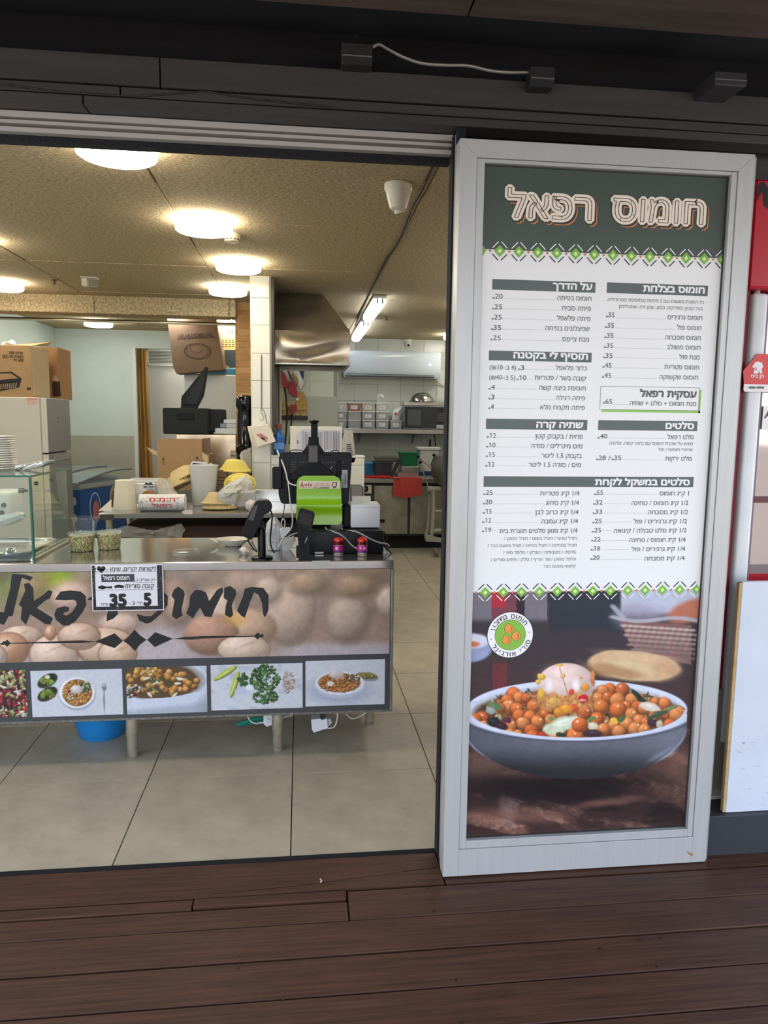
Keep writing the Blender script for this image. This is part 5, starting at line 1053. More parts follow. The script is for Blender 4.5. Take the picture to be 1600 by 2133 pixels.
# tumbler with pens behind the terminal
q = P(570, 1150, Z=.9); t = thing('clear_tumbler', 'clear plastic tumbler with crumpled bag standing behind the card terminal', 'tumbler', (q.x, q.y + .06, ZT))
b = NB(); lathe(b, [(.032, ZT), (.034, ZT + .004), (.042, ZT + .10), (.044, ZT + .102), (.044, ZT + .106)], q.x, q.y + .06, 28, cap1=False); mk('tumbler', b, CLR, t, smooth=True)
b = NB(); lathe(b, [(.030, ZT + .004), (.040, ZT + .09), (.030, ZT + .13), (.012, ZT + .155), (.001, ZT + .15)], q.x, q.y + .06, 14, rip=lambda a, z: .12 * math.sin(3 * a + z * 60)); mk('crumpled_bag', b, FROST, t)
# wire rack behind
t = thing('wire_basket', 'small grey wire basket behind the black terminals', 'basket', P(590, 1130, Y=3.6))
b = NB()
for k in range(7): cyl(b, P(572 + 5 * k, 1100, Y=3.62), P(572 + 5 * k, 1128, Y=3.62), .0012, 6)
for k in range(5): cyl(b, P(570, 1100 + 7 * k, Y=3.62), P(604, 1100 + 7 * k, Y=3.62), .0012, 6)
mk('wires', b, mat('wire_grey', (110, 112, 112), .3, .8), t, kind='stuff')

# ---------------------------------------------------------------- glass display case at the left end
GCs = thing('glass_case', 'glass sneeze guard case with a stack of plates on its top shelf', 'display case', (-1.4, 3.5, ZT))
GX = -1.137; gzt = 1.262
def pane(nm, x0, x1, y0, y1, z0, z1, m=GREENGLASS): b = NB(); bx(b, x0, x1, y0, y1, z0, z1); return mk(nm, b, m, GCs)
pane('top_pane', -2.2, GX + .012, 3.235, 3.80, gzt, gzt + .008); pane('front_pane', -2.2, GX + .004, 3.243, 3.249, ZT + .004, gzt - .001); pane('side_pane', GX - .006, GX, 3.25, 3.74, ZT + .012, gzt - .001)
b = NB(); bx(b, -2.2, GX + .013, 3.232, 3.2352, gzt, gzt + .008); mk('glass_edge', b, GEDGE, GCs)
b = NB(); bx(b, GX + .0121, GX + .0145, 3.235, 3.80, gzt, gzt + .008); mk('glass_edge', b, GEDGE, GCs)
b = NB(); bx(b, GX - .002, GX + .0055, 3.239, 3.2535, ZT + .003, gzt); mk('glass_edge', b, GEDGE, GCs)
b = NB(); bx(b, GX - .012, GX + .004, 3.24, 3.80, ZT, ZT + .012, .002); bx(b, GX - .02, GX - .014, 3.28, 3.78, ZT + .002, ZT + .02, .002); mk('side_rail', b, STEEL, GCs)
for (px, py, yy) in ((72, 1007, 3.245), (104, 1000, 3.68)):
    b = NB(); q = P(px, py, Y=yy); lathe(b, [(.009, 0), (.009, .012)], M=Matrix.Translation(q) @ Matrix.Rotation(math.pi / 2, 4, 'Y'), n=16); mk('glass_bolt', b, mat('bolt_dark', (92, 88, 80), .3, .9), GCs)
b = NB(); q = P(44, 1022, Y=3.5); cyl(b, P(40, 1022, Y=3.5), P(57, 1022, Y=3.5), .006, 12); lathe(b, [(.011, 0), (.012, .02)], M=Matrix.Translation(P(40, 1022, Y=3.5)) @ Matrix.Rotation(math.pi / 2, 4, 'Y')); mk('glass_clamp', b, MATS['bolt_dark'], GCs)
# plates on the glass
x0 = P(-30, 975, Y=3.55).x; xq = P(38, 975, Y=3.55).x; zt0 = gzt + .009
n = 15
for k in range(n):
    b = NB(); z = zt0 + k * .0103; r = (xq - x0) / 2 * (1 - .009 * k); lathe(b, [(r * .55, z), (r * .9, z + .006), (r, z + .009), (r, z + .0105), (r * .6, z + .004), (.001, z + .003)], (x0 + xq) / 2 + rnd.uniform(-.001, .001), 3.55, 30)
    o = mk('plate', b, mat('white_plate', (234, 232, 226), .25), smooth=True); tag(o, 'white plate in the tall stack on the glass case', 'plate', 'stacked white plates')
b = NB()
for k in range(9):
    M = Matrix.Translation(P(48 + k * 6, 976 - k * 1.0, Y=3.55)) @ Matrix.Rotation(-.35, 4, 'Y') @ Matrix.Rotation(.3 * rnd.uniform(-1, 1), 4, 'X')
    lathe(b, [(.034, 0), (.042, .006), (.042, .010), (.012, .011), (.001, .009)], M=M, n=16, cap0=False)
tag(mk('plastic_lids', b, mat('shiny_clear', (224, 224, 218), .08, .35), kind='stuff'), 'toppled heap of shiny clear plastic lids on the glass case', 'lids', kind='stuff')
# pans under the glass
def gn_pan(x0, x1, y0, y1, label):
    t = thing('steel_pan', label, 'pan', ((x0 + x1) / 2, (y0 + y1) / 2, ZT)); b = NB(); z = ZT
    M = Matrix.Translation(((x0 + x1) / 2, (y0 + y1) / 2, z)); w2, d2 = (x1 - x0) / 2, (y1 - y0) / 2
    def rr(s, zz, off): return [M @ Vector(((w2 - off) * (1 if u in (0, 1, 6, 7) else -1) * (1 if u in (0, 7, 3, 4) else .9), (d2 - off) * (1 if u in (1, 0, 2, 3) else -1) * (1 if u in (1, 2, 5, 6) else .85), zz)) for u in range(8)]
    L = [rr(1, .022, 0), rr(1, .026, .006), rr(1, .024, .016), rr(1, .006, .03), rr(1, .004, .05)]; vs_ = [[b.verts.new(p) for p in r] for r in L]
    for k in range(4):
        for i in range(8): b.faces.new((vs_[k][i], vs_[k][(i + 1) % 8], vs_[k + 1][(i + 1) % 8], vs_[k + 1][i]))
    b.faces.new(vs_[4]); mk('pan', b, STEEL, t, smooth=True); return t
gn_pan(-2.0, -1.185, 3.31, 3.74, 'shallow stainless pan under the glass case')
b = NB(); q = P(22, 1158, Y=3.28); lathe(b, [(.030, 0), (.027, .012), (.018, .022), (.001, .026)], M=Matrix.Translation((q.x, q.y, ZT + .03)), n=20)
mk('knob', b, mat('polished_steel', (210, 206, 196), .12, .95), GCs, smooth=True)
t = thing('steel_scoop', 'dirty steel bar with splashed end inside the glass case', 'steel bar', P(20, 1085, Y=3.75))
b = NB(); pprism(b, [(-20, 1097), (48, 1073), (51, 1077), (-20, 1103)], 3.75, .03); mk('bar', b, STEELD, t); b = NB(); pprism(b, [(-20, 1078), (30, 1068), (46, 1071), (-20, 1093)], 3.78, .05); mk('tray_face', b, STEEL, t)
t = thing('white_machine', 'rounded white kitchen appliance behind the glass case', 'appliance', P(0, 1115, Y=4.3))
b = NB(); x0, x1, z0, z1 = rect(-70, 1024, 24, 1118, 4.3); bx(b, x0, x1, 4.3, 4.5, ZT, z1, .03, seg=3); mk('body', b, mat('appliance_white', (222, 220, 210), .35), t, smooth=True)
b = NB(); q = P(8, 1030, Y=4.29); lathe(b, [(.014, 0), (.012, .01)], M=Matrix.Translation(P(8, 1052, Y=4.3)) @ Matrix.Rotation(math.pi / 2, 4, 'X')); mk('knob', b, mat('bolt_dark'), t)
b = NB(); lathe(b, [(.014, 0), (.012, .01)], M=Matrix.Translation(P(4, 1068, Y=4.3)) @ Matrix.Rotation(math.pi / 2, 4, 'X')); mk('knob', b, mat('bolt_dark'), t)

# ================================================================ REAR PREPARATION TABLE
CARD = mat('cardboard', (172, 138, 98), .85, noise=(10, .08)); CARD2 = mat('cardboard_pale', (206, 186, 146), .85, noise=(10, .06)); CARD3 = mat('cardboard_brown', (120, 98, 78), .85, noise=(8, .08))
CINK = mat('carton_ink', (70, 52, 40), .8); DBROWN = mat('dark_hole', (66, 48, 36), .9)
PT = thing('prep_table', 'stainless preparation table behind the counter with cups and baskets on it', 'table', (-.4, 5.15, 0))
tl = -1.29; b = NB(); bx(b, tl, .44, 4.86, 5.55, .868, .90, .003); bx(b, tl, .44, 5.53, 5.56, .90, .99, .002); mk('tabletop', b, mat('table_steel', (206, 204, 196), .2, .92, noise=(6, .1)), PT)
for x in (tl + .05, .38):
    for y in (4.92, 5.5): b = NB(); cyl(b, (x, y, 0), (x, y, .868), .022, 16); mk('leg', b, LEG, PT, smooth=True)
b = NB(); bx(b, tl + .03, .41, 4.9, 5.52, .28, .30); mk('shelf', b, STEELD, PT)
b = NB(); x0, x1, z0, z1 = rect(209, 1072, 238, 1083, 4.858); bx(b, x0, x1, 4.857, 4.86, z0, z1); mk('maker_plate', b, mat('plate_dark', (70, 66, 58), .5), PT)
b = NB(); bx(b, -1.16, -.33, 4.98, 5.45, .301, .80, .006); tag(mk('storage_crate', b, mat('crate_brown', (72, 50, 38), .7)), 'dark brown crate on the shelf under the preparation table', 'crate')
b = NB(); bx(b, -.30, .36, 4.98, 5.45, .301, .82, .006); bx(b, -.02, 0.0, 4.97, 4.98, .301, .82); tag(mk('black_cabinet', b, mat('cabinet_dark', (44, 44, 44), .4)), 'black cabinet under the right half of the preparation table', 'cabinet')
WRAP = mat('clear_wrap', (206, 200, 188), .18, alpha=.45, bump=(40, .9, .01)); FILM = mat('milky_film', (226, 224, 212), .3, alpha=.72, bump=(50, .8, .01))
crumple('plastic_bags', [(232, 1105), (262, 1094), (300, 1100), (332, 1106), (352, 1095), (380, 1090), (385, 1105), (380, 1120), (330, 1122), (280, 1120), (245, 1120)], 4.93, WRAP, None, None, 4, .02, .02); tag(bpy.data.objects['plastic_bags'], 'crumpled clear plastic bags hanging in front of the brown crate', 'bags')
# cup stack
q = P(255, 1063, Z=.9); b = NB(); prof = []; zc = .9005
for k in range(17): r = .078 - k * .0012; prof += [(r, zc + k * .0115), (r - .0006, zc + k * .0115 + .010), (r - .003, zc + k * .0115 + .0108)]
lathe(b, prof + [(.045, zc + .197)], q.x, q.y + .08, 30); tag(mk('paper_bowls', b, mat('paper_cream', (226, 218, 192), .7), smooth=35), 'tapered stack of upturned cream paper bowls on the left of the table', 'bowl stack', kind='stuff')
b = NB(); b2 = [P(205, 1064, Y=4.9), P(232, 1040, Y=4.95), P(232, 1064, Y=4.92)]; prism(b, b2, (0, .004, 0)); tag(mk('paper_sheet', b, mat('sheet_beige', (214, 206, 184), .8)), 'folded beige paper sheet leaning left of the paper bowl stack', 'paper')
b = NB(); q = P(285, 1064, Z=.9); lathe(b, [(.016, .9005), (.018, .93), (.018, .985), (.012, .995)], q.x, q.y + .12, 16); tag(mk('small_bottle', b, FROST, smooth=True), 'small frosted bottle squeezed beside the paper bowl stack', 'bottle')
# printed bag roll
t = thing('bag_roll', 'white printed bag roll with red lettering lying on the steel table', 'roll', P(338, 1066, Z=.9))
M0 = P(292, 1049, Y=4.98); M1 = P(386, 1050, Y=4.98); rr_ = .056; zc = .9005 + rr_
b = NB(); cyl(b, (M0.x, 4.99, zc), (M1.x, 4.99, zc), rr_, 28); bmesh.ops.bevel(b, geom=[e for e in b.edges if len(e.link_faces) == 2 and e.calc_face_angle(0) > 1.0], offset=.008, segments=2, affect='EDGES'); mk('roll', b, mat('roll_white', (224, 220, 212), .45, bump=(30, .5, .004)), t, smooth=True)
def cylink(xc_, yc_, zc_, r): return Ink(lambda u, v: (u, yc_ - r * math.cos((v - zc_) / r), zc_ + r * math.sin((v - zc_) / r)))
for (s_, a0_, a1_, dz, m) in (('חומוס', .22, .80, .012, mat('roll_red', (196, 60, 46), .5)), ('רפאל', .28, .72, -.03, mat('roll_pink', (206, 96, 110), .5))):
    I = cylink(0, 4.99, zc, rr_ + .0006); L = M1.x - M0.x; I.text(vis(s_), M0.x + L * a0_, M0.x + L * a1_, zc + dz, .042, .03); mk('print_word', I.mesh('w'), m, t, kind='stuff')
I = cylink(0, 4.99, zc, rr_ + .0006)
for k in range(26):
    u = M0.x + L * (rnd.uniform(.03, .2) if k % 2 else rnd.uniform(.8, .97)); I.disc(u, zc + rnd.uniform(-.05, .05), rnd.uniform(.004, .008), 10, .003)
mk('doodles', I.mesh('w'), mat('roll_grey', (170, 166, 160), .6), t, kind='stuff')
# clear tray with printed pack, straws
t = thing('packet_tray', 'clear tray holding a printed white packet behind the bag roll', 'tray', P(300, 1040, Y=5.2))
b = NB(); boxp(b, 262, 1000, 332, 1050, 5.2, .2, .008); mk('tray', b, FROST, t)
b = NB(); boxp(b, 274, 1007, 323, 1040, 5.15, .03, .004); mk('packet', b, mat('packet_white', (214, 212, 204), .4), t)
I = PxInk(5.148); I.ptext(vis('חומוס רפאל'), 298, 321, 1017, 8, .03); I.ptext(vis('משלוחים'), 306, 321, 1023, 6, .02); mk('packet_lettering', I.mesh('p'), IKD, t, kind='stuff'); I = PxInk(5.1475); I.ppoly([(296, 1027), (302, 1023), (310, 1023), (322, 1024), (326, 1028), (296, 1029)]); mk('packet_patch', I.mesh('p'), mat('packet_brown', (170, 104, 40), .5), t)
I = PxInk(5.148); I.ppoly([(300, 1010), (304, 1005), (310, 1007), (314, 1004), (320, 1010)]); mk('packet_mark', I.mesh('p'), IKD, t)
t = thing('straw_bag', 'open bag of pale wrapped straws behind the bag roll', 'straws', P(345, 1035, Y=5.12))
b = NB()
for k in range(44): a = P(330 + rnd.uniform(-4, 14), 1000 + rnd.uniform(-4, 12), Y=5.15 + rnd.uniform(-.04, .04)); c = P(352 + rnd.uniform(-4, 16), 1034 + rnd.uniform(-5, 6), Y=5.08 + rnd.uniform(-.03, .05)); cyl(b, a, c, .0035, 6)
mk('straws', b, mat('straw_cream', (226, 214, 176), .5), t, kind='stuff')
crumple('wrapper', [(326, 998), (335, 994), (350, 998), (366, 1022), (378, 1036), (370, 1044), (350, 1042), (332, 1034)], 5.03, WRAP, None, None, 9, .02, .01); o = bpy.data.objects['wrapper']; o.parent = t; o.location = o.location - t.location
# baskets
WK = mat('wicker_tan', (214, 188, 132), .6, bump=(120, .8, .006)); WY = mat('wicker_yellow', (232, 212, 104), .6, bump=(120, .8, .006))
def basket(c, r, h, m, label, group, M=None, n=40):
    """woven basket, seen bottom up, ribs as geometry"""
    t = thing('woven_basket', label, 'basket', (0, 0, 0), group); prof = []
    L = 16
    for k in range(L + 1): u = k / L; prof.append((r * (1 - .42 * u) + .0018 * (k % 2), h * u))
    b = NB(); lathe(b, prof + [(r * .3, h + .004), (.002, h + .005)], n=n * 2, sy=.72, rip=lambda a, z: .045 * math.cos(n / 2 * a)); mk('weave', b, m, t, smooth=50)
    b = NB(); pts = [(r * 1.02 * math.cos(a), r * 1.02 * .72 * math.sin(a), .004) for a in [2 * math.pi * k / 36 for k in range(37)]]; tube(b, pts, .007, 6, 1, False); mk('rim', b, m, t, smooth=True)
    place(t, c); 
    if M: t.rotation_euler = M
    return t
q = P(448, 1062, Z=.9); basket((q.x + .03, q.y + .05, .9085), .118, .055, WK, 'tan woven basket lying bottom up, lower of two at the front of the table', 'woven baskets', (0, 0, .1)); basket((q.x + .018, q.y + .05, .935), .108, .075, WK, 'tan woven basket bottom up, stacked on top of the front one', 'woven baskets', (-.06, .05, .2))
q = P(374, 1014, Y=5.4); basket((q.x, 5.4, q.z), .105, .085, WK, 'tan woven basket bottom up behind the measuring jug, tilted left', 'woven baskets', (-.2, -.45, 0)); basket((q.x + .03, 5.43, q.z + .05), .11, .085, WK, 'tan woven basket on top of the tilted one behind the jug', 'woven baskets', (-.25, -.5, .1))
q = P(490, 980, Y=5.42); basket((q.x, 5.42, q.z), .105, .075, WY, 'yellow woven basket at the back of the pile, flat, under a film', 'yellow woven baskets', (.1, .05, 0))
q = P(500, 1000, Y=5.3); basket((q.x, 5.3, q.z - .03), .105, .07, WY, 'yellow woven basket standing on edge with its bottom facing out', 'yellow woven baskets', (1.25, 0, 0))
# measuring jug
q = P(419, 1058, Z=.9); t = thing('measuring_jug', 'tall translucent plastic measuring jug with handle and spout', 'jug', (q.x, q.y + .17, .9005)); x, y = q.x, q.y + .17
b = NB(); lathe(b, [(.076, .9005), (.080, .908), (.098, 1.165), (.104, 1.185), (.102, 1.186), (.095, 1.165), (.077, .912), (.001, .91)], x, y, 36, rip=lambda a, z: (.10 if z > 1.16 else 0) * math.exp(-((a - 3.9) / .22) ** 2)); mk('body', b, FROST, t, smooth=True)
b = NB(); tube(b, [(x + .02, y + .10, 1.15), (x + .035, y + .16, 1.18), (x + .04, y + .17, 1.10), (x + .03, y + .12, 1.02)], .011, 8); mk('handle', b, FROST, t, smooth=True)
t = thing('display_tablet', 'small tablet with dark display leaning behind the jug', 'tablet', P(415, 975, Y=5.45)); b = NB(); pprism(b, [(400, 961), (428, 963), (433, 970), (428, 985), (392, 985), (394, 972)], 5.45, .02); mk('case', b, mat('printer_white'), t); b = NB(); pprism(b, [(402, 964), (428, 967), (424, 982), (396, 980)], 5.448, .002); mk('display', b, SCREEN, t)
b = NB(); boxp(b, 451, 979, 473, 1022, 5.36, .08, .003); t = tag(mk('paper_carton', b, CARD3), 'small brown printed carton between the jug and yellow baskets', 'carton')
I = PxInk(5.3595); [I.prect(454, a, 470, a + 2) for a in (994, 1000, 1008)]; o = mk('carton_print', I.mesh('p'), CINK, t, kind='stuff')
t = thing('bread_container', 'clear tub wrapped in plastic film at the right of the baskets', 'container', P(512, 1055, Y=5.05))
b = NB(); boxp(b, 492, 1024, 531, 1056, 5.05, .14, .006); mk('tub', b, FROST, t); b = NB(); boxp(b, 495, 1030, 528, 1054, 5.06, .12, .01); mk('contents', b, mat('dough_tan', (206, 186, 136), .7), t)
crumple('film', [(452, 1028), (470, 1010), (490, 1000), (512, 988), (526, 1004), (529, 1018), (512, 1020), (500, 1024), (492, 1040), (490, 1054), (470, 1048), (455, 1040)], 5.0, FILM, None, None, 3, .03, .015); o = bpy.data.objects['film']; o.parent = t; o.location = o.location - t.location
b = NB(); pprism(b, [(378, 1066), (388, 1062), (401, 1063), (401, 1071), (384, 1071)], 4.853, .002); tag(mk('napkin', b, mat('tissue_paper')), 'white napkin hanging over the steel table edge', 'napkin')

# things behind the table
b = NB(); bx(b, -1.25, -.62, 5.95, 6.45, 0, .86, .004); tag(mk('base_cabinet', b, STEELD), 'steel base cabinet hidden behind the table, carrying the open carton', 'cabinet')
t = thing('open_carton', 'open cardboard carton with two black arrows behind the table', 'carton', (-1.0, 6.1, .861)); YB = 6.0
x0, x1, z0, z1 = rect(328, 946, 421, 1040, YB); dz_ = .862
b = NB(); bx(b, x0, x1 + .06, YB, YB + .3, dz_, z1 - .002, .002); mk('box', b, CARD, t)
b = NB(); x0_, x1_, a_, c_ = rect(327, 914, 421, 946, YB); bx(b, x0_, x1_, YB - .002, YB + .002, z1, c_); mk('flap', b, CARD, t)
b = NB(); pprism(b, [(421, 914), (438, 912), (439, 975), (421, 950)], YB + .02, .002); mk('flap', b, CARD3, t)
b = NB(); pprism(b, [(304, 931), (330, 941), (331, 952), (318, 945)], YB + .04, .002); mk('flap', b, CARD2, t)
b = NB(); pprism(b, [(421, 941), (433, 950), (435, 975), (422, 955)], YB - .01, .002); mk('flap', b, CARD2, t)
I = PxInk(YB - .0025)
for (ax, ay) in ((340, 953), (410.5, 951)): I.ppoly([(ax - 2.6, ay + 4), (ax, ay - 1), (ax + 2.6, ay + 4)]); I.prect(ax - .7, ay + 3, ax + .7, ay + 16)
mk('arrow_print', I.mesh('p'), CINK, t, kind='stuff')
t = thing('steel_machine', 'stainless kitchen machine below the black insulated box', 'machine', (-.85, 6.9, 0))
x0, x1, z0, z1 = rect(368, 905, 492, 1000, 6.6); b = NB(); bx(b, x0, x1, 6.6, 7.1, 0.0, z1, .004); mk('body', b, mat('machine_steel', (206, 186, 156), .25, .9, noise=(6, .25)), t)
b = NB(); [bx(b, P(480, 950, Y=6.6).x, P(491, 950, Y=6.6).x, 6.597, 6.6, P(485, 939 + 3 * k + 1.6, Y=6.6).z, P(485, 939 + 3 * k, Y=6.6).z) for k in range(5)]; mk('vent_slots', b, BLK, t, kind='stuff')
zt6 = z1
t = thing('insulated_box', 'black insulated food carrier with its lid standing open', 'food carrier', (-1.0, 6.75, zt6))
x0, x1, z0, z1 = rect(339, 850, 434, 903, 6.62); EPP = mat('black_foam_box', (30, 34, 32), .8, bump=(200, .3, .002))
b = NB(); bx(b, x0, x1, 6.62, 7.05, zt6 + .001, z1, .01); bx(b, x1 - .005, P(465, 880, Y=6.75).x, 6.70, 7.05, zt6 + .02, z1 - .005, .008); mk('body', b, EPP, t)
b = NB(); boxp(b, 370, 861, 404, 874, 6.612, .012, .003); mk('handle_recess', b, mat('black_matte'), t)
b = NB(); pprism(b, [(376, 851), (378, 826), (429, 763), (433, 766), (431, 780), (424, 824), (410, 851)], 6.8, .05); bmesh.ops.bevel(b, geom=list(b.edges), offset=.006, segments=1, affect='EDGES'); mk('lid', b, EPP, t)
b = NB(); pprism(b, [(385, 842), (387, 828), (427, 775), (426, 790), (418, 822), (407, 842)], 6.79, .01); mk('lid_inset', b, mat('foam_inset', (34, 38, 40), .7), t)
t = thing('clear_trays', 'stack of clear food trays at the right of the black food carrier', 'trays', (P(478, 900, Y=6.65).x, 6.7, zt6))
for (a, c, d, e, m) in ((448, 892, 492, 904, FROST), (458, 882, 492, 891, CLR), (466, 874, 492, 882, FROST)): b = NB(); boxp(b, a, c, d, e, 6.64, .055, .004); mk('tray', b, m, t)
t = thing('white_fridge', 'white refrigerator behind the food carrier with cartons piled on top', 'refrigerator', (-1.0, 8.0, 0))
x0, x1, z0, z1 = rect(384, 779, 500, 900, 7.8); b = NB(); bx(b, x0, x1, 7.8, 8.35, 0, z1, .01); mk('body', b, mat('fridge_white', (206, 212, 212), .4, noise=(3, .03)), t); zf = z1
b = NB(); bx(b, x0 + .01, x1 - .01, 7.786, 7.7995, .1, z1 - .01, .005); mk('door', b, MATS['fridge_white'], t)
def poly_carton(nm, pts, Y, d, m, label, cat='carton', par=None):
    b = NB(); pprism(b, pts, Y, d); o = mk(nm, b, m, par)
    return tag(o, label, cat) if label else o
t = thing('large_carton', 'large brown carton with upside down lettering and bowl drawing, tilted on the fridge', 'carton', (P(415, 777, Y=7.55).x, 7.7, zf))
poly_carton('box', [(348, 662), (450, 662), (467, 768), (460, 770), (367, 778), (361, 765)], 7.55, .26, CARD3, None, par=t)
Yp = 7.548; I = PxInk(Yp)
def udtext(I, s, pl, pr, py, hpx, slope=-.0):
    v, f = glyphs(s, .03); mn, mx_ = v[:, 0].min(), v[:, 0].max(); (xa_, za), (xb_, zb_) = I.q(pl, py), I.q(pr, py + slope * (pr - pl)); k = (xb_ - xa_) / (mx_ - mn); h = hpx * I.Y / F
    I.raw([(xb_ - (a[0] - mn) * k, zb_ + (za - zb_) * (a[0] - mn) / (mx_ - mn) - a[1] * h, a[2]) for a in v], f)
udtext(I, 'POLYSTYRENE FOME BOWL', 369, 446, 703, 7, -.07); udtext(I, 'QTY. 1000 pcs ( 10 * 125 )', 371, 441, 697, 7, -.06)
cx_, cz_ = I.q(411.5, 732); rx_ = 27 * Yp / F
I.disc(cx_, cz_, rx_ * .60, 40, rx_ * .57, sx=1.65); I.disc(cx_, cz_, rx_ * .50, 40, rx_ * .48, sx=1.55); I.disc(cx_ - .01, cz_ + .03, rx_ * .36, 24, rx_ * .33, sx=1.3, a0=math.pi, a1=2 * math.pi)
for k in range(40): a = 2 * math.pi * k / 40; I.disc(cx_ + 1.6 * rx_ * .54 * math.cos(a), cz_ + rx_ * .54 * math.sin(a), .0045, 6)
mk('carton_print', I.mesh('p'), CINK, t, kind='stuff')
t = thing('yellow_carton', 'pale yellow printed carton behind the large brown one on the fridge', 'carton', (P(475, 770, Y=7.85).x, 7.9, zf)); b = NB(); x0, x1, z0, z1 = rect(440, 676, 505, 772, 7.85); bx(b, x0, x1, 7.85, 8.1, zf + .001, z1); mk('box', b, mat('carton_yellow', (236, 214, 150), .7), t)
I = PxInk(7.848); [I.prect(462 + 7 * q, 709 + 4 * k, 467 + 7 * q, 710.2 + 4 * k) for k in range(4) for q in range(5)]; I.prect(476, 690, 479, 692); I.prect(482, 690, 486, 692); mk('carton_print', I.mesh('p'), CINK, t, kind='stuff')
I = PxInk(7.847); I.ppoly([(467, 729), (492, 729), (500, 765), (480, 766), (470, 760)]); mk('picture_patch', I.mesh('p'), mat('print_darkblue', (70, 86, 92), .6), t)
b = NB(); boxp(b, 432, 767, 495, 779, 7.80, .04, .006); t = tag(mk('blue_pack', b, mat('blue_pack', (72, 150, 200), .5)), 'blue plastic pack lying on the fridge under the yellow carton', 'pack')
I = PxInk(7.797); x_, z_ = I.q(466, 771); I.disc(x_, z_, .018, 16); mk('red_spot', I.mesh('p'), mat('spot_red', (196, 96, 90), .6), t)

# black urn and bundle of sheets by the brick pier
t = thing('drink_urn', 'tall glossy black drink urn between brick pier and white pillar', 'urn', (P(517, 1000, Y=6.0).x, 6.07, .86)); x_ = P(512, 880, Y=6.07).x; zz_ = lambda y: P(514, y, Y=6.05).z
b = NB(); lathe(b, [(.07, zz_(990)), (.07, zz_(945)), (.082, zz_(940)), (.084, zz_(930)), (.068, zz_(925)), (.066, zz_(870)), (.060, zz_(855)), (.078, zz_(845)), (.078, zz_(832)), (.066, zz_(826)), (.03, zz_(823)), (.001, zz_(823))], x_, 6.07, 32); mk('body', b, mat('gloss_black', (10, 10, 11), .12), t, smooth=True)
b = NB(); bx(b, x_ - .09, x_ + .12, 5.96, 6.25, 0, zz_(990), .003); mk('stand', b, STEELD, t)
t = thing('sheet_bundle', 'bundle of folded clear sleeves standing behind the yellow baskets', 'bundle', P(510, 985, Y=5.5))
for k in range(9):
    b = NB(); pprism(b, [(499 + 2.6 * k, 946 - 1.5 * k + rnd.uniform(-4, 4)), (503 + 2.4 * k, 940 - k), (516 + k, 985), (510 + k, 990)], 5.40 + .012 * k, .002); mk('sleeve', b, mat('sleeve_grey', (186, 182, 166), .3, alpha=.85), t)

# ---------------------------------------------------------------- things at the pillar
t = thing('hanging_pouch', 'cream napkin pouch with faded red print hanging from a hook on the pillar', 'pouch', P(545, 933, Y=5.5))
b = NB(); pprism(b, [(515, 888), (522, 887), (560, 883), (570, 905), (534, 934), (524, 925)], 5.53, .03); mk('pouch_back', b, mat('pouch_cream', (228, 220, 200), .6), t)
b = NB(); pprism(b, [(520, 889), (558, 883), (575, 920), (536, 932)], 5.50, .012); bmesh.ops.bevel(b, geom=list(b.edges), offset=.003, segments=1, affect='EDGES'); mk('pouch_front', b, mat('pouch_cream'), t)
I = PxInk(5.498)
for k, (a, c, d, e) in enumerate(((540, 905, 557, 914), (534, 906, 552, 916), (543, 913, 556, 920))): I.ppoly([(a, c), (a + 2, c - 3), (d + 1, e - 2), (d - 1, e + 1)])
mk('faded_print', I.mesh('p'), mat('faded_red', (190, 120, 116), .6), t, kind='stuff')
b = NB(); cyl(b, P(544.5, 738, Y=5.585), P(544.5, 852, Y=5.585), .0028, 8)
for k in range(38): 
    q = P(544.5, 740 + 3 * k, Y=5.585); bx(b, q.x - .0042, q.x + .0042, 5.581, 5.589, q.z - .002, q.z + .002)
mk('chain', b, mat('chain_brown', (120, 106, 80), .4, .6), t, kind='stuff')
b = NB(); tube(b, [P(x, y, Y=5.56) for x, y in ((549, 868), (545, 860), (543, 856), (546, 853), (551, 858), (554, 872), (557, 885))], .0028, 8); tube(b, [P(x, y, Y=5.555) for x, y in ((541, 872), (546, 876), (549, 870), (547, 862))], .002, 8); mk('hook', b, mat('hook_steel', (150, 140, 130), .3, .9), t)
b = NB(); q = P(582, 948, Y=5.66); lathe(b, [(.036, 0), (.040, .01), (.040, .13), (.028, .16), (.016, .17), (.016, .19)], q.x, q.y, 20, M=Matrix.Translation((0, 0, hz + .001))); t = tag(mk('spray_bottle', b, mat('bottle_blue', (36, 96, 170), .3), smooth=True), 'blue spray bottle on the half wall right of the pillar', 'bottle')
b = NB(); bx(b, q.x - .018, q.x + .02, q.y - .012, q.y + .012, hz + .19, hz + .235, .005); bx(b, q.x - .034, q.x - .01, q.y - .006, q.y + .006, hz + .215, hz + .235, .003); mk('trigger', b, mat('dull_red', (120, 50, 40), .5), t)
I = PxInk(q.y - .0412); I.prect(571, 922, 592, 936); mk('bottle_label', I.mesh('p'), mat('bottle_label', (90, 140, 200), .4), t)
t = thing('printed_board', 'white framed sheet of sideways print standing behind the monitor', 'board', P(655, 946, Y=5.68)); x0, x1, z0, z1 = rect(604, 888, 713, 946, 5.68)
b = NB(); bx(b, x0, x1, 5.68, 5.71, hz + .001, z1, .004); mk('frame', b, mat('board_cream', (226, 222, 206), .45), t)
b = NB(); pprism(b, [(626, 896), (634, 893), (709, 896), (706, 946), (616, 946), (617, 908)], 5.676, .003); mk('sheet', b, mat('sheet_lilac', (206, 206, 214), .5), t)
I = PxInk(5.6745)
for k in range(26):
    xx = 629 + k * 3.1; I.prect(xx, 897 + rnd.uniform(0, 3), xx + rnd.choice((.6, .9, 1.4)), 940 + rnd.uniform(-8, 4))
I.prect(619, 917, 622, 925)
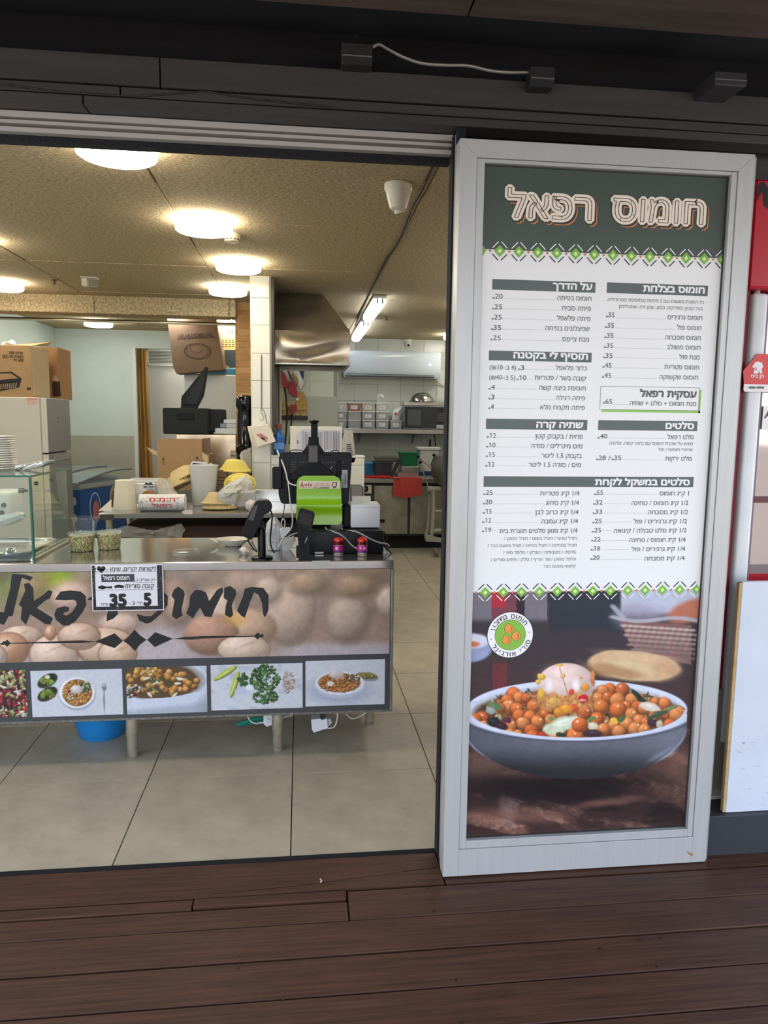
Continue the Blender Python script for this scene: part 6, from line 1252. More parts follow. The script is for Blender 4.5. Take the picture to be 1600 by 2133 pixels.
mk('sideways_print', I.mesh('p'), mat('print_violetgrey', (124, 122, 136), .6), t, kind='stuff')
t = thing('perforated_sheet', 'worn perforated steel sheet leaning at the right of the printed board', 'steel sheet', P(725, 960, Y=5.62))
b = NB(); pprism(b, [(718, 895), (735, 897), (741, 955), (737, 964), (724, 962), (711, 945), (711, 926)], 5.6 , .004); mk('blade', b, mat('worn_steel', (196, 192, 176), .4, .6, noise=(50, .2)), t)
I = PxInk(5.5985)
for k in range(6): I.prect(722 - (k > 3), 925 + 4 * k, 732 + k * .6, 926.6 + 4 * k)
mk('slots', I.mesh('p'), BLK, t, kind='stuff')

# ================================================================ EXTRACTION HOOD and what is below it
t = thing('extraction_hood', 'large dented stainless extraction hood right of the pillar', 'hood', (.08, 6.3, 1.93))
yA, yB_ = 5.9, 6.66; l0 = P(568, 757, Y=yA).x; r0_ = P(729, 760, Y=yA).x; zl = P(650, 758, Y=yA).z; zm = P(728, 690, Y=yA).z; rt = P(673, 617, Z=ZC).x; yT = 6.35
b = NB()
N1, N2 = 26, 20; rows = []
for i in range(N1 + 1):
    t_ = i / N1; z = zl + (ZC - zl) * t_; k = max(0, (z - zm) / (ZC - zm)); yy = yA + (yT - yA) * k; xr = r0_ + (rt - r0_) * k; rows.append([b.verts.new((l0 + (xr - l0) * j / N2, yy + .02 * math.sin(math.pi * j / N2) * math.sin(t_ * 17 + .9 * math.sin(j * .25)) * (1 if 0 < i < N1 else 0), z)) for j in range(N2 + 1)])
for i in range(N1):
    for j in range(N2): b.faces.new((rows[i][j], rows[i][j + 1], rows[i + 1][j + 1], rows[i + 1][j]))
mk('front_sheet', b, mat('hood_steel', (212, 200, 178), .27, .85, noise=(5, .1), stretch=(1, 1, 6)), t, smooth=True)
b = NB(); ngon(b, [(r0_, yA, zl), (r0_, yB_, zl), (r0_, yB_, zm), (r0_, yA, zm)]); ngon(b, [(r0_, yA, zm), (r0_, yB_, zm), (rt, yB_, ZC), (rt, yT, ZC)]); ngon(b, [(l0, yA, zl), (l0, yB_, zl), (l0, yB_, ZC), (l0, yT, ZC), (l0, yA, zm)]); ngon(b, [(l0, yB_, zl), (r0_, yB_, zl), (r0_, yB_, zm), (rt, yB_, ZC), (l0, yB_, ZC)]); mk('side_sheets', b, MATS['hood_steel'], t)
b = NB(); bx(b, l0, r0_ + .004, yA - .006, yA + .02, zl - .008, zl + .006, .002); bx(b, r0_ - .02, r0_ + .004, yA, yB_, zl - .008, zl + .006, .002); bx(b, l0, r0_, yB_ - .02, yB_, zl - .008, zl + .006, .002); mk('lip', b, STEEL, t)
b = NB(); bx(b, l0 + .01, r0_ - .02, yA + .02, yB_ - .02, zl + .03, zl + .04); mk('filters', b, mat('hood_inside', (54, 50, 46), .5, .5), t)
b = NB(); bx(b, l0 - .012, l0 + .0, yA + .05, yB_, 1.3, ZC); mk('wall_flashing', b, mat('flashing', (92, 86, 74), .45, .7), t)
t = thing('switch_panel', 'grease stained cream electrical panel with dark lower strip under the hood', 'panel', (P(613, 870, Y=8.13).x, 8.13, P(613, 875, Y=8.13).z))
b = NB(); boxp(b, 584, 838, 639, 866, 8.14, .05, .004); mk('plate', b, mat('stained_cream', (206, 190, 140), .5, noise=(20, .3), dark=(150, 112, 50)), t)
b = NB(); pprism(b, [(618, 815), (632, 816), (638, 828), (641, 853), (620, 856), (616, 838)], 8.12, .02); mk('stained_paper', b, mat('stained_tan', (186, 150, 84), .7, noise=(20, .3)), t)
b = NB(); boxp(b, 587, 866, 641, 874, 8.13, .06, .002); mk('strip', b, mat('strip_dark', (52, 52, 48), .5), t)
b = NB(); boxp(b, 617, 829, 622, 834, 8.115, .004); mk('switch', b, mat('switch_white', (240, 240, 230), .3), t)
RED = mat('plug_red', (150, 24, 34), .35)
def plug(pts, Y, label, cabl):
    t = thing('industrial_plug', label, 'plug', P(pts[0][0], pts[0][1], Y=Y), 'red industrial plugs'); b = NB(); pprism(b, pts, Y, 8.2 - Y); bmesh.ops.bevel(b, geom=list(b.edges), offset=.008, segments=2, affect='EDGES'); mk('body', b, RED, t, smooth=True)
    b = NB(); tube(b, [P(x, y, Y=Y + .02) for x, y in cabl], .009, 8); mk('cable', b, BC, t); return t
plug([(585, 770), (592, 775), (601, 798), (600, 806), (589, 807), (584, 797)], 8.06, 'dark red industrial plug, upper left of the three under the hood', [(592, 806), (594, 815), (596, 830), (598, 870), (594, 925)])
plug([(604, 793), (612, 793), (613, 801), (620, 818), (619, 826), (612, 828), (601, 818), (600, 806)], 8.05, 'dark red industrial plug hanging in the middle under the hood', [(607, 790), (604, 782), (600, 772)])
plug([(604, 843), (612, 842), (617, 846), (616, 857), (611, 862), (603, 858)], 8.08, 'bright red plug at the bottom of the stained panel', [(609, 862), (607, 880), (603, 925)])
t = thing('hanging_rag', 'off white bag hanging under the hood beside a blue one', 'bag', P(620, 812, Y=8.12))
crumple('bag', [(611, 772), (622, 772), (630, 790), (633, 802), (627, 811), (618, 812), (612, 798)], 8.12, mat('rag_white', (206, 206, 188), .7), None, None, 12, .03, .01); o = bpy.data.objects['bag']; o.parent = t; o.location -= t.location
b = NB(); pprism(b, [(621, 771), (633, 771), (633, 786), (630, 792)], 8.15, .03); mk('blue_bag', b, mat('bag_blue', (40, 76, 140), .5), t)
b = NB(); tube(b, [P(x, y, Y=8.11) for x, y in ((634, 770), (638, 785), (635, 800), (628, 812))], .007, 8); mk('strap', b, mat('strap_grey', (170, 172, 164), .4), t)
t = thing('steel_pipes', 'vertical steel and plastic pipes on the wall right of the pillar', 'pipes', (P(575, 950, Y=6.3).x, 6.3, 1.0))
for (px, r, m) in ((569, .02, 'gloss_black'), (576, .016, 'steelish'), (583, .012, 'pipe_cream')):
    b = NB(); q = P(px, 850, Y=6.3); cyl(b, (q.x, 6.3, .9), (q.x, 6.3, zl), r, 14); mk('pipe', b, mat(m, {'steelish': (150, 146, 134), 'pipe_cream': (190, 184, 160), 'gloss_black': (60, 50, 50)}[m], .3), t, smooth=True)
b = NB(); boxp(b, 637, 826, 704, 900, 8.185, .012); tag(mk('wall_sheet', b, mat('sheet_greygreen', (176, 182, 166), .45)), 'grey green sheet leaning on the pale tiled wall below the hood', 'sheet')
b = NB(); bx(b, l0, r0_ - .02, 7.3, 8.15, 0, 1.12, .004); tag(mk('cooking_range', b, STEELD), 'steel cooking range below the pale tiled wall', 'range')

# ================================================================ LEFT: fridge, cartons, freezer, curtain, vent
t = thing('tall_fridge', 'tall cream refrigerator side on, grey door facing right, left of the shop', 'refrigerator', (-2.35, 6.6, 0)); FX = -2.04; FY0, FY1 = 6.28, 6.88; FZ = 1.665
b = NB(); bx(b, -2.70, FX - .052, FY0, FY1, 0, FZ, .006); mk('body', b, mat('fridge_cream', (206, 200, 184), .4), t)
zs = P(97, 945, Y=FY0).z; GRD = mat('fridge_grey', (150, 152, 150), .35, .3)
b = NB(); bx(b, FX - .046, FX, FY0, FY1, zs + .006, FZ - .002, .006); mk('door', b, GRD, t); b = NB(); bx(b, FX - .046, FX, FY0, FY1, .05, zs - .006, .006); mk('door', b, GRD, t)
b = NB(); bx(b, FX - .047, FX - .001, FY0 - .003, FY0 + .001, .05, zs - .008); bx(b, FX - .047, FX - .001, FY0 - .003, FY0 + .001, zs + .008, FZ - .004); mk('door_edge', b, MATS['fridge_cream'], t)
b = NB(); bx(b, FX, FX + .004, FY0 + .08, FY1 - .04, zs - .07, zs - .02, .002); mk('handle', b, mat('handle_grey', (176, 176, 172), .3, .5), t)
b = NB(); bx(b, FX, FX + .001, FY0 + .25, FY0 + .29, FZ - .17, FZ - .16); mk('badge', b, mat('badge_dark', (90, 90, 90), .4), t)
I = PxInk(FY0 - .0015); I.prect(55, 829, 78, 832); mk('energy_label', I.mesh('l'), mat('label_salmon', (206, 130, 110), .5), t)
I = PxInk(FY0 - .0012); I.prect(57, 833, 76, 843); mk('energy_label', I.mesh('l'), mat('label_faded', (216, 176, 160), .5), t)
t = thing('basket_carton', 'brown carton printed with a black basket on top of the tall fridge', 'carton', (-2.4, 6.5, FZ)); Yc = 6.3
x0 = P(-60, 770, Y=Yc).x; x1 = P(66, 770, Y=Yc).x; z1 = P(30, 719, Y=Yc).z
b = NB(); bx(b, max(x0, -2.87), x1, Yc, Yc + .42, FZ + .001, z1, .003); mk('box', b, mat('cardboard'), t)
b = NB(); bx(b, x1, x1 + .002, Yc + .005, Yc + .41, FZ + .01, z1 - .004); mk('side', b, mat('cardboard_pale'), t)
b = NB(); prism(b, [P(33, 718, Y=Yc + .1), P(108, 712, Y=Yc + .45), P(101, 722, Y=Yc + .45), P(62, 721, Y=Yc + .1)], (0, 0, .004)); mk('flap', b, mat('cardboard_pale'), t)
I = PxInk(Yc - .0015); I.ptext(vis('פריט 902'), 19, 47.5, 738, 7.5, .035); I.ptext(vis('תבנית 90 (R2)').replace('2R', 'R2'), 5, 48.5, 746, 7.5, .035); I.ptext(vis('600 יח׳'), 28, 49.5, 753.5, 7.5, .035); I.prect(56, 807, 64, 812); mk('carton_lettering', I.mesh('l'), CINK, t, kind='stuff')
I = PxInk(Yc - .0015); I.ppoly([(-10, 776), (24, 774), (45, 788), (44, 794), (-10, 800)]); I.ppoly([(-10, 799), (44, 793), (40, 807), (-10, 817)]); mk('basket_picture', I.mesh('l'), mat('ink_black', (48, 44, 42), .7), t, kind='stuff')
I = PxInk(Yc - .0025); I.ppoly([(-8, 779), (22, 777.5), (38, 788), (20, 789), (-8, 793)]); [I.ppoly([(-8 + 4.6 * k, 801 - .4 * k), (-6 + 4.6 * k, 801 - .4 * k), (-6.4 + 4.4 * k, 812 - .5 * k), (-8.2 + 4.4 * k, 812.4 - .5 * k)]) for k in range(10)]; mk('basket_gaps', I.mesh('l'), mat('cardboard'), t, kind='stuff')
t = thing('torn_carton', 'plain brown carton with a torn dark hole behind the basket carton', 'carton', (-2.4, 7.0, FZ)); Yd = 6.84; xr = P(123, 790, Y=Yd).x; z2 = P(110, 723, Y=Yd).z
b = NB(); bx(b, -2.80, xr, Yd, 7.2, FZ - .0, z2, .003); mk('box', b, mat('cardboard_c', (170, 130, 90), .85), t)
I = PxInk(Yd - .003); I.ppoly([(110, 826), (109, 800), (112, 793), (118, 795), (124, 790), (126, 812), (127, 826)]); mk('torn_hole', I.mesh('l'), DBROWN, t)
I = PxInk(Yd - .004); I.ppoly([(108, 790), (113, 781), (118, 785), (124, 793), (118, 795), (112, 793)]); mk('torn_paper', I.mesh('l'), mat('torn_pink', (206, 170, 140), .9), t)
crumple('plastic_wrap', [(2, 720), (6, 712), (18, 711), (24, 707), (31, 710), (33, 719)], 6.45, mat('wrap_white', (228, 230, 228), .35), 'scrunched white plastic on top of the basket carton', 'plastic wrap', 8)
# ice cream freezer, turned corner first
FB = mat('freezer_blue', (30, 84, 150), .3); FG = mat('freezer_grey', (150, 160, 160), .4)
A_, B_, D_, C_ = Vector((-2.06, 7.15, 0)), Vector((-1.76, 7.95, 0)), Vector((-2.40, 8.65, 0)), Vector((-2.72, 7.55, 0)); zr = P(180, 1010, Y=7.15).z
t = thing('chest_freezer', 'blue ice cream chest freezer with curved glass top, beside the fridge', 'freezer', (-2.1, 7.8, 0))
b = NB(); prism(b, [(p.x, p.y, .05) for p in (A_, B_, D_, C_)], (0, 0, zr - .1)); mk('body', b, FB, t)
def grow(s, z): c = (A_ + B_ + C_ + D_) / 4; return [(c.x + (p.x - c.x) * s, c.y + (p.y - c.y) * s, z) for p in (A_, B_, D_, C_)]
b = NB(); prism(b, grow(1.03, zr - .05), (0, 0, .05)); bmesh.ops.bevel(b, geom=list(b.edges), offset=.01, segments=2, affect='EDGES'); mk('rim', b, FG, t)
b = NB()
for k in range(8):
    u0, u1 = k / 8, (k + 1) / 8; f = lambda u: zr + .012 + .085 * math.sin(u * math.pi * .62)
    e0, e1 = A_.lerp(B_, u0), A_.lerp(B_, u1); g0, g1 = C_.lerp(D_, u0), C_.lerp(D_, u1); ngon(b, [(e0.x, e0.y, f(u0)), (e1.x, e1.y, f(u1)), (g1.x, g1.y, f(u1)), (g0.x, g0.y, f(u0))])
mk('glass_lid', b, mat('freezer_glass', (140, 156, 156), .12, alpha=.85), t, smooth=True)
b = NB(); tube(b, [(*A_.lerp(B_, u).xy, zr + .02 + .085 * math.sin(u * math.pi * .62)) for u in (0, .25, .5, .75, 1)], .010, 8); tube(b, [(*(A_.lerp(B_, u) * .45 + C_.lerp(D_, u) * .55).xy, zr + .02 + .085 * math.sin(u * math.pi * .62)) for u in (.3, .5, .75, 1)], .011, 8); mk('lid_rails', b, mat('rail_grey', (110, 122, 124), .4), t, smooth=True)
dr = (B_ - A_).normalized(); nr = Vector((dr.y, -dr.x, 0))
def fink(off): I = Ink(lambda u, v: tuple(A_ + dr * u + Vector((0, 0, v)) + nr * off)); I.n = tuple(nr); return I
for (u, v, c, w_, h_, of) in ((.22, zr - .24, (206, 226, 240), .085, .15, .002), (.22, zr - .24, (30, 80, 150), .075, .14, .003), (.23, zr - .27, (190, 120, 110), .05, .10, .004), (.52, zr - .2, (180, 170, 130), .07, .15, .003), (.52, zr - .22, (120, 96, 70), .045, .12, .004), (.85, zr - .3, (150, 170, 184), .14, .28, .002)):
    I = fink(of); I.disc(u, v, h_, 24, sx=w_ / h_); mk('ice_cream_print', I.mesh('p'), mat('fp_%d_%d_%d' % c, c, .35), t)
dl = (C_ - A_).normalized(); nl = Vector((dl.y, -dl.x, 0)) * -1
for k in range(3):
    I = Ink(lambda u, v: tuple(A_ + dl * u + Vector((0, 0, v)) - nl * -.003)); I.disc(.09, zr - .16 - .16 * k, .045, 10); mk('ice_cream_print', I.mesh('p'), mat('fp_white', (206, 206, 200), .4), t)
# curtain in the doorway, vent on the recess wall
b = NB(); rows = []
for k in range(24):
    u = k / 23; y = 726 + u * 290; xl, xr_ = 280 + 9 * u, 301 + 16 * u ** 1.3; z = P(290, y, Y=9.28).z
    rows.append([b.verts.new((P(xl + (xr_ - xl) * j / 14, y, Y=9.28).x, 9.42 + .035 * math.sin(j * 1.35 + .6 * math.sin(u * 5)) + .02 * math.sin(j * 2.7), max(z, .02))) for j in range(15)])
for i in range(23):
    for j in range(14): b.faces.new((rows[i][j], rows[i][j + 1], rows[i + 1][j + 1], rows[i + 1][j]))
bmesh.ops.solidify(b, geom=list(b.faces), thickness=.004)
tag(mk('curtain', b, mat('gold_curtain', (232, 198, 126), .5, noise=(6, .25), stretch=(1, 1, .3)), smooth=True), 'gathered gold brown curtain hanging in the back doorway', 'curtain')
t = thing('air_vent', 'white slatted air vent on the recessed wall behind the curtain', 'vent', P(333, 762, Y=9.84)); x0, x1, z0, z1 = rect(306, 728, 366, 762, 9.84)
b = NB(); w_ = .022; bx(b, x0, x1, 9.82, 9.85, z1 - w_, z1); bx(b, x0, x1, 9.82, 9.85, z0, z0 + w_); bx(b, x0, x0 + w_, 9.82, 9.85, z0, z1); bx(b, x1 - w_, x1, 9.82, 9.85, z0, z1); mk('frame', b, mat('vent_white', (214, 214, 206), .5), t)
b = NB(); bx(b, x0 + w_, x1 - w_, 9.846, 9.849, z0 + w_, z1 - w_); mk('backing', b, mat('vent_dark', (96, 96, 90), .8), t)
for k in range(9):
    z = z0 + w_ + (z1 - z0 - 2 * w_) * (k + .5) / 9; b = NB(); bx(b, x0 + w_, x1 - w_, -.009, .009, -.0015, .0015, M=Matrix.Translation((0, 9.835, z)) @ Matrix.Rotation(.6, 4, 'X')); mk('slat', b, MATS['vent_white'], t)

# ================================================================ KITCHEN AT THE BACK
t = thing('air_conditioner', 'white wall air conditioner above the kitchen shelf', 'air conditioner', (1.15, 9.5, 2.0)); Yac = 9.36; x0, x1, z0, z1 = rect(716, 731, 918, 790, Yac)
b = NB(); pr_ = [(9.6, z0 + .02), (9.6, z1), (Yac + .02, z1), (Yac, z1 - .02), (Yac - .01, z0 + .10), (Yac + .05, z0 + .02)]; prism(b, [(x0, y, z) for y, z in pr_], (x1 - x0, 0, 0)); bmesh.ops.bevel(b, geom=list(b.edges), offset=.008, segments=2, affect='EDGES'); mk('casing', b, mat('ac_white', (206, 214, 216), .1), t, smooth=True)
b = NB(); bx(b, x0 + .03, x1 - .08, Yac - .012, Yac + .05, z0 + .025, z0 + .06); mk('outlet_slot', b, mat('slot_dark', (70, 76, 76), .5), t)
for k in range(4): xx = x0 + .03 + (x1 - x0 - .11) * k / 4; b = NB(); bx(b, xx, xx + (x1 - x0 - .11) / 4 - .006, -.022, .022, -.002, .002, M=Matrix.Translation((0, Yac - .012, z0 + .036)) @ Matrix.Rotation(-.5, 4, 'X')); mk('louvre', b, mat('louvre_grey', (176, 182, 180), .4), t)
I = PxInk(Yac - .011); I.ptext('21', 893, 899, 762, 6, -.01); mk('display', I.mesh('d'), mat('ac_display', (190, 200, 255), .5, emit=1.2), t)
b = NB(); tube(b, [P(x, y, Y=9.55) for x, y in ((911, 790), (911, 810), (909, 835))], .006, 8); tube(b, [P(x, y, Y=9.56) for x, y in ((912, 793), (918, 799), (926, 803))], .01, 8); mk('pipes', b, mat('ac_pipe', (200, 200, 190), .5), t)
SH = thing('wall_shelf', 'long stainless wall shelf carrying food containers and microwave', 'shelf', (1.2, 9.4, 1.37)); zs_ = P(800, 893.5, Y=9.22).z; xs0 = P(690, 893, Y=9.22).x
b = NB(); bx(b, xs0, 2.15, 9.2, 9.6, zs_ - .055, zs_, .003); mk('board', b, STEEL, SH); 
for x in (.75, 1.45, 2.05): b = NB(); prism(b, [(x, 9.59, zs_ - .2), (x, 9.59, zs_ - .056), (x, 9.3, zs_ - .056)], (.006, 0, 0)); mk('bracket', b, STEELD, SH)
BINM = mat('bin_translucent', (176, 178, 172), .35); BINL = mat('bin_lid', (226, 228, 220), .4); LBL = mat('bin_label', (226, 224, 214), .6)
PROD = {'r': (172, 116, 92), 'g': (170, 172, 168), 'y': (196, 192, 164), 'c': (206, 206, 192)}
cols = ((700, 722), (725, 752), (754, 781), (783, 810)); desc = ('farthest left', 'second from left', 'third from left', 'fourth from left')
def food_bin(px0, px1, z, h, kind, label, lab=True, handle=True):
    x0, x1 = P(px0, 880, Y=9.24).x, P(px1, 880, Y=9.24).x; t = thing('food_bin', label, 'container', ((x0 + x1) / 2, 9.33, z), 'lidded food containers on the shelf'); b = NB()
    i = .008; V = [(x0 + i, 9.24 + i), (x1 - i, 9.24 + i), (x1 - i, 9.42 - i), (x0 + i, 9.42 - i)]; W = [(x0 + .002, 9.24), (x1 - .002, 9.24), (x1 - .002, 9.42), (x0 + .002, 9.42)]
    a = [b.verts.new((x, y, z + .001)) for x, y in V]; c = [b.verts.new((x, y, z + h - .01)) for x, y in W]; b.faces.new(a[::-1]); b.faces.new(c)
    for k in range(4): b.faces.new((a[k], a[(k + 1) % 4], c[(k + 1) % 4], c[k]))
    mk('tub', b, mat('bin_' + kind, PROD[kind], .4, noise=(40, .12)), t)
    b = NB(); bx(b, x0 - .002, x1 + .002, 9.235, 9.425, z + h - .010, z + h - .001, .002); mk('lid', b, BINL, t)
    if lab: b = NB(); bx(b, x0 + .035, x1 - .045, 9.237, 9.2385, z + h * .25, z + h * .68); o = mk('label', b, LBL, t); I = ink_y(9.2365); [I.rect(x0 + .045 + k * .016, x0 + .055 + k * .016, z + h * .42, z + h * .5) for k in range(int((x1 - x0 - .1) / .016))]; len(I.v) and mk('label_writing', I.mesh('w'), mat('bin_pen', (120, 118, 112), .7), t, kind='stuff')
hb = .1075
for c, (a, e) in enumerate(cols):
    for r in range(3):
        kind = {(1, 2): 'r', (2, 2): 'y', (0, 2): 'c', (3, 2): 'c'}.get((c, r), 'g'); row = ('bottom', 'middle', 'top')[r]
        food_bin(a, e, zs_ + r * hb, hb, kind, 'lidded food container, %s row, %s on the shelf%s' % (row, desc[c], ', red contents' if kind == 'r' else ''), not (c == 1 and r < 2))
food_bin(813, 838, zs_, hb, 'g', 'lidded food container standing alone in the bottom row, under a printed bag')
crumple('crinkled_bag', [(785, 839), (786, 822), (792, 819), (799, 824), (799, 832), (808, 839)], 9.3, mat('bag_silver', (206, 206, 198), .25), 'crinkled silvery bag on the fourth container column', 'bag', 5, .02, .012)
o = crumple('printed_bag', [(817, 874), (818, 858), (824, 850), (838, 846), (836, 860), (832, 874)], 9.3, mat('wrap_white'), 'white bag with red print on the single container', 'bag', 6, .03, .01); I = PxInk(9.235); x_, z_ = I.q(825, 862); I.disc(x_, z_, .018, 14); mk('red_print', I.mesh('p'), mat('spot_red2', (190, 60, 50), .5), o)
# microwave
t = thing('microwave', 'dark microwave oven at the right end of the shelf', 'microwave', (1.55, 9.3, zs_)); Ym = 9.2; x0, x1, z0, z1 = rect(841, 845.5, 930, 892, Ym)
b = NB(); bx(b, x0, x1 + .06, Ym, 9.58, zs_ + .001, z1, .004); mk('case', b, mat('mw_grey', (150, 152, 150), .35, .5), t)
b = NB(); xd = P(909, 870, Y=Ym).x; bx(b, x0 + .01, xd, Ym - .012, Ym - .001, zs_ + .015, z1 - .01, .003); mk('door', b, mat('mw_door', (52, 54, 56), .1), t)
I = ink_y(Ym - .0125); I.rect(x0 + .05, xd - .2, zs_ + .05, z1 - .05); mk('door_window', I.mesh('w'), mat('mw_window', (84, 88, 88), .15), t)
b = NB(); bx(b, xd + .004, x1 + .055, Ym - .01, Ym - .001, zs_ + .06, z1 - .012, .002); mk('control_panel', b, mat('mw_panel', (40, 42, 44), .2), t); b = NB(); bx(b, xd + .004, x1 + .055, Ym - .01, Ym - .001, zs_ + .012, zs_ + .055, .002); mk('door_button', b, mat('mw_button', (186, 188, 186), .3, .4), t)
b = NB(); [bx(b, xd + .016 + .022 * i, xd + .03 + .022 * i, Ym - .012, Ym - .009, z1 - .10 - .022 * j, z1 - .09 - .022 * j) for i in range(4) for j in range(5)]; mk('keys', b, mat('mw_key', (120, 124, 124), .4), t, kind='stuff')
t = thing('oven_tray', 'deep steel tray on top of the microwave', 'tray', (1.6, 9.3, z1)); b = NB(); bx(b, x0 + .0, x1 + .04, Ym, 9.5, z1 + .001, z1 + .05, .006); mk('tray', b, STEEL, t, smooth=True); ztr = z1 + .051
q = P(880, 833, Y=9.3); b = NB(); rb = .165; lathe(b, [(rb, ztr), (rb * 1.06, ztr + .003), (rb * 1.06, ztr + .008), (rb * .95, ztr + .012), (rb * .86, ztr + .05), (rb * .62, ztr + .095), (rb * .3, ztr + .115), (.001, ztr + .118)], q.x, 9.32, 40)
tag(mk('mixing_bowl', b, mat('bowl_steel', (176, 174, 164), .15, .95), smooth=True), 'upturned steel mixing bowl on the tray above the microwave', 'bowl')
b = NB(); boxp(b, 893, 908, 906, 922, 9.585, .015, .003); t = tag(mk('wall_socket', b, mat('socket_white', (222, 220, 208), .4)), 'white wall socket with black plug under the shelf', 'socket'); b = NB(); tube(b, [P(x, y, Y=9.57) for x, y in ((896, 915), (896, 925), (895, 932))], .012, 8); tube(b, [P(x, y, Y=9.55) for x, y in ((905, 905), (906, 920), (908, 932))], .006, 8); mk('plug', b, BLK, t)
# bench
KZ = P(800, 997, Y=8.45).z; t = thing('kitchen_bench', 'stainless kitchen bench with grimy steel doors along the back wall', 'bench', (1.3, 8.9, 0)); kx0 = .62
b = NB(); bx(b, kx0 - .1, 2.18, 8.45, 9.55, KZ - .05, KZ, .003); mk('worktop', b, STEEL, t)
b = NB(); bx(b, kx0 - .1, 2.18, 8.52, 9.5, .16, KZ - .05); mk('carcass', b, mat('bench_dark', (60, 62, 62), .5), t)
b = NB(); bx(b, kx0 - .1, 2.18, 8.6, 9.5, 0, .158); mk('plinth', b, mat('plinth_shade', (22, 24, 28), .7), t)  # near-black colour stands in for the shade under the cabinet doors
for (a, c) in ((779, 849), (854, 900), (903, 950)):
    x0, x1, z0, z1 = rect(a, 1013, c, 1112, 8.5); b = NB(); bx(b, x0, x1, 8.49, 8.515, max(z0, .16), KZ - .085, .003); mk('door', b, mat('grimy_steel', (168, 166, 150), .42, .75, noise=(5, .15), dark=(142, 138, 120)), t)
b = NB(); boxp(b, 760, 1010, 774, 1028, 8.49, .02, .002); mk('outlet_plate', b, mat('outlet_cream', (222, 214, 190), .5), t)
b = NB(); q = P(763, 1018, Y=8.48); [tube(b, [P(760 + 3 * k, 1012, Y=8.485), P(763 + 3 * k, 1017, Y=8.48), P(761 + 3 * k, 1024, Y=8.485)], .008, 8) for k in range(2)]; mk('outlet_cables', b, BC, t)
for (nm, px, Y, d, m, label, cat) in (('plastic_basket', (757, 965, 781, 990), 9.0, .2, mat('blue_basket', (70, 150, 200), .45), 'light blue plastic basket at the left of the kitchen bench', 'basket'),
        ('plastic_crate', (781, 963, 818, 993), 8.72, .25, mat('crate_grey', (62, 66, 72), .6), 'dark grey plastic crate on the kitchen bench beside the blue basket', 'crate'),
        ('green_tub', (835, 943, 873, 972), 8.75, .25, mat('green_tub', (20, 112, 64), .4), 'dark green plastic tub on steel pans on the kitchen bench', 'tub')):
    t = thing(nm, label, cat, P((px[0] + px[2]) / 2, px[3], Y=Y)); b = NB(); x0, x1, z0, z1 = rect(*px, Y); z0 = max(z0, KZ + .001)
    V = [b.verts.new(v) for v in ((x0 + .02, Y + .02, z0), (x1 - .02, Y + .02, z0), (x1 - .02, Y + d - .02, z0), (x0 + .02, Y + d - .02, z0), (x0, Y, z1), (x1, Y, z1), (x1, Y + d, z1), (x0, Y + d, z1))]
    for f in ((3, 2, 1, 0), (0, 1, 5, 4), (1, 2, 6, 5), (2, 3, 7, 6), (3, 0, 4, 7), (4, 5, 6, 7)): b.faces.new([V[i] for i in f])
    mk('body', b, m, t); b = NB(); bx(b, x0 - .008, x1 + .008, Y - .008, Y + .004, z1 - .012, z1 + .004, .002); bx(b, x0 - .008, x1 + .008, Y + d - .004, Y + d + .008, z1 - .012, z1 + .004, .002); bx(b, x0 - .008, x0 + .004, Y, Y + d, z1 - .012, z1 + .004); bx(b, x1 - .004, x1 + .008, Y, Y + d, z1 - .012, z1 + .004); mk('rim', b, m, t)
b = NB(); boxp(b, 783, 951, 829, 962, 8.74, .2, .01); tag(mk('smoky_tray', b, mat('smoky_plastic', (96, 100, 92), .3, alpha=.85)), 'smoky translucent tray tipped over the dark grey crate', 'tray')
b = NB(); pprism(b, [(814, 992), (833, 954), (837, 956), (819, 993)], 8.6, .1); tag(mk('crate_lid', b, mat('lid_dark', (44, 46, 46), .5)), 'dark lid leaning between the grey crate and green tub', 'lid')
zk = [(836, 972, 874, 984), (828, 984, 873, 996)]
for i, (pp, lb) in enumerate(zip(zk, ('steel pan directly under the green tub', 'wide shallow steel pan at the bottom of the green tub stack'))): x0, x1, z0, z1 = rect(*pp, 8.7); b = NB(); bx(b, x0, x1, 8.7, 9.0, max(z0, KZ + .001), z1 - .001, .004); tag(mk('steel_tray', b, STEEL), lb, 'pan', 'steel pans on the bench')
t = thing('white_bucket', 'white rectangular bucket with rimmed top on the kitchen bench', 'bucket', P(893, 995, Y=9.05)); x0, x1, z0, z1 = rect(874, 932, 914, 990, 9.05)
b = NB(); bx(b, x0, x1, 9.05, 9.3, KZ + .04, z1, .01); mk('body', b, mat('bucket_white', (214, 214, 204), .4), t, smooth=True); b = NB(); bx(b, x0 - .03, x1 + .02, 9.03, 9.32, z1 - .035, z1 + .002, .008); mk('rim', b, MATS['bucket_white'], t, smooth=True); b = NB(); bx(b, x0 - .01, x1 + .02, 9.04, 9.31, KZ + .001, KZ + .04, .004); mk('base', b, mat('base_navy', (30, 42, 86), .5), t); b = NB(); boxp(b, 870, 938, 873.5, 947, 9.028, .002); mk('label', b, mat('label_navy', (56, 60, 76), .5), t)
CLOTH = mat('red_cloth', (226, 56, 40), .8, bump=(60, .5, .01)); TOW = mat('red_towel', (200, 78, 72), .95, noise=(30, .15), bump=(200, .5, .004))
b = NB(); N = 14
g2 = [[b.verts.new((P(757 + (816 - 757) * i / N, 995, Y=8.5).x, 8.455 + .30 * j / 5, KZ + .004 + .022 * abs(math.sin(i * .9 + j)) * (1 if 0 < j < 5 else .5))) for j in range(6)] for i in range(N + 1)]
for i in range(N):
    for j in range(5): b.faces.new((g2[i][j], g2[i + 1][j], g2[i + 1][j + 1], g2[i][j + 1]))
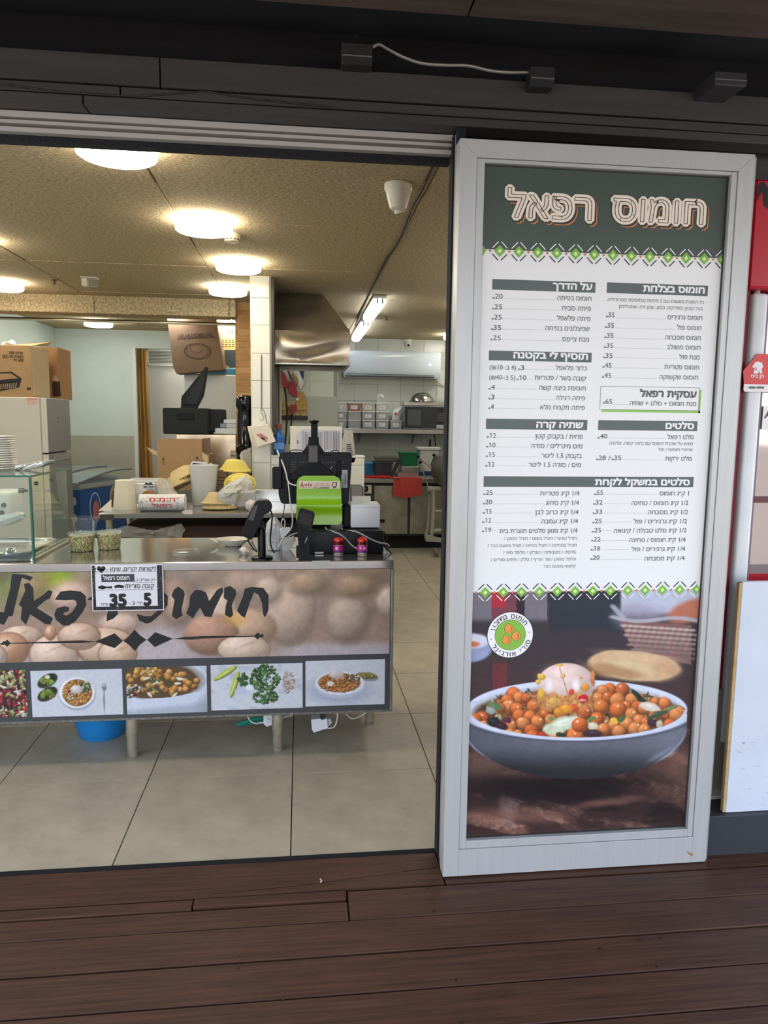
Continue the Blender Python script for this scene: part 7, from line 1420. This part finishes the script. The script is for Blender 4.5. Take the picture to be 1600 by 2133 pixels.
bmesh.ops.solidify(b, geom=list(b.faces), thickness=.003); tag(mk('red_cloth', b, CLOTH, smooth=True), 'bright red cloth crumpled flat on the left of the kitchen bench', 'cloth')
t = thing('red_towel', 'faded red towel folded over the front edge of the kitchen bench', 'towel', P(848, 1038, Y=8.43))
for (pts, Y, nm) in (([(820, 995), (835, 995), (837, 1034), (819, 1034)], 8.44, 'back_fold'), ([(831, 994), (845, 993.5), (879, 995.5), (880, 1031), (858, 1035), (838, 1039)], 8.425, 'front_fold')): b = NB(); pprism(b, pts, Y, .008); mk(nm, b, TOW, t)
b = NB(); x0, x1 = P(820, 995, Y=8.43).x, P(879, 995, Y=8.43).x; bx(b, x0, x1, 8.43, 8.60, KZ + .001, KZ + .012, .003); mk('top_fold', b, TOW, t)
t = thing('grey_bin', 'grey open plastic bin on the table right of the half wall', 'bin', P(746, 1035, Y=5.2)); x0, x1, z0, z1 = rect(730, 1014, 757, 1040, 5.2)
b = NB(); bx(b, x0, x0 + .006, 5.2, 5.4, .9005, z1); bx(b, x1 - .006, x1, 5.2, 5.4, .9005, z1); bx(b, x0, x1, 5.2, 5.206, .9005, z1); bx(b, x0, x1, 5.394, 5.4, .9005, z1); bx(b, x0, x1, 5.2, 5.4, .9005, .905); mk('shell', b, mat('bin_grey', (134, 134, 128), .5), t)
# tilting pan on a stand
q = P(897, 1150, Z=0); t = thing('tilting_mixer', 'grey mixer drum with levers on a tubular stand at the right of the opening', 'mixer', (q.x + .1, q.y - .28, 0)); Yt = q.y - .28
MG = mat('mixer_grey', (128, 128, 122), .35, .6); MP_ = mat('mixer_paint', (170, 170, 150), .5, noise=(20, .15))
b = NB(); c = P(938, 975, Y=Yt); lathe(b, [(.02, -.28), (.14, -.2), (.215, -.05), (.21, .08), (.15, .17), (.02, .20)], n=32, M=Matrix.Translation(c) @ Matrix.Rotation(-.25, 4, 'Y')); mk('drum', b, MG, t, smooth=True)
b = NB(); tube(b, [P(x, y, Y=Yt) for x, y in ((902, 1020), (903, 1040), (902, 1075), (899, 1118))], .022, 10); cyl(b, P(899, 1106, Y=Yt), P(925, 1104, Y=Yt), .02, 12); cyl(b, P(905, 1065, Y=Yt + .05), P(925, 1065, Y=Yt + .05), .016, 12); tube(b, [P(x, y, Y=Yt + .1) for x, y in ((897, 1030), (892, 1090), (888, 1112))], .015, 8); cyl(b, P(890, 1018, Y=Yt), P(918, 1018, Y=Yt), .028, 14); mk('stand', b, MP_, t, smooth=True)
b = NB(); cyl(b, P(875, 953, Y=Yt - .05), P(898, 974, Y=Yt - .05), .014, 10); mk('lever', b, mat('lever_chrome', (206, 204, 196), .2, .9), t, smooth=True)
b = NB(); cyl(b, P(877, 968, Y=Yt - .03), P(892, 1014, Y=Yt - .03), .007, 10); mk('lever', b, MATS['lever_chrome'], t, smooth=True)
for (x, y) in ((871, 951), (876, 963), (904, 948)):
    b = NB(); bmesh.ops.create_icosphere(b, subdivisions=2, radius=.019, matrix=Matrix.Translation(P(x, y, Y=Yt - .05))); mk('knob', b, BLK, t, smooth=True)
b = NB(); pprism(b, [(885, 1112), (900, 1118), (925, 1124), (925, 1130), (888, 1128)], Yt - .02, .1); mk('base_plate', b, MP_, t)
b = NB(); lathe(b, [(.03, -.02), (.05, -.014), (.052, 0), (.05, .014), (.03, .02)], n=20, M=Matrix.Translation((q.x + .01, Yt, .052)) @ Matrix.Rotation(math.pi / 2 - .3, 4, 'Y')); mk('wheel', b, mat('wheel_grey', (130, 126, 112), .6), t, smooth=True)

# ================================================================ CEILING DEVICES
DW = mat('device_white', (226, 222, 206), .3)
p = P(482, 487, Z=ZC); t = thing('smoke_detector', 'cream smoke detector on the ceiling beside the second lamp', 'smoke detector', (p.x, p.y, ZC - .045)); b = NB(); lathe(b, [(.026, ZC - .048), (.040, ZC - .042), (.043, ZC - .03), (.05, ZC - .02), (.05, ZC - .002)], p.x, p.y, 28); mk('housing', b, mat('detector_cream', (216, 204, 168), .4), t, smooth=True)
b = NB()
for k in range(12):
    a = 2 * math.pi * k / 12; bx(b, -.006, .006, -.001, .001, -.003, .003, M=Matrix.Translation((p.x + .0428 * math.cos(a), p.y + .0428 * math.sin(a), ZC - .034)) @ Matrix.Rotation(a + math.pi / 2, 4, 'Z'))
mk('slots', b, mat('slot_brown', (70, 60, 40), .6), t, kind='stuff')
def dome(p, s, face, label, tiltx=0.9):
    t = thing('dome_camera', label, 'camera', (p.x, p.y, ZC - .11 * s), 'white dome cameras'); x, y = p.x, p.y
    b = NB(); lathe(b, [(.058 * s, ZC - .030 * s), (.062 * s, ZC - .024 * s), (.062 * s, ZC - .002)], x, y, 32); mk('base', b, DW, t, smooth=True)
    b = NB(); lathe(b, [(.001, ZC - .112 * s), (.022 * s, ZC - .112 * s), (.036 * s, ZC - .105 * s), (.05 * s, ZC - .06 * s), (.057 * s, ZC - .030 * s)], x, y, 32); mk('shell', b, DW, t, smooth=True)
    d = Vector(face).normalized(); M = Matrix.Translation(Vector((x, y, ZC - .072 * s)) + d * .030 * s) @ d.to_track_quat('Z', 'Y').to_matrix().to_4x4(); b = NB(); lathe(b, [(.026 * s, 0), (.024 * s, .018 * s), (.001, .019 * s)], n=24, M=M); mk('lens_ring', b, DW, t, smooth=True)
    b = NB(); lathe(b, [(.017 * s, .0185 * s), (.015 * s, .022 * s), (.001, .023 * s)], n=24, M=M); mk('lens', b, mat('lens_dark', (20, 24, 28), .08), t, smooth=True); return t
dome(P(830, 383, Z=ZC), 1.0, (.3, .5, -1.2), 'large white dome camera on the ceiling near the door head'); dome(P(851, 707, Z=ZC), .9, (-.1, -1, -.35), 'white dome camera above the air conditioner'); dome(P(137, 686, Z=ZC), .9, (.15, -1, -.3), 'white dome camera in the back room corner')
p = P(187, 577, Z=ZC); t = thing('emergency_light', 'small clear and cream emergency light on the ceiling near the beam', 'emergency light', (p.x, p.y, ZC - .08)); b = NB(); bx(b, p.x - .06, p.x + .06, p.y - .04, p.y + .04, ZC - .012, ZC - .002, .004); bx(b, p.x - .055, p.x - .015, p.y - .03, p.y + .03, ZC - .07, ZC - .012, .006); mk('housing', b, DW, t)
b = NB(); bx(b, p.x - .01, p.x + .055, p.y - .03, p.y + .03, ZC - .068, ZC - .013, .012, seg=2); mk('cover', b, CLR, t)
for (px, py, lb) in ((113, 583, 'small brass sprinkler on the ceiling left of the emergency light'), (806, 660, 'small brass sprinkler on the ceiling right of the second tube lamp')):
    p = P(px, py, Z=ZC); b = NB(); lathe(b, [(.022, ZC - .006), (.022, ZC - .002)], p.x, p.y, 16); lathe(b, [(.006, ZC - .03), (.006, ZC - .006)], p.x, p.y, 10); lathe(b, [(.014, ZC - .034), (.014, ZC - .031)], p.x, p.y, 12); tag(mk('sprinkler', b, mat('sprinkler_brass', (96, 84, 60), .4, .6)), lb, 'sprinkler', 'ceiling sprinklers')
pts = [P(x, y, Z=ZC - .004) for x, y in ((912, 320), (908, 332), (880, 395), (860, 430), (838, 488), (820, 520), (806, 538), (790, 570), (780, 592), (764, 625), (750, 655), (737, 690))]
b = NB(); tube(b, pts, .0075, 6, 3); tag(mk('ceiling_cable', b, mat('cable_brown', (44, 36, 26), .6), smooth=True), 'dark cable tacked along a ceiling joint towards the tube lamps', 'cable')

# ================================================================ FASCIA BOXES
BOXM = mat('junction_grey', (36, 35, 33), .5)
def jbox(px, Y, label, m=BOXM):
    x0, x1, z0, z1 = rect(*px, Y); t = thing('junction_box', label, 'junction box', ((x0 + x1) / 2, Y, z0), 'boxes under the porch ceiling'); b = NB(); bx(b, x0, x1, Y, 2.40, z0, z1, .004); mk('case', b, m, t)
    b = NB(); bx(b, x0 + .002, x1 - .002, Y - .003, Y + .002, z0 + (z1 - z0) * .35, z0 + (z1 - z0) * .40); mk('seam', b, mat('seam_light', (110, 108, 104), .4), t); return t
t = jbox((712, 88, 776, 134), 2.27, 'grey junction box with a cable gland, above the middle of the opening'); q = P(742, 88, Y=2.27); b = NB(); lathe(b, [(.013, 0), (.013, .012), (.008, .014), (.008, .024)], q.x, 2.285, 14, M=Matrix.Translation((0, 0, q.z))); mk('cable_gland', b, mat('gland_black', (26, 26, 26), .3), t)
b = NB(); tube(b, [P(x, y, Y=2.30) for x, y in ((776, 98), (790, 93), (805, 101), (840, 119), (880, 132), (930, 136), (975, 137), (1020, 147), (1060, 151), (1090, 151), (1108, 152))], .0045, 8); mk('cable', b, mat('cable_metal', (150, 144, 134), .35, .5), t, smooth=True)
jbox((1106, 136, 1156, 180), 2.27, 'dark junction box where the porch cable ends, above the menu', mat('junction_dark', (34, 33, 33), .5)); jbox((1490, 148, 1557, 178), 2.20, 'flat dark box at the upper right under the porch ceiling', mat('junction_mid', (42, 40, 40), .6))

# ================================================================ RIGHT: drinks cooler, board, plinth
YP = 2.29; b = NB(); bx(b, 1.415, 3.4, YP, 2.9, -.02, P(1530, 1699, Y=YP).z, .003); struct('trim_7', b, mat('plinth_charcoal', (50, 52, 56), .5)); zp = P(1530, 1699, Y=YP).z
YCo = 2.46; t = thing('drinks_cooler', 'red drinks cooler with white framed glass door and red header sign', 'cooler', (1.9, 2.8, zp)); RC = mat('cooler_red', (186, 28, 44), .35); RM = mat('cooler_maroon', (96, 44, 50), .45)
X = lambda px, py=1000: P(px, py, Y=YCo).x
b = NB(); bx(b, 1.47, 2.6, YCo + .06, 3.1, zp + .001, 2.3); mk('body', b, RM, t)
b = NB(); bx(b, X(1516), X(1535), YCo + .0, YCo + .06, zp + .02, 2.3); mk('side_post', b, mat('post_red', (136, 34, 46), .45), t)
b = NB(); bx(b, 1.42, X(1567), YCo - .06, YCo + .05, zp + .0005, zp + .014, .002); mk('cream_ledge', b, mat('ledge_cream', (196, 190, 168), .5), t)
b = NB(); bx(b, X(1536), X(1567), YCo - .02, YCo + .04, P(1490, 1545, Y=YCo).z, P(1590, 612, Y=YCo).z, .012, seg=3); mk('door_stile', b, mat('stile_white', (222, 224, 222), .3, noise=(8, .06)), t, smooth=True)
b = NB(); bx(b, X(1567), X(1575), YCo, YCo + .03, .5, P(1590, 612, Y=YCo).z); mk('door_gasket', b, mat('gasket_mauve', (120, 104, 110), .4), t)
b = NB(); bx(b, X(1574), 2.5, YCo + .006, YCo + .012, .95, P(1590, 612, Y=YCo).z); mk('door_pane', b, mat('door_pane', (190, 178, 170), .04, .55), t)
b = NB(); bx(b, X(1572), 2.5, YCo + .002, YCo + .03, .5, .98); mk('lower_panel', b, RC, t)
b = NB(); bx(b, X(1574), 2.5, YCo - .002, YCo + .01, P(1590, 1047, Y=YCo).z, P(1590, 1040, Y=YCo).z + .01); mk('door_bar', b, RM, t)
b = NB(); bx(b, P(1566, 500, Y=YCo - .05).x, 2.5, YCo - .05, YCo + .1, P(1590, 601, Y=YCo - .05).z, P(1590, 372, Y=YCo - .05).z, .008); mk('header_sign', b, RC, t)
I = PxInk(YCo - .0515); I.ppoly([(1576, 395), (1584, 380), (1592, 378), (1600, 392), (1604, 432), (1612, 380), (1640, 380), (1640, 440), (1602, 436), (1592, 428), (1590, 400), (1582, 408), (1580, 420)]); mk('header_lettering', I.mesh('l'), mat('sign_black', (30, 28, 30), .4), t)
b = NB(); q = P(1577, 608, Y=YCo); lathe(b, [(.012, -.01), (.008, .01)], q.x, YCo, 16, M=Matrix.Translation((0, 0, q.z))); mk('door_hinge', b, mat('hinge_grey', (180, 176, 170), .4), t)
b = NB(); bx(b, 1.462, X(1512, 1500), YCo - .01, YCo + .02, P(1495, 1690, Y=YCo).z if P(1495, 1690, Y=YCo).z > zp else zp + .002, .55); mk('grille_panel', b, mat('grille_beige', (150, 142, 130), .5), t)
t = thing('delivery_sticker', 'red house shaped delivery sticker with white fork logo on the cooler door', 'sticker', P(1575, 816, Y=YCo - .03)); Ys = YCo - .030
b = NB(); pprism(b, [(1549, 782), (1548, 774), (1551, 769), (1579, 737), (1640, 738), (1640, 802), (1550, 800)], Ys, .002); mk('red_part', b, mat('sticker_coral', (214, 60, 52), .35), t)
b = NB(); pprism(b, [(1550, 800), (1640, 802), (1640, 817), (1552, 816), (1549, 812)], Ys, .002); mk('white_part', b, mat('sticker_white', (236, 232, 228), .35), t)
I = PxInk(Ys - .0006); I.ppoly([(1567, 764), (1574, 754), (1581, 753), (1585, 756), (1587, 753), (1590, 765), (1587, 767), (1588, 778), (1583, 778), (1581, 770), (1580, 778), (1572, 778), (1570, 777), (1571, 767)]); I.ptext(vis('תן ביס'), 1564, 1591, 787, 10.5, .035); mk('logo', I.mesh('l'), MATS['sticker_white'], t, kind='stuff')
I = PxInk(Ys - .0010); [I.prect(1572 + 2 * k, 765, 1572.8 + 2 * k, 772) for k in range(3)]; mk('fork_tines', I.mesh('l'), MATS['sticker_coral'], t, kind='stuff')
I = PxInk(Ys - .0006); I.prect(1560, 805, 1574, 809.5); I.prect(1576, 805, 1592, 809.5); mk('store_badges', I.mesh('l'), mat('badge_grey', (96, 94, 96), .4), t, kind='stuff')
t = thing('white_notice', 'white notice sheet with a large letter on the cooler glass at the frame edge', 'notice', P(1595, 895, Y=YCo - .02)); b = NB(); pprism(b, [(1591, 846), (1640, 846), (1640, 897), (1587, 894)], YCo - .005, .002); mk('sheet', b, MATS['sticker_white'], t); I = PxInk(YCo - .0056); I.ptext('A', 1592, 1610, 871, 24, .03); mk('letter', I.mesh('l'), mat('notice_red', (120, 60, 60), .4), t)
Yw = 2.31; t = thing('white_board', 'scuffed white board with raw wood edge leaning right of the menu', 'board', P(1560, 1690, Y=Yw)); xw0 = P(1541, 1213, Y=Yw).x; zw1 = P(1560, 1212, Y=Yw).z; zw0 = zp + .002
b = NB(); bx(b, xw0 + .012, 2.6, Yw, Yw + .017, zw0, zw1); mk('face', b, mat('board_white', (206, 212, 220), .3, noise=(6, .07)), t)
b = NB(); bx(b, xw0, xw0 + .0118, Yw + .0, Yw + .017, zw0, zw1 - .003, .001); mk('raw_edge', b, mat('raw_wood', (186, 156, 110), .8, noise=(30, .2)), t)
g = random.Random(4); I = PxInk(Yw - .0006)
for k in range(16): px, py = g.uniform(1530, 1600), g.uniform(1530, 1680); I.ppoly([(px, py), (px + g.uniform(4, 16), py + g.uniform(1, 4)), (px + g.uniform(3, 14), py + g.uniform(2, 5))])
mk('scuffs', I.mesh('s'), mat('scuff_grey', (150, 152, 154), .6), t, kind='stuff')
